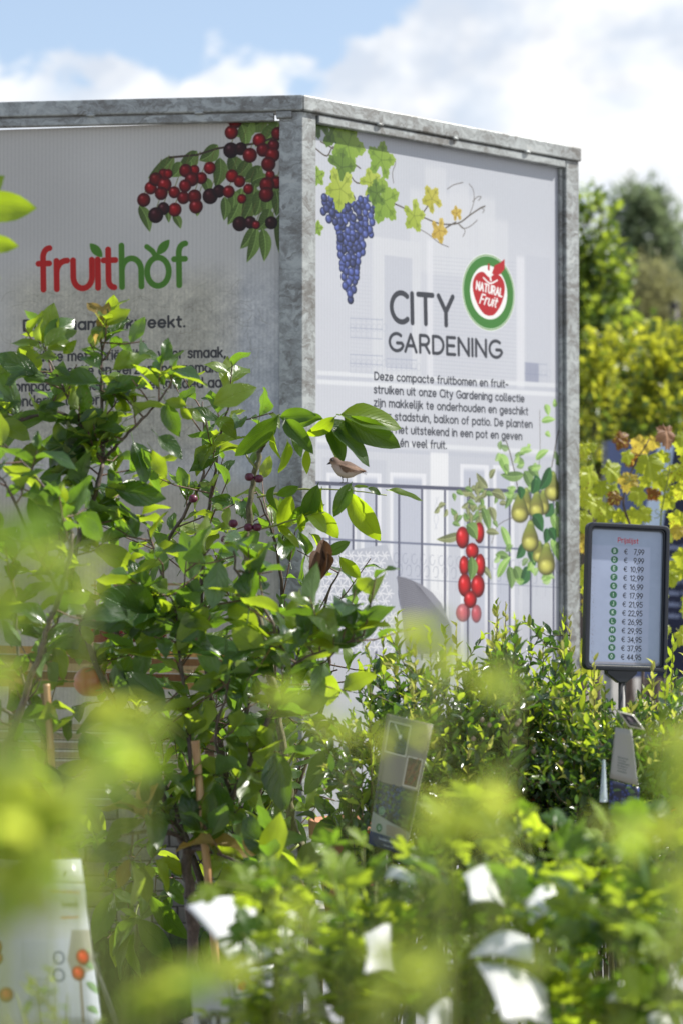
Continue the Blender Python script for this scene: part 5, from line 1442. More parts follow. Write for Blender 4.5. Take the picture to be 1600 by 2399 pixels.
for (bx, by, tx, ty, mi, dz) in [(725,895,560,975,0,0),(755,950,520,1065,0,0),(770,1050,530,1310,0,-.03),(790,1045,1100,1190,1,-.03),(745,940,960,1060,0,.03),(812,1160,830,1450,0,-.03),(750,920,900,1010,0,.02),(700,880,540,870,0,0),
        (790,1460,560,1700,0,-.02),(800,1465,900,1610,0,0),(880,1600,760,1790,0,-.02),(890,1610,940,1790,0,0),(760,1440,560,1350,0,.03),(620,1500,520,1400,0,.03),(870,1590,990,1720,0,.02)]:
    px_leaf(tw, C5, bx, by, tx, ty, 5.3 + random.uniform(-.03, .03), dz, mi)
for (bx, by, tx, ty, mi, dz) in [(850,790,615,985,0,0),(850,795,1050,1050,0,-.02),(920,650,1140,920,0,-.02),(810,890,640,1150,0,0),(820,890,810,1170,0,.02),(840,780,740,730,1,0),(690,640,580,930,0,-.05),(830,700,700,620,0,0),(1000,600,1160,680,0,0),(860,770,900,620,0,.02)]:
    px_leaf(tw, CD, bx, by, tx, ty, 5.25 + random.uniform(-.03, .03), dz, mi)
for (bx, by, tx, ty) in [(130,1040,110,1270),(110,1080,60,1290),(150,1110,185,1280),(120,1060,160,1180),(90,1100,40,1230)]:
    px_leaf(tw, C3, bx, by, bx + (tx - bx) * 0.5, by + (ty - by) * 0.75, 5.35 + random.uniform(-.03, .03), random.uniform(-.05, .05), 2, 3)
for b_ in (w3, w5, w7, w8):
    shoot_leaves(tw, b_, 0.05, 0.10, (7, 2), (0, 1, 2), spread=0.8, up=-0.1, jit=0.5)
shoot_leaves(tw, w1[:44], 0.06, 0.12, (8, 1), (0, 1, 3), spread=1.0, up=-0.2, start=0.25, jit=0.6)
tw.finish(M_TWIG)

# ------------------------------------------------------------------ plum bush between the apple tree and the panel
base = P(560, 2300, 5.9); base.z = 0.36
m_plum = simple('plum_skin', (0.085, 0.010, 0.030), 0.35, var=0.3, scale=30)
tp = Plant('plum_bush', 'plum bush bearing small dark purple plums in front of the shaded panel', 'bush', base, APPLE)
stems = [[(560, 2300), (550, 1950), (500, 1650), (470, 1450), (480, 1250), (500, 1130), (520, 1000), (545, 930)],
         [(565, 2300), (600, 1900), (640, 1600), (660, 1400), (640, 1250), (600, 1150)],
         [(550, 2300), (450, 2000), (350, 1750), (270, 1461), (325, 1373), (411, 1239), (470, 1130), (478, 1040), (475, 940)],
         [(560, 2300), (640, 2000), (730, 1750), (770, 1550), (760, 1420), (800, 1330)],
         [(555, 2300), (520, 2000), (560, 1750), (590, 1560), (550, 1400), (430, 1250)]]
for i, st in enumerate(stems):
    pts = branch(tp, st, 5.9, 5.5 + 0.1 * i, 0.009, 0.0018)
    spurs(tp, pts, 0.055, 0.090, (7, 4), ALLA, start=0.12, n=(3, 6), reach=(0.05, 0.2))
for k in range(75):      # inner leaves that close the gaps low down
    q = P(random.uniform(260, 800), random.uniform(1450, 2200), random.uniform(5.4, 5.9))
    e = q + rnd_unit() * 0.12
    tp.twigs.tube([q, e], [0.002, 0.001], 4, cap=False)
    shoot_leaves(tp, [q, e], 0.03, 0.08, (9, 1), ALLA, start=0.1)
tp.finish(M_TWIG)
for x, y in ((529, 1264), (583, 1235), (603, 1235), (585, 1117), (607, 1121), (547, 1226), (453, 1168), (466, 1255)):
    fruit('plum', '', 'plum', P(x, y, 5.42), 0.0115, m_plum, parent=tp.root)

# ------------------------------------------------------------------ sparrow on the walnut twig
sp_c = P(812, 1105, 5.36)
SPX = 1 / FPX * 5.36
sparrow = thing('sparrow', 'small brown and buff sparrow perched on the twig before the corner of the sunlit poster', 'bird', P(815, 1131, 5.36))
so = Vector(sparrow.location)
def bp(x, y, dy=0.0):
    return P(x, y, 5.36 + dy)
body = [(858, 1104, 1), (848, 1103, 5), (838, 1102, 10), (828, 1102, 16), (818, 1101, 19.5), (808, 1100, 20.5), (800, 1097, 19), (793, 1092, 15.5), (788, 1087, 13), (784, 1083, 12.5), (780, 1081, 11.5), (776, 1081, 8), (773, 1082, 3.5)]
vs, fs = [], []
NS = 18
for i, (x, y, r) in enumerate(body):
    c = bp(x, y)
    a = bp(body[min(i + 1, len(body) - 1)][0], body[min(i + 1, len(body) - 1)][1]) - bp(body[max(0, i - 1)][0], body[max(0, i - 1)][1])
    a.normalize()
    u = Vector((0, 1, 0))
    v = a.cross(u).normalized()
    for k in range(NS):
        an = 2 * math.pi * k / NS
        vs.append(c + (u * math.cos(an) * 0.92 + v * math.sin(an)) * r * SPX - so)
for i in range(len(body) - 1):
    for k in range(NS):
        fs.append((i * NS + k, i * NS + (k + 1) % NS, (i + 1) * NS + (k + 1) % NS, (i + 1) * NS + k))
fs += [tuple(range(NS)), tuple(range((len(body)) * NS - 1, (len(body) - 1) * NS - 1, -1))]
t = NT('sparrow_feathers')
tcn = t.n('ShaderNodeTexCoord')
spz = t.n('ShaderNodeSeparateXYZ', {0: tcn.outputs['Object']})
hz = t.n('ShaderNodeMapRange', {'Value': t.math('ADD', spz.outputs[2], t.math('MULTIPLY', spz.outputs[0], 0.25)), 'From Min': 0.020, 'From Max': 0.048}).outputs[0]
fn = t.noise(t.n('ShaderNodeMapping', {'Vector': tcn.outputs['Object'], 'Scale': (1, 1, 2.5)}).outputs[0], 170, 4, 0.65)
cc = t.ramp(t.math('ADD', hz, t.math('MULTIPLY', t.math('SUBTRACT', fn, 0.5), 0.5)), [(0.0, (0.52, 0.43, 0.37)), (0.40, (0.45, 0.33, 0.27)), (0.62, (0.28, 0.18, 0.12)), (0.85, (0.10, 0.06, 0.04))])
m_spar = t.done(t.n('ShaderNodeBsdfPrincipled', {'Base Color': cc, 'Roughness': 0.8}).outputs[0])
part('body', mesh_from('body', vs, fs, mats=[m_spar]), sparrow)
m_wing = simple('wing_feathers', (0.17, 0.10, 0.06), 0.7, var=0.7, scale=140, stretch=(0.4, 1, 2))
m_bdark = simple('dark_horn', (0.05, 0.042, 0.04), 0.4)
for sgn in (-1, 1):
    mb = MB()
    for j in range(6):           # overlapping flight feathers
        y0, y1 = 1088 + j * 2.4, 1094 + j * 2.2
        a = bp(795 + j * 1.5, y0, sgn * (0.0185 + 0.0008 * (5 - j)))
        e = bp(846 - j * 5.0, 1106 + j * 0.8, sgn * (0.010 + 0.0008 * (5 - j)))
        dwn = Vector((0, 0, -1)) * 3.4 * SPX
        mid = a.lerp(e, 0.5) + Vector((0, sgn * 0.002, 0))
        mb.add([a, mid, e, mid + dwn, a + dwn, a + Vector((0, sgn * 0.0015, 0)), mid + Vector((0, sgn * 0.0015, 0)), mid + dwn + Vector((0, sgn * 0.0015, 0)), a + dwn + Vector((0, sgn * 0.0015, 0))],
               [(0, 1, 3, 4), (1, 2, 3), (5, 8, 7, 6), (6, 7, 2), (0, 5, 6, 1), (4, 3, 7, 8)])
    part('wing', mb.mesh('wing', m_wing, origin=so), sparrow)
mb = MB()
for j in range(4):
    a, e = bp(838, 1100 + j * 1.5, (j - 1.5) * 0.002), bp(860 - j * 0.6, 1107 + j * 1.6, (j - 1.5) * 0.004)
    w = Vector((0, 0.0035, 0))
    mb.add([a - w, a + w, e + w, e - w, a - w - UP * 0.001, a + w - UP * 0.001, e + w - UP * 0.001, e - w - UP * 0.001], [(0, 1, 2, 3), (7, 6, 5, 4), (0, 4, 5, 1), (2, 6, 7, 3)])
part('tail', mb.mesh('tail', m_wing, origin=so), sparrow)
mb = MB().tube([bp(777, 1083), bp(772, 1085), bp(766, 1088)], [0.0042, 0.0028, 0.0004], 8)
part('beak', mb.mesh('beak', m_bdark, True, origin=so), sparrow)
for sgn in (-1, 1):
    ec = bp(779.5, 1078.5, sgn * 0.0088)
    mb = MB().lathe([(0.0002, -0.0022), (0.0016, -0.0016), (0.0022, 0), (0.0016, 0.0016), (0.0002, 0.0022)], 10, Matrix.Translation(ec))
    part('eye', mb.mesh('eye', simple('eye_black', (0.005, 0.005, 0.005), 0.1) if sgn < 0 else bpy.data.materials['eye_black'], True, origin=so), sparrow)
    kx = 806 + sgn * 5
    mb = MB().tube([bp(kx, 1116, sgn * 0.006), bp(kx + 2, 1124, sgn * 0.006), bp(kx + 1, 1131, sgn * 0.006)], [0.0016, 0.0010, 0.0009], 6)
    for tx in (-6, -4, -1, 5):
        mb.tube([bp(kx + 1, 1131, sgn * 0.006), bp(kx + 1 + tx * 0.6, 1130.5, sgn * 0.006 + tx * 0.0006), bp(kx + 1 + tx, 1133, sgn * 0.006 + tx * 0.001)], [0.0008, 0.0008, 0.0003], 5)
    part('leg', mb.mesh('leg', m_bdark, True, origin=so), sparrow)

# ------------------------------------------------------------------ blueberry bushes before the sunlit panel
def top_y(x):
    xs = [800, 850, 900, 960, 1010, 1060, 1100, 1150, 1200, 1250, 1300, 1330, 1360, 1450, 1540, 1600, 1680]
    ys = [1550, 1450, 1375, 1490, 1470, 1450, 1470, 1395, 1365, 1350, 1385, 1430, 1500, 1545, 1545, 1450, 1440]
    return float(np.interp(x, xs, ys))
M_BSTEM = simple('blueberry_stem', (0.10, 0.085, 0.035), 0.6, var=0.4, scale=30)
m_berry = simple('unripe_berry', (0.30, 0.22, 0.17), 0.4, var=0.35, scale=60)
def blueberry(label, bx, d, x0, x1, nst, ntw, seed):
    random.seed(seed)
    base = P(bx, 2300, d); base.z = 0.30
    pl = Plant('blueberry_bush', label, 'bush', base, BLUE, group='blueberry bushes before the sunlit poster')
    for i in range(nst):
        fx = (i + random.random()) / nst
        x = x0 + (x1 - x0) * fx
        dd = d + random.uniform(-0.28, 0.28)
        y = top_y(x) + (abs(random.gauss(0, 30)) if random.random() < 0.26 else random.uniform(80, 340))
        tip = P(x, y, dd)
        m1 = base.lerp(tip, 0.45) + Vector((random.uniform(-.06, .06), random.uniform(-.05, .05), 0))
        m1.x = base.x + (tip.x - base.x) * 0.62
        m2 = base.lerp(tip, 0.78)
        m2.x = base.x + (tip.x - base.x) * 0.93
        pts = catmull([base + Vector((random.uniform(-.04, .04), random.uniform(-.04, .04), 0)), m1, m2, tip], 6)
        n = len(pts)
        pl.limb('stem', pts, [0.0042 - 0.0034 * k / (n - 1) for k in range(n)], M_BSTEM, 5)
        shoot_leaves(pl, pts, 0.014, 0.048, (8, 4, 0), (0, 1, 2, 3), spread=0.75, up=0.5, start=0.50, jit=0.6, tipmi=random.choice((1, 1, 2)))
        for k in range(ntw):
            j = random.randint(int(n * 0.35), n - 2)
            p = pts[j]
            hgt = (p.z - base.z) / max(0.1, tip.z - base.z)
            dr = (rnd_unit() + UP * 0.6).normalized()
            dr.y -= 0.25
            r = random.uniform(0.07, 0.18)
            q = [p, p + dr * r * 0.5, p + dr * r + UP * r * 0.3]
            if pix(q[2])[1] < top_y(pix(q[2])[0]) + random.uniform(45, 110):
                continue
            pl.twigs.tube(q, [0.0016, 0.0012, 0.0008], 4, cap=False)
            low = hgt < 0.8
            shoot_leaves(pl, q, 0.0135, 0.041, (30, 1, 0, 0.2) if low else (12, 2, 0, 0), (0, 1, 2, 3), spread=0.8, up=0.35, start=0.1, jit=0.7, tipmi=None if low else random.choice((1, 1, 2)))
    pl.finish(M_BSTEM)
    return pl
B1 = blueberry('blueberry bush with tall single shoots beside the walnut sapling, a long tag leaning on it', 900, 5.15, 810, 1030, 14, 11, 11)
B2 = blueberry('blueberry bush below the printed apples with pale unripe berries', 1090, 5.2, 960, 1210, 24, 13, 12)
B3 = blueberry('blueberry bush with yellow shoot tips below the printed pears', 1260, 5.35, 1130, 1400, 26, 13, 13)
B4 = blueberry('blueberry bush under and behind the price list stand', 1440, 5.15, 1320, 1580, 26, 14, 14)
B5 = blueberry('blueberry bush at the right edge beyond the price list stand', 1600, 5.5, 1500, 1740, 16, 11, 15)
random.seed(99)
def berries(pl, lst, d):
    for x, y in lst:
        c = P(x, y, d)
        r = random.uniform(0.0052, 0.0075)
        mb = MB().lathe([(0.0005, -r), (r * .6, -r * .8), (r, 0), (r * .75, r * .65), (r * .35, r * .85), (r * .42, r * 1.1), (r * .2, r * .8)], 10)
        part('berry', mb.mesh('berry', m_berry, True), pl.root, loc=c - pl.o)
berries(B2, [(1129, 1687), (1146, 1699), (1216, 1690), (1211, 1697), (1204, 1737), (1177, 1683), (1108, 1731)], 4.95)
berries(B3, [(1314, 1787), (1281, 1628), (1250, 1760)], 5.05)

# ------------------------------------------------------------------ price list on its stand
sg = P(1466, 1400, 5.2)
sign = thing('price_sign', 'price list in a dark rounded frame on a pole, rising from the blueberry bushes', 'sign', (sg.x, sg.y, 0))
SW, SH = 0.203, 0.338
Ms = Matrix.Translation(sg) @ Matrix.Rotation(R(15), 4, 'Z') @ Matrix.Rotation(R(2.4), 4, 'Y') @ Matrix.Rotation(R(-2), 4, 'X')
# local: x right, y away, z up
def rrect(w, h, r, n=6):
    out = []
    for cx_, cz_, a0 in ((w / 2 - r, h / 2 - r, 0), (-w / 2 + r, h / 2 - r, 90), (-w / 2 + r, -h / 2 + r, 180), (w / 2 - r, -h / 2 + r, 270)):
        out += [(cx_ + r * math.cos(R(a0 + 90 * k / n)), cz_ + r * math.sin(R(a0 + 90 * k / n))) for k in range(n + 1)]
    return out
def ring(o_, i_, y0, y1):
    """flat ring between two outlines with the same number of points, from y0 (front) to y1 (back)"""
    mb = MB()
    n = len(o_)
    vs = [Ms @ Vector((p[0], y, p[1])) for y in (y0, y1) for q in (o_, i_) for p in q]
    fs = []
    for k in range(n):
        j = (k + 1) % n
        fs += [(k, j, n + j, n + k), (2 * n + k, 3 * n + k, 3 * n + j, 2 * n + j), (k, 2 * n + k, 2 * n + j, j), (n + k, n + j, 3 * n + j, 3 * n + k)]
    return mb.add(vs, fs)
M_FR = simple('dark_grey_plastic', (0.014, 0.018, 0.028), 0.34, var=0.15)
M_FR2 = simple('pale_worn_edge', (0.45, 0.44, 0.42), 0.4)
so_ = Vector(sign.location)
def spart(name, mb, mat, smooth=False, bev=0):
    o = part(name, mb.mesh(name, mat, smooth, origin=so_), sign)
    if bev:
        bevel(o, bev, 2)
    return o
spart('frame', ring(rrect(SW, SH, 0.014), rrect(SW - 0.019, SH - 0.019, 0.010), -0.012, 0.010), M_FR, bev=0.0025)
spart('inner_lip', ring(rrect(SW - 0.0195, SH - 0.0195, 0.0095), rrect(SW - 0.026, SH - 0.026, 0.009), -0.006, 0.004), M_FR, bev=0.001)
spart('groove_edge', ring(rrect(SW - 0.0265, SH - 0.0265, 0.009), rrect(SW - 0.031, SH - 0.031, 0.009), -0.0015, 0.003), simple('smoky_plastic', (0.16, 0.19, 0.24), 0.3), bev=0.0005)
bk = rrect(SW - 0.012, SH - 0.012, 0.010)
spart('back_board', MB().prism(bk, 0.0045, 0.0085, Ms), M_FR)
cs = Canvas(SW - 0.0305, SH - 0.0305, 3400, (0.60, 0.655, 0.75))
PW, PH = SW - 0.0305, SH - 0.0305
def tfs(x, y):   # crop pixel in the enlarged sign -> sheet metres
    # sheet corners in that crop: TL(243,245) TR(1187,310) BR(1165,2040) BL(222,1998)
    v = (y - 245 - (x - 243) * 0.060) / 1742.0
    xl = 243 - 21 * v
    u = (x - xl) / 944.0
    return u * PW, (1 - v) * PH
cs.tf = tfs
def quad(c, x0, y0, x1, y1, col, al, soft=6):
    c.poly([(x0, y0), (x1, y0 + 0.06 * (x1 - x0)), (x1 - 20, y1 + 0.05 * (x1 - x0)), (x0 - 20, y1)], col, None, al, soft=soft)
quad(cs, 236, 450, 1030, 2060, (0.66, 0.70, 0.80), 0.85, 20)
k_ = PW / 944
cs.text('Prijslijst', (592, 422), (864, 443), 56 * k_, 9.5 * k_, (0.72, 0.13, 0.15), track=1.8)
GB = (0.19, 0.40, 0.28)
rows = [('B', '7,99'), ('D', '9,99'), ('E', '10,99'), ('F', '12,99'), ('G', '16,99'), ('I', '17,99'), ('J', '21,95'), ('K', '22,95'), ('L', '26,95'), ('M', '29,95'), ('M+', '34,95'), ('N', '37,95'), ('O', '44,95')]
INKS = (0.11, 0.12, 0.16)
for i, (a, b_) in enumerate(rows):
    y = 534 + i * 114.2
    x = 548 - i * 2.2
    p_ = tfs(x, y)
    cs.tf = None
    r_ = 45 * k_
    cs.poly([(p_[0] + r_ * 1.08 * math.cos(j * math.pi / 16), p_[1] + r_ * math.sin(j * math.pi / 16)) for j in range(32)], GB)
    cs.tf = tfs
    w_ = {'M+': 46, 'I': 1.0, 'M': 28, 'J': 14}.get(a, 22)
    if a == 'I':
        cs.lines([[(x, y + 20), (x, y - 20)]], 8 * k_, (0.80, 0.87, 0.85))
    else:
        cs.text(a, (x - w_ / 2, y + 20), (x + w_ / 2, y + 20 + 0.06 * w_), 42 * k_, (8 if a != 'M+' else 6) * k_, (0.80, 0.87, 0.85), track=1.3)
    cs.text('€', (680 - i * 2.4, y + 44), (720 - i * 2.4, y + 45), 62 * k_, 8.5 * k_, INKS)
    xr = 942 - i * 2.2
    xl_ = xr - (132 if len(b_) == 4 else (172 if i < 6 else 178)) - (6 if i > 6 else 0)
    cs.text(b_, (xl_, y + 50), (xr, y + 60), 64 * k_, 10 * k_, INKS, track=1.5)
quad(cs, 225, 1960, 1165, 2010, (0.55, 0.48, 0.42), 0.45, 14)
for k in range(160):
    x, y = (random.gauss(258, 16), random.uniform(700, 2000)) if k % 2 else (random.uniform(230, 1160), random.gauss(2000, 14))
    cs.lines([[(x, y), (x + random.uniform(-6, 6), y + random.uniform(3, 16))]], 0.0006, (0.36, 0.28, 0.24), 0.4)
cs.grain(0.03, ((160, 1.0), (30, 0.5), (2, 0.5)))
m_sheet = printmat('price_print', cs.image('price_list_print'), 0.18, 0.5)
sh_vs = [Ms @ Vector((x, y, z)) - so_ for y in (0.0005, 0.0025) for x, z in ((-PW / 2, -PH / 2), (PW / 2, -PH / 2), (PW / 2, PH / 2), (-PW / 2, PH / 2))]
part('sheet', mesh_from('sheet', sh_vs, [(0, 1, 2, 3), (7, 6, 5, 4), (0, 4, 5, 1), (1, 5, 6, 2), (2, 6, 7, 3), (3, 7, 4, 0)], [(0, 0), (1, 0), (1, 1), (0, 1)] * 2, smooth=False, mats=[m_sheet]), sign)
spart('bottom_edge', MB().box((-SW / 2 + 0.016, -0.0135, -SH / 2 + 0.0105), (SW / 2 - 0.030, -0.0125, -SH / 2 + 0.0125), Ms), M_FR2)
spart('clamp', MB().prism([(-0.044, 0.006), (0.034, 0.006), (0.030, -0.006), (0.006, -0.026), (-0.012, -0.028), (-0.042, -0.008)], -0.009, 0.012, Ms @ Matrix.Translation((-0.002, 0, -SH / 2))), M_FR, bev=0.002)
pt, pb = Ms @ Vector((-0.004, 0.002, -SH / 2 - 0.020)), Vector((sg.x - 0.02, sg.y + 0.01, 0))
spart('pole', MB().tube([pb, pt], 0.0085, 12), simple('grey_pole', (0.06, 0.06, 0.065), 0.5, 0.0), True)
spart('foot', MB().lathe([(0.11, 0.0), (0.11, 0.008), (0.02, 0.016), (0.012, 0.05)], 24, Matrix.Translation(pb)), M_FR, True)

# ------------------------------------------------------------------ grapevine behind the sign
base = P(1500, 1330, 7.6); base.z = 0.3
tv = Plant('grapevine', 'young grapevine with yellowing lobed leaves behind the price list', 'vine', base, GRAPE)
v1 = branch(tv, [(1500, 1700), (1510, 1450), (1480, 1250), (1460, 1180), (1480, 1100), (1520, 1030)], 7.6, 7.5, 0.006, 0.002)
tv.limb('trunk', [base, v1[0]], [0.010, 0.006], M_TWIG)
v2 = branch(tv, [(1530, 1650), (1535, 1400), (1550, 1200), (1565, 1120), (1570, 1060)], 7.6, 7.4, 0.004, 0.0015, 'branch', M_GREENSTEM)
v3 = branch(tv, [(1480, 1260), (1430, 1180), (1400, 1120), (1375, 1030)], 7.6, 7.6, 0.003, 0.0012, 'branch', M_GREENSTEM)
CV = crop(1300, 400, 2.765)
def vleaf(x, y, r, mi=0, ang=None, gi=None, tilt=0.6):
    """leaf centred on a point of the crop at (1300, 400)"""
    c = P(*CV(x, y), 7.5 + random.uniform(-.15, .15))
    L = 1.18 * r / 2.765 / FPX * 7.5 / 0.62
    a = random.uniform(-2.6, -0.5) if ang is None else ang
    d = Vector((math.cos(a), random.uniform(-.3, .3), math.sin(a)))
    n = Vector((random.uniform(-.3, .7), -tilt - 0.4, random.uniform(0.3, 1.0)))
    d.normalize()
    tv.add(c - d * 0.3 * L, d, n, L, random.randrange(3) if gi is None else gi, mi, force=True)
for x, y, r, mi in [(420,1735,75,1),(560,1760,85,1),(640,1750,60,1),(725,1690,95,2),(500,1850,70,1),(470,1840,60,0),(610,1880,105,0),(360,1930,100,0),(225,1960,110,0),(190,1790,60,0),(235,1780,40,0),(480,1990,80,1),(540,2080,80,0),(700,1840,60,0),(690,1990,85,0),(800,1940,80,0),(650,2080,60,1),(740,2130,70,0),(250,2150,100,0),(330,2190,100,0),(200,2090,80,0),(520,2230,80,0),(560,2210,70,0),(400,2110,60,1),(420,2220,60,0),(800,2320,60,1),(780,2060,60,0),(190,2230,80,0),(830,2080,60,0),(830,1720,60,0),(600,2000,60,0),(380,2060,70,0),(300,2040,70,0)]:
    vleaf(x, y, r, mi)
for k in range(46):
    px_, py_ = random.uniform(1355, 1680), random.uniform(1200, 1560)
    vleaf((px_ - 1300) * 2.765, (py_ - 400) * 2.765, random.uniform(55, 95), random.choices((0, 1, 2), (10, 1.2, 0.15))[0])
for k in range(22):
    vleaf(random.uniform(830, 1050), random.uniform(1700, 2500), random.uniform(60, 95), random.choices((0, 1), (8, 2))[0])
mbt = MB()
for x, y in ((1552, 1190), (1480, 1110), (1575, 1090)):
    pts = [P(x + 16 * math.cos(k * 0.8) * (1 - k / 14) - k * 1.5, y + 14 * math.sin(k * 0.8) * (1 - k / 14) + k * 2, 7.4) for k in range(12)]
    mbt.tube(pts, 0.0011, 4)
part('tendril', mbt.mesh('tendril', M_GREENSTEM, True, origin=base), tv.root)
tv.finish(M_TWIG)

# ------------------------------------------------------------------ blue and white board behind the vine
bb = P(1530, 1200, 11.0)
board = thing('advertising_board', 'dark blue board with a pale left panel and small print behind the grapevine', 'board', (bb.x, bb.y, 0))
cb = Canvas(0.62, 1.15, 500, (0.07, 0.10, 0.22))
cb.poly([(0, 0), (0.24, 0), (0.30, 1.15), (0, 1.15)], (0.36, 0.41, 0.56), (0.28, 0.33, 0.48))
cb.poly([(0.26, 1.15), (0.18, 0.75), (0.24, 0.5), (0.34, 1.15)], (0.80, 0.86, 0.92), (0.7, 0.78, 0.88))
for j in range(7):
    cb.text('lekker fruit uit onze kwekerij', (0.30, 0.62 - j * 0.055), (0.59, 0.61 - j * 0.055), 0.022, 0.004, (0.62, 0.66, 0.76))
for j in range(3):
    cb.text('vers en puur', (0.04, 0.52 - j * 0.05), (0.20, 0.52 - j * 0.05), 0.028, 0.006, (0.20, 0.24, 0.4))
m_bd = printmat('board_print', cb.image('board_print'), 0.4)
c0_, c1_ = P(1425, 1330, 11.0), P(1425 + 290, 1330, 10.8)
zt, zb = P(1500, 1032, 11).z, P(1500, 1032, 11).z - 1.15
bvs = []
for dy in (0, 0.03):
    for p, z in ((c0_, zb), (c1_, zb), (c1_, zt), (c0_, zt)):
        bvs.append(Vector((p.x, p.y + dy, z)) - Vector(board.location))
part('panel', mesh_from('panel', bvs, [(0, 1, 2, 3), (7, 6, 5, 4), (0, 4, 5, 1), (1, 5, 6, 2), (2, 6, 7, 3), (3, 7, 4, 0)], [(0, 0), (1, 0), (1, 1), (0, 1)] * 2, smooth=False, mats=[m_bd]), board)
for p in (c0_, c1_):
    part('post', MB().box((p.x - 0.02, p.y + 0.031, 0), (p.x + 0.02, p.y + 0.07, zt)).mesh('post', M_GALV, origin=board.location), board)

# ------------------------------------------------------------------ shrubs and trees beyond
def leafy(name, label, cat, bx, d, blobs, n, L, mis, kind=LAUREL, group=None, trunk_r=0.05, barkm=M_BARK, stems=5, up=0.5, cap=120, droop=0.0):
    """blobs: (px x, px y, radius px, weight, depth radius factor): a crown of leaves gathered on many small shoots"""
    base = P(bx, HOR, d); base.z = 0
    pl = Plant(name, label, cat, base, kind, group=group, cap=cap)
    low = max(blobs, key=lambda b: b[1])
    c_low = P(low[0], low[1], d)
    if stems == 1:
        pl.limb('trunk', catmull([base, base.lerp(c_low, 0.5) + Vector((trunk_r * .4, 0, 0)), c_low], 5), [trunk_r * (1 - 0.05 * k) for k in range(11)], barkm)
    tw_ = sum(b[3] for b in blobs)
    for b in blobs:
        c = P(b[0], b[1], d)
        r = b[2] / FPX * d
        st = base if stems > 1 else c_low
        if (c - st).length > 0.05:
            pl.limb('branch', catmull([st, st.lerp(c, 0.5) + rnd_unit() * r * 0.15, c], 4), [trunk_r * 0.35 * (1 - 0.09 * k) for k in range(9)], barkm, 6)
        for k in range(int(n * b[3] / tw_)):
            v = rnd_unit() * (random.random() ** 0.45)
            v = Vector((v.x * r * b[4], v.y * r * 1.2, v.z * r * b[5]))
            p = c + v
            out = (Vector((v.x, v.y, v.z * 1.3)) + UP * r * 0.6).normalized() if v.length > 1e-6 else UP
            ln = L * random.uniform(1.2, 3.2)
            dr = (out * 0.6 + UP * (up - droop) + rnd_unit() * 0.4).normalized()
            if k % 3 == 0:
                pl.twigs.tube([c + v * 0.3, p, p + dr * ln], [trunk_r * 0.10, trunk_r * 0.06, trunk_r * 0.03], 3, cap=False)
            m = random.randint(5, 8)
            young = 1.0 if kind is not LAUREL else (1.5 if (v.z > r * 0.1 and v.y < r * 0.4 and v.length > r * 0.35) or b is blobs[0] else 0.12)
            for j in range(m):
                q = p + dr * ln * (j / m)
                dd = (dr * 0.5 + rnd_unit() * 0.9 + UP * (0.25 - droop)).normalized()
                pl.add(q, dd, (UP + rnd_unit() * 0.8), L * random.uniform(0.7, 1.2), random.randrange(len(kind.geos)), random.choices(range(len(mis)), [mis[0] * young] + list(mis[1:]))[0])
    pl.finish(M_BSTEM)
    return pl
def lm(name, a, b, c, tf=0.35, r=0.5):
    return leafmat(name, a, b, c, tf, r, veins=3, bump=0.1)
random.seed(21)
gy = 'yellow green shrubs beyond the grapevine'
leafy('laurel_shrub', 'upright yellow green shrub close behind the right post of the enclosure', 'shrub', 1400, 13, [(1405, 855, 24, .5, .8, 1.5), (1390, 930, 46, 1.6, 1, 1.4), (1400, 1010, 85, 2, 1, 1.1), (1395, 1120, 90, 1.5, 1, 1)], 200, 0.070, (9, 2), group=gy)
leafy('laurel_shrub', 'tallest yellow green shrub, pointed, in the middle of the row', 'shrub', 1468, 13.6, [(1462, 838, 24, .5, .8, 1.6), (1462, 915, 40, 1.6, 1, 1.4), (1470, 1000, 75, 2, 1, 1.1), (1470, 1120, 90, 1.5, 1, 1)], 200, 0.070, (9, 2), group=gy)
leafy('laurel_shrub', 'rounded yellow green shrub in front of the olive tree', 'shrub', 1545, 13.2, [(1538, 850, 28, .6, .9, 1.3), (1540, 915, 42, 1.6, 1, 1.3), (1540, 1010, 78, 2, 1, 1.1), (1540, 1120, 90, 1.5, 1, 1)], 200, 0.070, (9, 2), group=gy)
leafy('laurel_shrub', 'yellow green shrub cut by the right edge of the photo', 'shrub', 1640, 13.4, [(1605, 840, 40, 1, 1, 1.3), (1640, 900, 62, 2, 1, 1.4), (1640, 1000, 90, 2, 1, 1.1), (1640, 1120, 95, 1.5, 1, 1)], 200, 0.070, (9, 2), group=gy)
HED = Kind(LAUREL.geos, [lm('hedge_leaf', (0.012, 0.03, 0.01), (0.028, 0.06, 0.012), (0.16, 0.26, 0.03)), lm('hedge_leaf_light', (0.03, 0.06, 0.015), (0.06, 0.11, 0.02), (0.22, 0.34, 0.04))])
leafy('dark_hedge', 'dark green hedge running behind the yellow green shrubs', 'hedge', 1500, 19, [(1380, 960, 130, 2, 1, 1), (1500, 950, 130, 2, 1.2, 1), (1620, 960, 130, 2, 1, 1), (1740, 960, 130, 1, 1, 1), (1400, 1180, 150, 2, 1, 1), (1560, 1180, 150, 2, 1.2, 1), (1700, 1180, 150, 1, 1.2, 1)], 1500, 0.14, (6, 2), kind=HED, cap=60)
TR1 = Kind(LAUREL.geos, [lm('ash_leaf', (0.09, 0.16, 0.02), (0.16, 0.24, 0.03), (0.62, 0.78, 0.06), 0.48), lm('ash_leaf_dark', (0.02, 0.05, 0.012), (0.04, 0.09, 0.02), (0.20, 0.32, 0.04))])
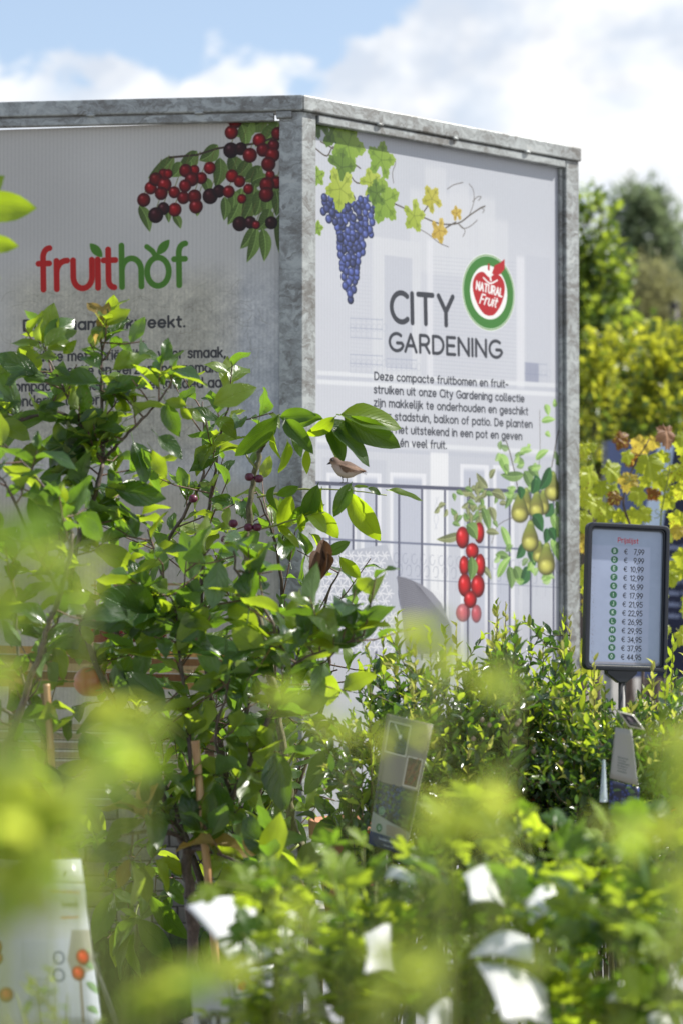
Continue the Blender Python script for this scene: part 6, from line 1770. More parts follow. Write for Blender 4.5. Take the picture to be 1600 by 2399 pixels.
leafy('ash_tree', 'loose light green tree directly behind the right post with sky showing through its top', 'tree', 1340, 16, [(1410, 488, 22, 0.16, 1.5, .6), (1362, 530, 30, 0.22, .8, 1), (1405, 570, 26, .2, 1, .8), (1385, 640, 50, 1.1, 1.3, .9), (1390, 700, 70, 1.7, 1.2, 1), (1380, 780, 75, 1.9, 1.2, 1), (1390, 870, 70, 1.3, 1, 1), (1300, 640, 90, 1, 1, 1), (1290, 800, 100, 1, 1, 1)], 560, 0.085, (6, 4), kind=TR1, stems=1, trunk_r=0.07)
TR2 = Kind(LAUREL.geos, [lm('willow_leaf', (0.07, 0.11, 0.06), (0.12, 0.17, 0.09), (0.34, 0.44, 0.2), 0.4, 0.55)])
leafy('willow_tree', 'tall grey green tree with a rounded twin top far behind the olive', 'tree', 1500, 45, [(1490, 478, 34, 1, 1, 1), (1535, 490, 30, .9, 1, 1), (1500, 520, 60, 2, 1.1, .9), (1465, 570, 52, 1.3, 1, 1), (1530, 580, 60, 1.8, 1, 1), (1580, 560, 34, .7, 1, 1), (1560, 630, 62, 1.6, 1, 1), (1490, 640, 60, 1.5, 1.2, 1), (1595, 690, 50, 1.4, 1, 1.3), (1540, 720, 70, 1, 1, 1)], 620, 0.17, (1,), kind=TR2, stems=1, trunk_r=0.16)
leafy('willow_tree', 'grey green tree at the right edge, its crown cut by the frame', 'tree', 1660, 44, [(1640, 640, 60, 2, 1, 1.3), (1620, 740, 60, 2, 1, 1.3), (1680, 700, 90, 2, 1, 1.3)], 260, 0.17, (1,), kind=TR2, stems=1, trunk_r=0.16)
TR3 = Kind([leaf_geo(0.22, 2, cols=(-1, 1), curl=0.2, fold=0.1, seed=5)], [lm('olive_leaf', (0.17, 0.18, 0.08), (0.26, 0.26, 0.12), (0.5, 0.5, 0.2), 0.4, 0.5)])
leafy('olive_tree', 'round clipped olive coloured tree between the ash and the dark poles', 'tree', 1520, 26, [(1515, 700, 70, 2, 1.2, 1), (1520, 770, 88, 3, 1.15, 1), (1510, 840, 70, 1.4, 1.2, .8)], 1500, 0.10, (1,), kind=TR3, stems=1, trunk_r=0.06, droop=0.2, cap=60)
for k, (x, y, yb, r) in enumerate(((1582, 718, 830, 0.05), (1546, 780, 860, 0.045))):
    pp = P(x, HOR, 24 + k)
    pole = thing('dark_pole', ('tall dark wooden pole standing right of the olive tree', 'shorter dark wooden pole below the olive tree crown')[k], 'pole', (pp.x, pp.y, 0))
    zz = P(x, y, 24 + k).z
    part('shaft', MB().tube([Vector((0, 0, 0)), Vector((0.01, 0, zz * 0.6)), Vector((0, 0, zz))], [r, r * 0.95, r * 0.9], 10).mesh('shaft', bark('pole_wood', (0.035, 0.028, 0.025), 10), True), pole)
    part('cap', MB().lathe([(r * 1.15, zz + 0.001), (r * 1.15, zz + 0.03), (0.01, zz + 0.05)], 10).mesh('cap', M_BLACK, True), pole)
random.seed(5)
# a far belt of wood that closes the horizon
FAR = Kind(TR3.geos, [lm('far_leaf', (0.02, 0.04, 0.015), (0.05, 0.08, 0.025), (0.12, 0.2, 0.04))])
fv = []
for k in range(2600):
    x = random.uniform(-60, 60)
    y = 75 + random.uniform(-4, 4)
    fv.append((leafmatrix(Vector((x, y, random.uniform(0, 6.5 + 1.5 * math.sin(x * 0.3) + math.sin(x * 0.9)))), rnd_unit(), rnd_unit(), random.uniform(1.5, 3.2)), 0, 0))
FK = Kind([leaf_geo(0.9, 2, cols=(-1, 1), curl=0.2, fold=0.1, seed=5)], FAR.mats)
part('far_woodland', merged(FK, fv, (0, 0, 0)), kind='stuff')

# ------------------------------------------------------------------ plant tags
def tag_sheet(name, label, cat, corners, mats_img, thick=0.0009, bulge=0.0, n=8, kind_curve=0.0, wave=0.0, front_blank=None):
    """corners: four world points TL, TR, BR, BL. A thin bent card with front, back and rim"""
    TL, TR, BR, BL = corners
    c = (BL + BR) / 2
    root = thing(name, label, cat, c)
    nr = (TR - TL).cross(BL - TL).normalized()
    if nr.y > 0:
        nr = -nr
    vs, uvs, fs = [], [], []
    for side in (0, 1):
        for j in range(n + 1):
            for i in range(n + 1):
                u, v = i / n, j / n
                p = TL.lerp(TR, u).lerp(BL.lerp(BR, u), v)
                p = p + nr * (bulge * math.sin(math.pi * u) + kind_curve * v * v + wave * math.sin(3.0 * v + 2 * u)) - nr * thick * side
                vs.append(p - c)
                uvs.append((u, 1 - v))
    m = (n + 1) * (n + 1)
    mi = []
    for j in range(n):
        for i in range(n):
            a = j * (n + 1) + i
            fs.append((a, a + n + 1, a + n + 2, a + 1)); mi.append(0)
            fs.append((m + a, m + a + 1, m + a + n + 2, m + a + n + 1)); mi.append(1)
    rim = [i for i in range(n)] + [j * (n + 1) + n for j in range(n)] + [n * (n + 1) + i for i in range(n, 0, -1)] + [j * (n + 1) for j in range(n, 0, -1)]
    for k in range(len(rim)):
        a, b = rim[k], rim[(k + 1) % len(rim)]
        fs.append((a, b, m + b, m + a)); mi.append(1)
    part('card', mesh_from('card', vs, fs, uvs, mats=mats_img, midx=mi), root)
    return root
def white_plastic(name, k=0.72):
    t = NT(name)
    tcn = t.n('ShaderNodeTexCoord')
    f = t.noise(tcn.outputs['Object'], 25, 4, 0.6)
    cc = t.ramp(f, [(0.3, (k * .94, k * .95, k * .96)), (0.7, (k, k, k))])
    p = t.n('ShaderNodeBsdfPrincipled', {'Base Color': cc, 'Roughness': 0.32})
    tl = t.n('ShaderNodeBsdfTranslucent', {'Color': (0.85, 0.88, 0.9, 1)})
    return t.done(t.n('ShaderNodeMixShader', {0: 0.22, 1: p.outputs[0], 2: tl.outputs[0]}).outputs[0])
M_WHITE = white_plastic('white_card')
def px_corners(pts, d, dz=(0, 0, 0, 0)):
    return [P(x, y, d + z) for (x, y), z in zip(pts, dz)]
def tie_string(root, a, b, name='tie'):
    o = Vector(root.location)
    mid = (a + b) / 2 + Vector((0, 0, -0.004))
    part(name, MB().tube([a, mid, b], 0.0009, 5).mesh(name, M_WHITE, True, origin=o), root)

# long blueberry tag in the middle
ct = Canvas(0.13, 0.33, 1500, (0.50, 0.48, 0.45))
W_, H_ = 0.13, 0.33
ct.poly([(0.010, 0.235), (0.075, 0.235), (0.075, 0.315), (0.010, 0.315)], (0.83, 0.82, 0.78))
ct.poly([(0.013, 0.238), (0.072, 0.238), (0.072, 0.312), (0.013, 0.312)], (0.32, 0.30, 0.26), (0.22, 0.20, 0.24), dirv=(0.5, 0.5))
for k in range(50):
    ct.ball(random.uniform(0.04, 0.07), random.uniform(0.242, 0.275), 0.0042, 0.0042, (0.20, 0.22, 0.36), 0.2)
ct.ball(0.034, 0.289, 0.016, 0.011, (0.55, 0.52, 0.46), 0.1)
ct.ball(0.034, 0.290, 0.012, 0.008, (0.30, 0.22, 0.24), 0.1)
ct.lines([[(0.030, 0.308), (0.048, 0.284)]], 0.004, (0.85, 0.84, 0.80))
ct.ball(0.050, 0.281, 0.006, 0.008, (0.84, 0.84, 0.82), 0.1)
ct.poly([(0.080, 0.165), (0.124, 0.165), (0.124, 0.240), (0.080, 0.240)], (0.80, 0.78, 0.74))
ct.poly([(0.083, 0.168), (0.121, 0.168), (0.121, 0.237), (0.083, 0.237)], (0.34, 0.20, 0.16), (0.18, 0.12, 0.10), dirv=(0.5, 0.5))
for k in range(30):
    x, y = random.uniform(0.086, 0.118), random.uniform(0.172, 0.232)
    ct.lines([[(x, y), (x + 0.004, y + 0.008)]], 0.002, random.choice(((0.5, 0.12, 0.1), (0.2, 0.26, 0.12), (0.55, 0.35, 0.25))))
for j in range(4):
    ct.text('bes vers', (0.100 + j * 0.005, 0.300), (0.100 + j * 0.005, 0.262), 0.0032, 0.0006, (0.3, 0.3, 0.3))
ct.poly([(0, 0.055), (0.13, 0.055), (0.13, 0.160), (0, 0.160)], (0.10, 0.13, 0.14), (0.16, 0.18, 0.15), dirv=(0.5, 0.5))
for k in range(150):
    x, y = random.uniform(0.002, 0.085), random.uniform(0.075, 0.158)
    g = random.uniform(0.7, 1.3)
    ct.ball(x, y, 0.005, 0.005, (0.13 * g, 0.18 * g, 0.34 * g), 0.18)
for k in range(40):
    x, y = random.uniform(0.0, 0.125), random.uniform(0.065, 0.158)
    a = random.uniform(0, 6.28)
    ct.leaf(x, y, x + 0.015 * math.cos(a), y + 0.015 * math.sin(a), 0.008, (0.14, 0.24, 0.12), (0.26, 0.36, 0.16))
ct.poly([(0, 0.032), (0.13, 0.032), (0.13, 0.056), (0, 0.082)], (0.62, 0.64, 0.62), (0.50, 0.52, 0.50))
for k in range(16):
    ct.lines([[(0.06 + k * 0.004, 0.036), (0.055 + k * 0.004, 0.060)]], 0.0012, (0.45, 0.22, 0.14))
for (x, y, r, s_) in ((0.030, 0.090, 0.0105, ''), (0.030, 0.047, 0.0105, 'G')):
    ct.poly([(x + r * math.cos(j * math.pi / 16), y + r * math.sin(j * math.pi / 16)) for j in range(32)], (0.72, 0.80, 0.76) if not s_ else (0.12, 0.36, 0.24))
    ct.poly([(x + r * .88 * math.cos(j * math.pi / 16), y + r * .88 * math.sin(j * math.pi / 16)) for j in range(32)], (0.12, 0.36, 0.24))
ct.text('G', (0.0268, 0.0432), (0.0332, 0.0432), 0.008, 0.0014, (0.85, 0.9, 0.88))
for dx in (-0.003, 0.003):
    ct.lines([_arc(0.030 + dx, 0.090, 0.0035, 0.0045, 0, 360, 14)], 0.0010, (0.8, 0.88, 0.84))
ct.poly([(0, 0), (0.13, 0), (0.13, 0.033), (0, 0.033)], (0.05, 0.17, 0.42), (0.04, 0.12, 0.32))
ct.text('Vaccinium corymbosum', (0.034, 0.0195), (0.108, 0.0195), 0.0058, 0.0010, (0.85, 0.88, 0.92))
ct.text('blauwe bes', (0.055, 0.0075), (0.090, 0.0075), 0.0045, 0.0008, (0.85, 0.88, 0.92))
m_t1 = printmat('long_tag_print', ct.image('long_tag_print'), 0.25)
tg = tag_sheet('plant_tag', 'long tilted tag with berry pictures and a blue foot left of the berry bushes', 'plant tag', px_corners([(905, 1672), (1014, 1698), (948, 2004), (862, 1978)], 4.72, (0.03, -.02, -.02, 0.03)), [m_t1, M_WHITE], bulge=0.004)
part('stick', MB().tube([P(905, 2000, 4.74), P(890, 2350, 4.76)], 0.003, 6).mesh('stick', M_BLACK, True, origin=tg.location), tg)

# grey tag under the price list and the small framed one above it
ct = Canvas(0.06, 0.12, 2200, (0.62, 0.61, 0.58))
for j, s_ in enumerate(('Blauwe bes', 'Myrtille', 'Heidelbeere', 'Blueberry', 'Mirtillo', 'Arandano')):
    ct.text(s_, (0.016, 0.052 - j * 0.0062), (0.016 + 0.0026 * len(s_), 0.0515 - j * 0.0062), 0.0032, 0.0006, (0.25, 0.30, 0.28))
m_t2 = printmat('grey_tag_print', ct.image('grey_tag_print'), 0.4)
tg = tag_sheet('plant_tag', 'grey tag with a column of small print below the price list', 'plant tag', px_corners([(1441, 1705), (1479, 1710), (1494, 1842), (1428, 1824)], 4.75, (0.0, -0.02, -0.025, 0.0)), [m_t2, M_WHITE], bulge=0.001)
part('tie', MB().tube([P(1462, 1708, 4.74), P(1455, 1690, 4.76), P(1448, 1660, 4.85)], 0.0009, 5).mesh('tie', M_BLACK, True, origin=tg.location), tg)
ct = Canvas(0.05, 0.05, 2000, (0.72, 0.71, 0.66))
ct.poly([(0.006, 0.006), (0.044, 0.006), (0.044, 0.044), (0.006, 0.044)], (0.10, 0.11, 0.13), (0.16, 0.15, 0.16), dirv=(0.5, 0.5))
ct.ball(0.025, 0.028, 0.009, 0.011, (0.45, 0.40, 0.42), 0.2)
for j in range(3):
    ct.lines([[(0.012, 0.013 + j * 0.003), (0.038, 0.013 + j * 0.003)]], 0.001, (0.6, 0.6, 0.6))
m_t3 = printmat('framed_tag_print', ct.image('framed_tag_print'), 0.3)
tag_sheet('plant_tag', 'small tilted tag with a dark square picture just under the price list clamp', 'plant tag', px_corners([(1445, 1665), (1484, 1675), (1512, 1712), (1474, 1704)], 4.72), [m_t3, M_WHITE])
# clear strip tag
t = NT('clear_film')
m_clear = t.done(t.n('ShaderNodeMixShader', {0: 0.35, 1: t.n('ShaderNodeBsdfTransparent').outputs[0], 2: t.n('ShaderNodeBsdfPrincipled', {'Base Color': (0.72, 0.84, 0.92, 1), 'Roughness': 0.08}).outputs[0]}).outputs[0])
tag_sheet('plant_tag', 'narrow glossy film strip hanging left of the grey tag', 'plant tag', px_corners([(1411, 1780), (1417, 1780), (1424, 1880), (1404, 1880)], 4.7), [m_clear, m_clear], bulge=0.004, wave=0.004)
ct = Canvas(0.10, 0.10, 900, (0.10, 0.13, 0.22))
for k in range(80):
    ct.ball(random.uniform(0, .1), random.uniform(0, .1), 0.006, 0.006, (0.15, 0.2, 0.4), 0.2)
for k in range(20):
    x, y = random.uniform(0, 0.1), random.uniform(0, 0.1)
    ct.leaf(x, y, x + 0.02, y + 0.006, 0.009, (0.2, 0.3, 0.15), (0.3, 0.42, 0.2))
m_t4 = printmat('dark_tag_print', ct.image('dark_tag_print'), 0.25)
tag_sheet('plant_tag', 'dark blue picture tag low behind the film strip', 'plant tag', px_corners([(1428, 1828), (1498, 1846), (1500, 1930), (1425, 1910)], 4.8), [m_t4, M_WHITE])

# large white label at the lower left
ct = Canvas(0.20, 0.36, 1100, (0.77, 0.80, 0.84))
ct.poly([(0, 0.20), (0.2, 0.20), (0.2, 0.36), (0, 0.36)], (0.74, 0.76, 0.72), None, 0.6, soft=30)
def emblem(c, x, y, s):
    c.poly([(x - s, y - s * 1.1), (x + s, y - s * 1.1), (x + s, y + s * 1.1), (x - s, y + s * 1.1)], (0.36, 0.52, 0.26))
    c.poly([(x - s * .8, y - s * .9), (x + s * .8, y - s * .9), (x + s * .8, y + s * .9), (x - s * .8, y + s * .9)], (0.86, 0.86, 0.80))
    c.poly(_sp(*[(x + s * a * .62, y + s * b * .62) for a, b in ((0, -1), (.8, -.5), (.9, .2), (.4, .6), (0, .4), (-.4, .6), (-.9, .2), (-.8, -.5), (0, -1))]), (0.78, 0.30, 0.20))
    c.lines([[(x, y + s * .2), (x + s * .3, y + s * .8)]], s * .2, (0.7, 0.25, 0.15))
emblem(ct, 0.105, 0.338, 0.0135)
ct.lines([[(0.10, 0.315), (0.2, 0.312)]], 0.0022, (0.35, 0.36, 0.30))
ct.text('malus domestica', (0.120, 0.292), (0.185, 0.290), 0.006, 0.0011, (0.75, 0.5, 0.35))
ct.text('bewust', (0.145, 0.262), (0.180, 0.261), 0.013, 0.0022, (0.45, 0.48, 0.40))
for j in range(12):
    ct.text('lekker zoet en fris', (0.070, 0.118 - j * 0.005), (0.108, 0.118 - j * 0.005), 0.0024, 0.0006, (0.4, 0.43, 0.5), al=0.8)
ct.text('appelboom', (0.140, 0.238), (0.178, 0.238), 0.005, 0.0010, (0.75, 0.5, 0.35))
for j in range(9):
    ct.lines([[(0.058, 0.190 - j * 0.006), (0.110, 0.190 - j * 0.006)]], 0.0016, (0.55, 0.58, 0.68), 0.5)
for (x, y) in ((0.130, 0.160), (0.128, 0.125)):
    ct.lines([_arc(x, y, 0.010, 0.012, 0, 360, 18)], 0.004, (0.38, 0.42, 0.50), 0.8)
ct.poly([(0.146, 0.155), (0.16, 0.215), (0.20, 0.215), (0.20, 0.135), (0.155, 0.12)], (0.56, 0.56, 0.52), (0.62, 0.62, 0.56), soft=4)
ct.lines([[(0.166, 0.03), (0.168, 0.12)]], 0.004, (0.45, 0.34, 0.26))
for (x0, y0, x1, y1) in ((0.172, 0.15, 0.195, 0.175), (0.178, 0.15, 0.198, 0.135), (0.18, 0.11, 0.2, 0.085), (0.176, 0.06, 0.196, 0.045)):
    ct.leaf(x0, y0, x1, y1, 0.014, (0.36, 0.5, 0.34), (0.5, 0.62, 0.45))
for (x, y, r) in ((0.178, 0.160, 0.014), (0.166, 0.128, 0.013), (0.006, 0.18, 0.014), (0.010, 0.158, 0.012), (0.030, 0.085, 0.013)):
    ct.ball(x, y, r, r * 1.15, (0.72, 0.18, 0.11), 0.2, soft=3)
ct.poly([(0.13, 0), (0.2, 0), (0.2, 0.018), (0.13, 0.012)], (0.75, 0.10, 0.12))
ct.text('w', (0.14, 0.003), (0.15, 0.003), 0.008, 0.002, (0.9, 0.9, 0.9))
m_t5 = printmat('apple_label_print', ct.image('apple_label_print'), 0.28, 0.5, 0.12)
tg = tag_sheet('plant_label', 'large white picture label with apples at the lower left corner', 'label', px_corners([(-10, 2012), (190, 2013), (243, 2430), (-30, 2430)], 4.1, (0, 0.06, 0, 0)), [m_t5, M_WHITE], bulge=0.01)
for x in (12, 155):
    part('staple', MB().tube([P(x - 3, 2052, 4.07), P(x + 2, 2044, 4.06)], 0.0016, 6).mesh('staple', M_GALV, True, origin=tg.location), tg)
# wire stake right of the label
wr = thing('wire_stake', 'thin grey wire stake slanting beside the large apple label', 'stake', P(285, 2440, 3.5))
part('wire', MB().tube([P(222, 2255, 3.5), P(245, 2320, 3.5), P(285, 2440, 3.5)], 0.0014, 6).mesh('wire', M_GALV, True, origin=wr.location), wr)
part('loop', MB().tube([P(222, 2255, 3.5), P(218, 2243, 3.5), P(224, 2236, 3.5), P(229, 2245, 3.5)], 0.0012, 6).mesh('loop', M_GALV, True, origin=wr.location), wr)
# second label with half a word
ct = Canvas(0.13, 0.09, 1100, (0.70, 0.72, 0.74))
emblem(ct, 0.080, 0.066, 0.0125)
ct.text('WOL', (0.010, 0.012), (0.048, 0.012), 0.020, 0.0032, (0.22, 0.22, 0.22))
m_t6 = printmat('grey_label_print', ct.image('grey_label_print'), 0.3)
tag_sheet('plant_label', 'pale label with a small apple emblem and large letters at the bottom edge', 'label', px_corners([(448, 2290), (640, 2262), (650, 2395), (455, 2440)], 4.1), [m_t6, M_WHITE], bulge=0.005)

# curled blank labels between the currant leaves
CE, CF = crop(450, 1850, 2.613), crop(1000, 1850, 2.613)
wl = [
 ([CE(0, 735), CE(345, 720), CE(560, 1010), CE(275, 1085)], 2.75, 0.03, 'largest blank white label, curling to a point, next to the bamboo cane'),
 ([CE(470, 770), CE(660, 810), CE(650, 900), CE(540, 985)], 2.9, 0.01, 'small blank white label right of the largest one'),
 ([CE(560, 960), CE(660, 930), CE(860, 1400), CE(740, 1400)], 2.95, 0.02, 'shaded blue grey blank label hanging like a curved strap'),
 ([CE(1060, 900), CE(1190, 860), CE(1240, 1100), CE(1060, 1120)], 2.6, 0.01, 'out of focus blank white label in the middle of the currant leaves'),
 ([CE(1190, 545), CE(1250, 505), CE(1350, 510), CE(1362, 590)], 2.9, 0.008, 'topmost blank white label above the currant leaves'),
 ([CF(232, 535), CF(370, 515), CF(490, 700), CF(270, 690)], 2.75, 0.02, 'blank white label crossed by thin leaf shadows, left of its twin'),
 ([CF(600, 690), CF(800, 615), CF(875, 700), CF(640, 815)], 2.75, 0.02, 'blank white label striped by leaf shadows, right of its twin'),
 ([CF(280, 1020), CF(560, 900), CF(632, 910), CF(636, 1050)], 2.6, 0.02, 'blank white label bent like a wing above the big lower one'),
 ([CF(330, 1090), CF(700, 1240), CF(760, 1430), CF(470, 1410)], 2.5, 0.035, 'big blank white label at the bottom edge right of centre'),
 ([CF(1250, 1040), CF(1310, 1040), CF(1450, 1270), CF(1120, 1280)], 2.6, 0.015, 'triangular blank white label near the lower right corner'),
 ([CF(1480, 1130), CF(1600, 1040), CF(1620, 1240), CF(1490, 1220)], 2.6, 0.01, 'blank white label cut by the right edge'),
 ([CF(1360, 1400), CF(1540, 1350), CF(1600, 1480), CF(1380, 1500)], 2.5, 0.01, 'blank white label in the lower right corner'),
 ([CF(0, 1380), CF(130, 1330), CF(150, 1480), CF(-10, 1500)], 2.5, 0.01, 'blank white label low between the bottom leaves'),
 ([CF(900, 830), CF(980, 840), CF(960, 900), CF(860, 920)], 2.7, 0.005, 'narrow blank white label right above the currant stems'),
]
for pts, d, bl, lab in wl:
    tag_sheet('blank_label', lab, 'label', px_corners([(sum(q[0] for q in pts) / 4 + 1.12 * (x - sum(q[0] for q in pts) / 4), sum(q[1] for q in pts) / 4 + 1.12 * (y - sum(q[1] for q in pts) / 4)) for x, y in pts], d + 0.66, (0.03, 0.10, 0.03, -0.05)), [M_WHITE, M_WHITE], bulge=min(bl, 0.012), wave=min(bl, 0.006), n=10)

# ------------------------------------------------------------------ currant bushes in the near right
M_POT = simple('black_pot_plastic', (0.014, 0.014, 0.015), 0.5)
M_SOIL = simple('potting_soil', (0.045, 0.032, 0.024), 0.95, var=0.5, scale=60, bump=0.6)
def pot(label, c, r=0.11, h=0.2, group='black pots on the nursery table'):
    """c: centre of the rim"""
    root = thing('plant_pot', label, 'pot', c - Vector((0, 0, h)), group=group)
    part('wall', MB().lathe([(r * .78, 0), (r * 0.95, h * .86), (r * 1.02, h * .87), (r * 1.04, h), (r * .97, h), (r * .93, h * .84), (r * .74, 0.01)], 24, close=False).mesh('wall', M_POT, True), root)
    part('soil', MB().lathe([(0.001, h * .80), (r * .5, h * .83), (r * .93, h * .80)], 20, close=False).mesh('soil', M_SOIL, True), root)
    part('bottom', MB().lathe([(0.001, 0.004), (r * .76, 0.004)], 20, close=False).mesh('bottom', M_POT), root)
    return root
TBZ = 0.50
def currant(label, x, d, tips, mi, L, seed, gis=(0, 1, 2, 3)):
    random.seed(seed)
    base = P(x, 2600, d); base.z = TBZ + 0.18
    pl = Plant('currant_bush', label, 'bush', base, CURRANT, group='currant bushes among the blank labels')
    for tx, ty in tips:
        tip = P(tx, ty, d + random.uniform(-.25, .25))
        m1 = base.lerp(tip, 0.5)
        m1.x = base.x + (tip.x - base.x) * 0.65
        pts = catmull([base, m1, tip], 8)
        pl.limb('stem', pts, [0.0035 - 0.0026 * k / (len(pts) - 1) for k in range(len(pts))], M_GREENSTEM, 5)
        shoot_leaves(pl, pts, 0.050, L, mi, gis, spread=0.85, up=0.35, start=0.30, jit=0.45)
        for k in range(3):
            p = pts[random.randint(len(pts) // 2, len(pts) - 2)]
            dr = (rnd_unit() + UP * 0.3).normalized() * random.uniform(0.05, 0.11)
            pl.twigs.tube([p, p + dr], 0.0012, 4, cap=False)
            shoot_leaves(pl, [p, p + dr], 0.046, L * 0.9, mi, gis, start=0.2)
    pl.finish(M_GREENSTEM)
    pot(('black pot under ' + label).replace('currant bush', 'currant')[:90], base + Vector((0, 0, 0.03)))
currant('currant bush with broad sunlit leaves right of the largest blank label', 640, 3.5, [(600, 2050), (640, 2030), (700, 2060), (740, 2020), (650, 2120), (720, 2150), (560, 2340), (640, 2330)], (3, 5), 0.074, 31)
currant('currant bush in the lower centre with a rounded top of leaves', 860, 3.55, [(800, 2030), (850, 1990), (880, 2060), (940, 2080), (820, 2120), (900, 2160), (980, 2130), (780, 2240), (880, 2290), (960, 2300)], (5, 6), 0.098, 32)
currant('currant bush with narrow serrated leaves left of the tall blurred shoot', 1090, 3.6, [(1000, 1990), (1060, 1960), (1110, 2010), (1160, 1980), (1200, 2020), (1060, 2100), (1150, 2150), (1010, 2200), (1210, 2200), (1100, 2290)], (5, 6), 0.098, 33, (2, 3, 2, 0))
currant('currant bush behind the labels striped with leaf shadows', 1290, 3.6, [(1240, 1960), (1300, 1930), (1340, 1990), (1390, 1960), (1260, 2080), (1350, 2100), (1400, 2160), (1240, 2200), (1330, 2230), (1290, 2320)], (5, 6), 0.098, 34, (2, 3, 0, 1))
currant('currant bush in the lower right corner', 1500, 3.3, [(1430, 1930), (1490, 1900), (1540, 1950), (1600, 1900), (1470, 2060), (1560, 2100), (1620, 2050), (1450, 2190), (1540, 2220), (1610, 2200), (1500, 2340), (1600, 2360)], (5, 6), 0.098, 35)
currant('currant bush with small leaves before the large apple label', 130, 3.3, [(80, 2290), (130, 2300), (160, 2330), (60, 2370)], (3, 5), 0.035, 36, (2, 3))
# nursery table carrying them
tm = bark('table_wood', (0.16, 0.12, 0.08), 6)
tbl = thing('nursery_table', 'long slatted wooden table carrying the currant pots', 'table', (0, 3.45, 0))
for k in range(7):
    y = -0.48 + k * 0.16
    part('plank', MB().box((-1.3, y, TBZ - 0.05), (1.3, y + 0.13, TBZ - 0.02)).mesh('plank', tm), tbl)
for x in (-1.2, 1.2):
    for y in (-0.42, 0.52):
        part('leg', MB().box((x - .03, y - .03, 0), (x + .03, y + .03, TBZ - 0.051)).mesh('leg', tm), tbl)
# pots on the ground behind
def gpot(lab, pl, r=0.15, h=0.30):
    pot(lab, Vector((pl.o.x, pl.o.y, h + 0.02)), r, h, 'black pots on the ground before the enclosure')
gpot('black pot of the forked apple tree', ta)
gpot('black pot of the apple tree at the left edge', tb)
gpot('black pot of the walnut sapling', tw)
gpot('black pot of the plum bush', tp)
for i, bsh in enumerate((B1, B2, B3, B4, B5)):
    gpot('black pot of the %s blueberry bush counted from the left' % ('first', 'second', 'third', 'fourth', 'fifth')[i], bsh, 0.13, 0.28)
gpot('black pot of the grapevine behind the price list', tv, 0.13, 0.28)
# terracotta pot half hidden by the walnut leaves
tc_ = P(828, 1935, 5.75)
terr = thing('terracotta_pot', 'terracotta pot glimpsed between walnut leaves and the long tag', 'pot', (tc_.x, tc_.y, tc_.z - 0.22))
M_TER = simple('terracotta', (0.42, 0.19, 0.11), 0.8, var=0.2)
part('wall', MB().lathe([(0.07, 0), (0.10, 0.19), (0.112, 0.19), (0.114, 0.235), (0.10, 0.235), (0.09, 0.18)], 28, close=False).mesh('wall', M_TER, True), terr)
part('soil', MB().lathe([(0.001, 0.19), (0.094, 0.19)], 20, close=False).mesh('soil', M_SOIL), terr)
stz = tc_.z - 0.22
std = thing('plant_stand', 'low grey stand under the terracotta pot', 'stand', (tc_.x, tc_.y, 0))
part('top', MB().box((-0.16, -0.16, stz - 0.03), (0.16, 0.16, stz - 0.001)).mesh('top', simple('grey_board', (0.35, 0.34, 0.33), 0.6)), std)
for sx in (-1, 1):
    for sy in (-1, 1):
        part('leg', MB().box((sx * .14 - .012, sy * .14 - .012, 0), (sx * .14 + .012, sy * .14 + .012, stz - 0.031)).mesh('leg', M_GALV), std)

# ------------------------------------------------------------------ very near shoots, far out of focus
def near(label, x, d, spots, seed, mi=(5, 2), L=0.062, cap=300):
    random.seed(seed)
    base = P(x, 3600, d); base.z = 0.02
    pl = Plant('young_shrub', label, 'shrub', base, NEAR, group='young shrubs close to the viewer')
    for sx, sy, r in spots:
        tip = P(sx, sy, d + random.uniform(-.06, .06))
        q = [base, base.lerp(tip, .6) + Vector(((tip.x - base.x) * .2, 0, 0)), tip]
        q[1].z = min(q[1].z, tip.z - 0.05)
        pts = catmull(q, 8)
        pl.limb('stem', pts, [0.0028 - 0.0018 * k / (len(pts) - 1) for k in range(len(pts))], M_GREENSTEM, 5)
        rr = r / FPX * d
        n = max(3, int(3 + r / 22))
        for k in range(n):
            a = 2.4 * k + random.random()
            f = (k / n)
            p = tip + Vector((0, 0, -rr * 1.1 * f))
            dr = Vector((math.cos(a), math.sin(a) * 0.7, random.uniform(-0.1, 0.7))).normalized()
            pl.add(p, dr, Vector((0.45, -0.6, 0.6)) + rnd_unit() * 0.7, min(L, rr * 1.15) * random.uniform(.8, 1.15), random.randrange(3), random.choices((0, 1), mi)[0])
    pl.finish(M_GREENSTEM)
near('blurred young shrub filling the left edge with pale green leaves', 40, 1.25, [(30, 1230, 120), (110, 1330, 90), (-20, 1400, 90), (20, 1830, 140), (120, 1860, 120), (40, 1960, 140), (150, 1970, 110), (90, 2070, 90), (220, 1800, 80), (-20, 2080, 100), (30, 1740, 90), (190, 2090, 60), (-10,1560,60)], 41)
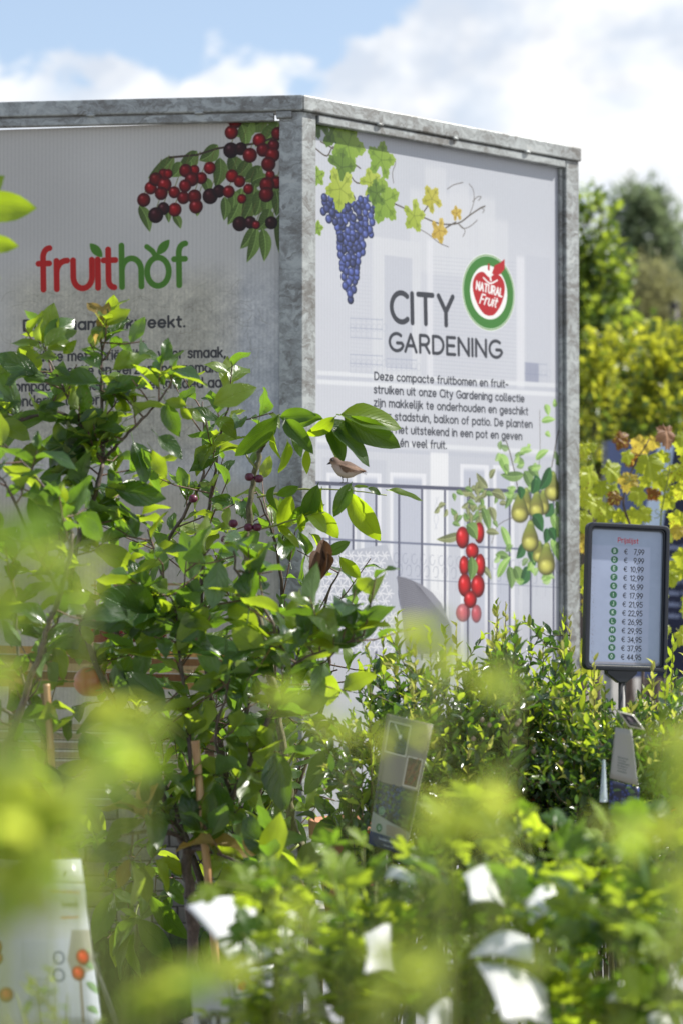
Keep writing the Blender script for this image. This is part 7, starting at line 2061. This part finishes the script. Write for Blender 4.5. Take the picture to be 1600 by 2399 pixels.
near('blurred young shrub whose top hides the tree behind the bamboo cane', 300, 1.35, [(290, 1650, 85), (320, 1730, 95), (260, 1740, 70), (210, 1300, 60), (180, 1370, 60), (260, 1810, 60), (350, 1680, 60)], 42)
near('blurred young shrub in front of the walnut leaves', 730, 1.45, [(660, 1610, 50), (740, 1655, 55), (810, 1700, 55), (900, 1720, 50), (965, 1700, 50)], 43)
near('blurred young shrub before the printed cushion and chair', 1040, 1.35, [(1010, 1470, 75), (1050, 1530, 55), (1130, 1565, 70), (1200, 1600, 45)], 44, (8, 1))
near('blurred young shrub before the berries and the long tag', 1080, 1.3, [(1060, 1890, 90), (1130, 1850, 80), (1000, 1900, 60), (1150, 1920, 70)], 45)
near('blurred young shrub rising at the right edge below the price list', 1540, 1.3, [(1570, 1720, 80), (1590, 1800, 90), (1450, 1950, 80), (1560, 1920, 80), (1590, 2060, 80)], 46)
near('blurred young shrub along the bottom edge left of centre', 460, 1.3, [(400, 2290, 70), (470, 2265, 75), (540, 2250, 60), (350, 2340, 60)], 47)
near('blurred young shrub in the bottom centre with the strongest yellow green', 950, 1.25, [(900, 2210, 70), (960, 2260, 80), (1030, 2230, 60), (880, 2320, 60), (700, 2120, 40)], 48, (8, 1))
near('blurred young shrub near the lower right corner', 1330, 1.3, [(1240, 2240, 50), (1590, 2190, 50)], 49)
# leaves reaching in at the upper left
pl = Plant('overhanging_shrub', 'shrub outside the left edge with two sunlit leaves reaching into the picture', 'shrub', (P(-160, 2300, 4.2).x, 4.2, 0), APPLE)
pts = catmull([Vector((P(-160, 2300, 4.2).x, 4.2, 0)), P(-140, 1400, 4.2), P(-110, 800, 4.2), P(-90, 480, 4.2)], 8)
pl.limb('stem', pts, [0.012 - 0.009 * k / (len(pts) - 1) for k in range(len(pts))], M_BARK)
for (bx, by, tx, ty) in [(-60, 470, 80, 497), (-40, 560, 40, 582), (-80, 470, 14, 418), (-90, 500, -160, 440), (-90, 600, -10, 660)]:
    px_leaf(pl, lambda a, b: (a, b), bx, by, tx, ty, 4.2, 0, 1, 0, roll=0.9)
shoot_leaves(pl, pts[:18], 0.06, 0.08, (5, 3), ALLA, start=0.5)
pl.finish(M_TWIG)
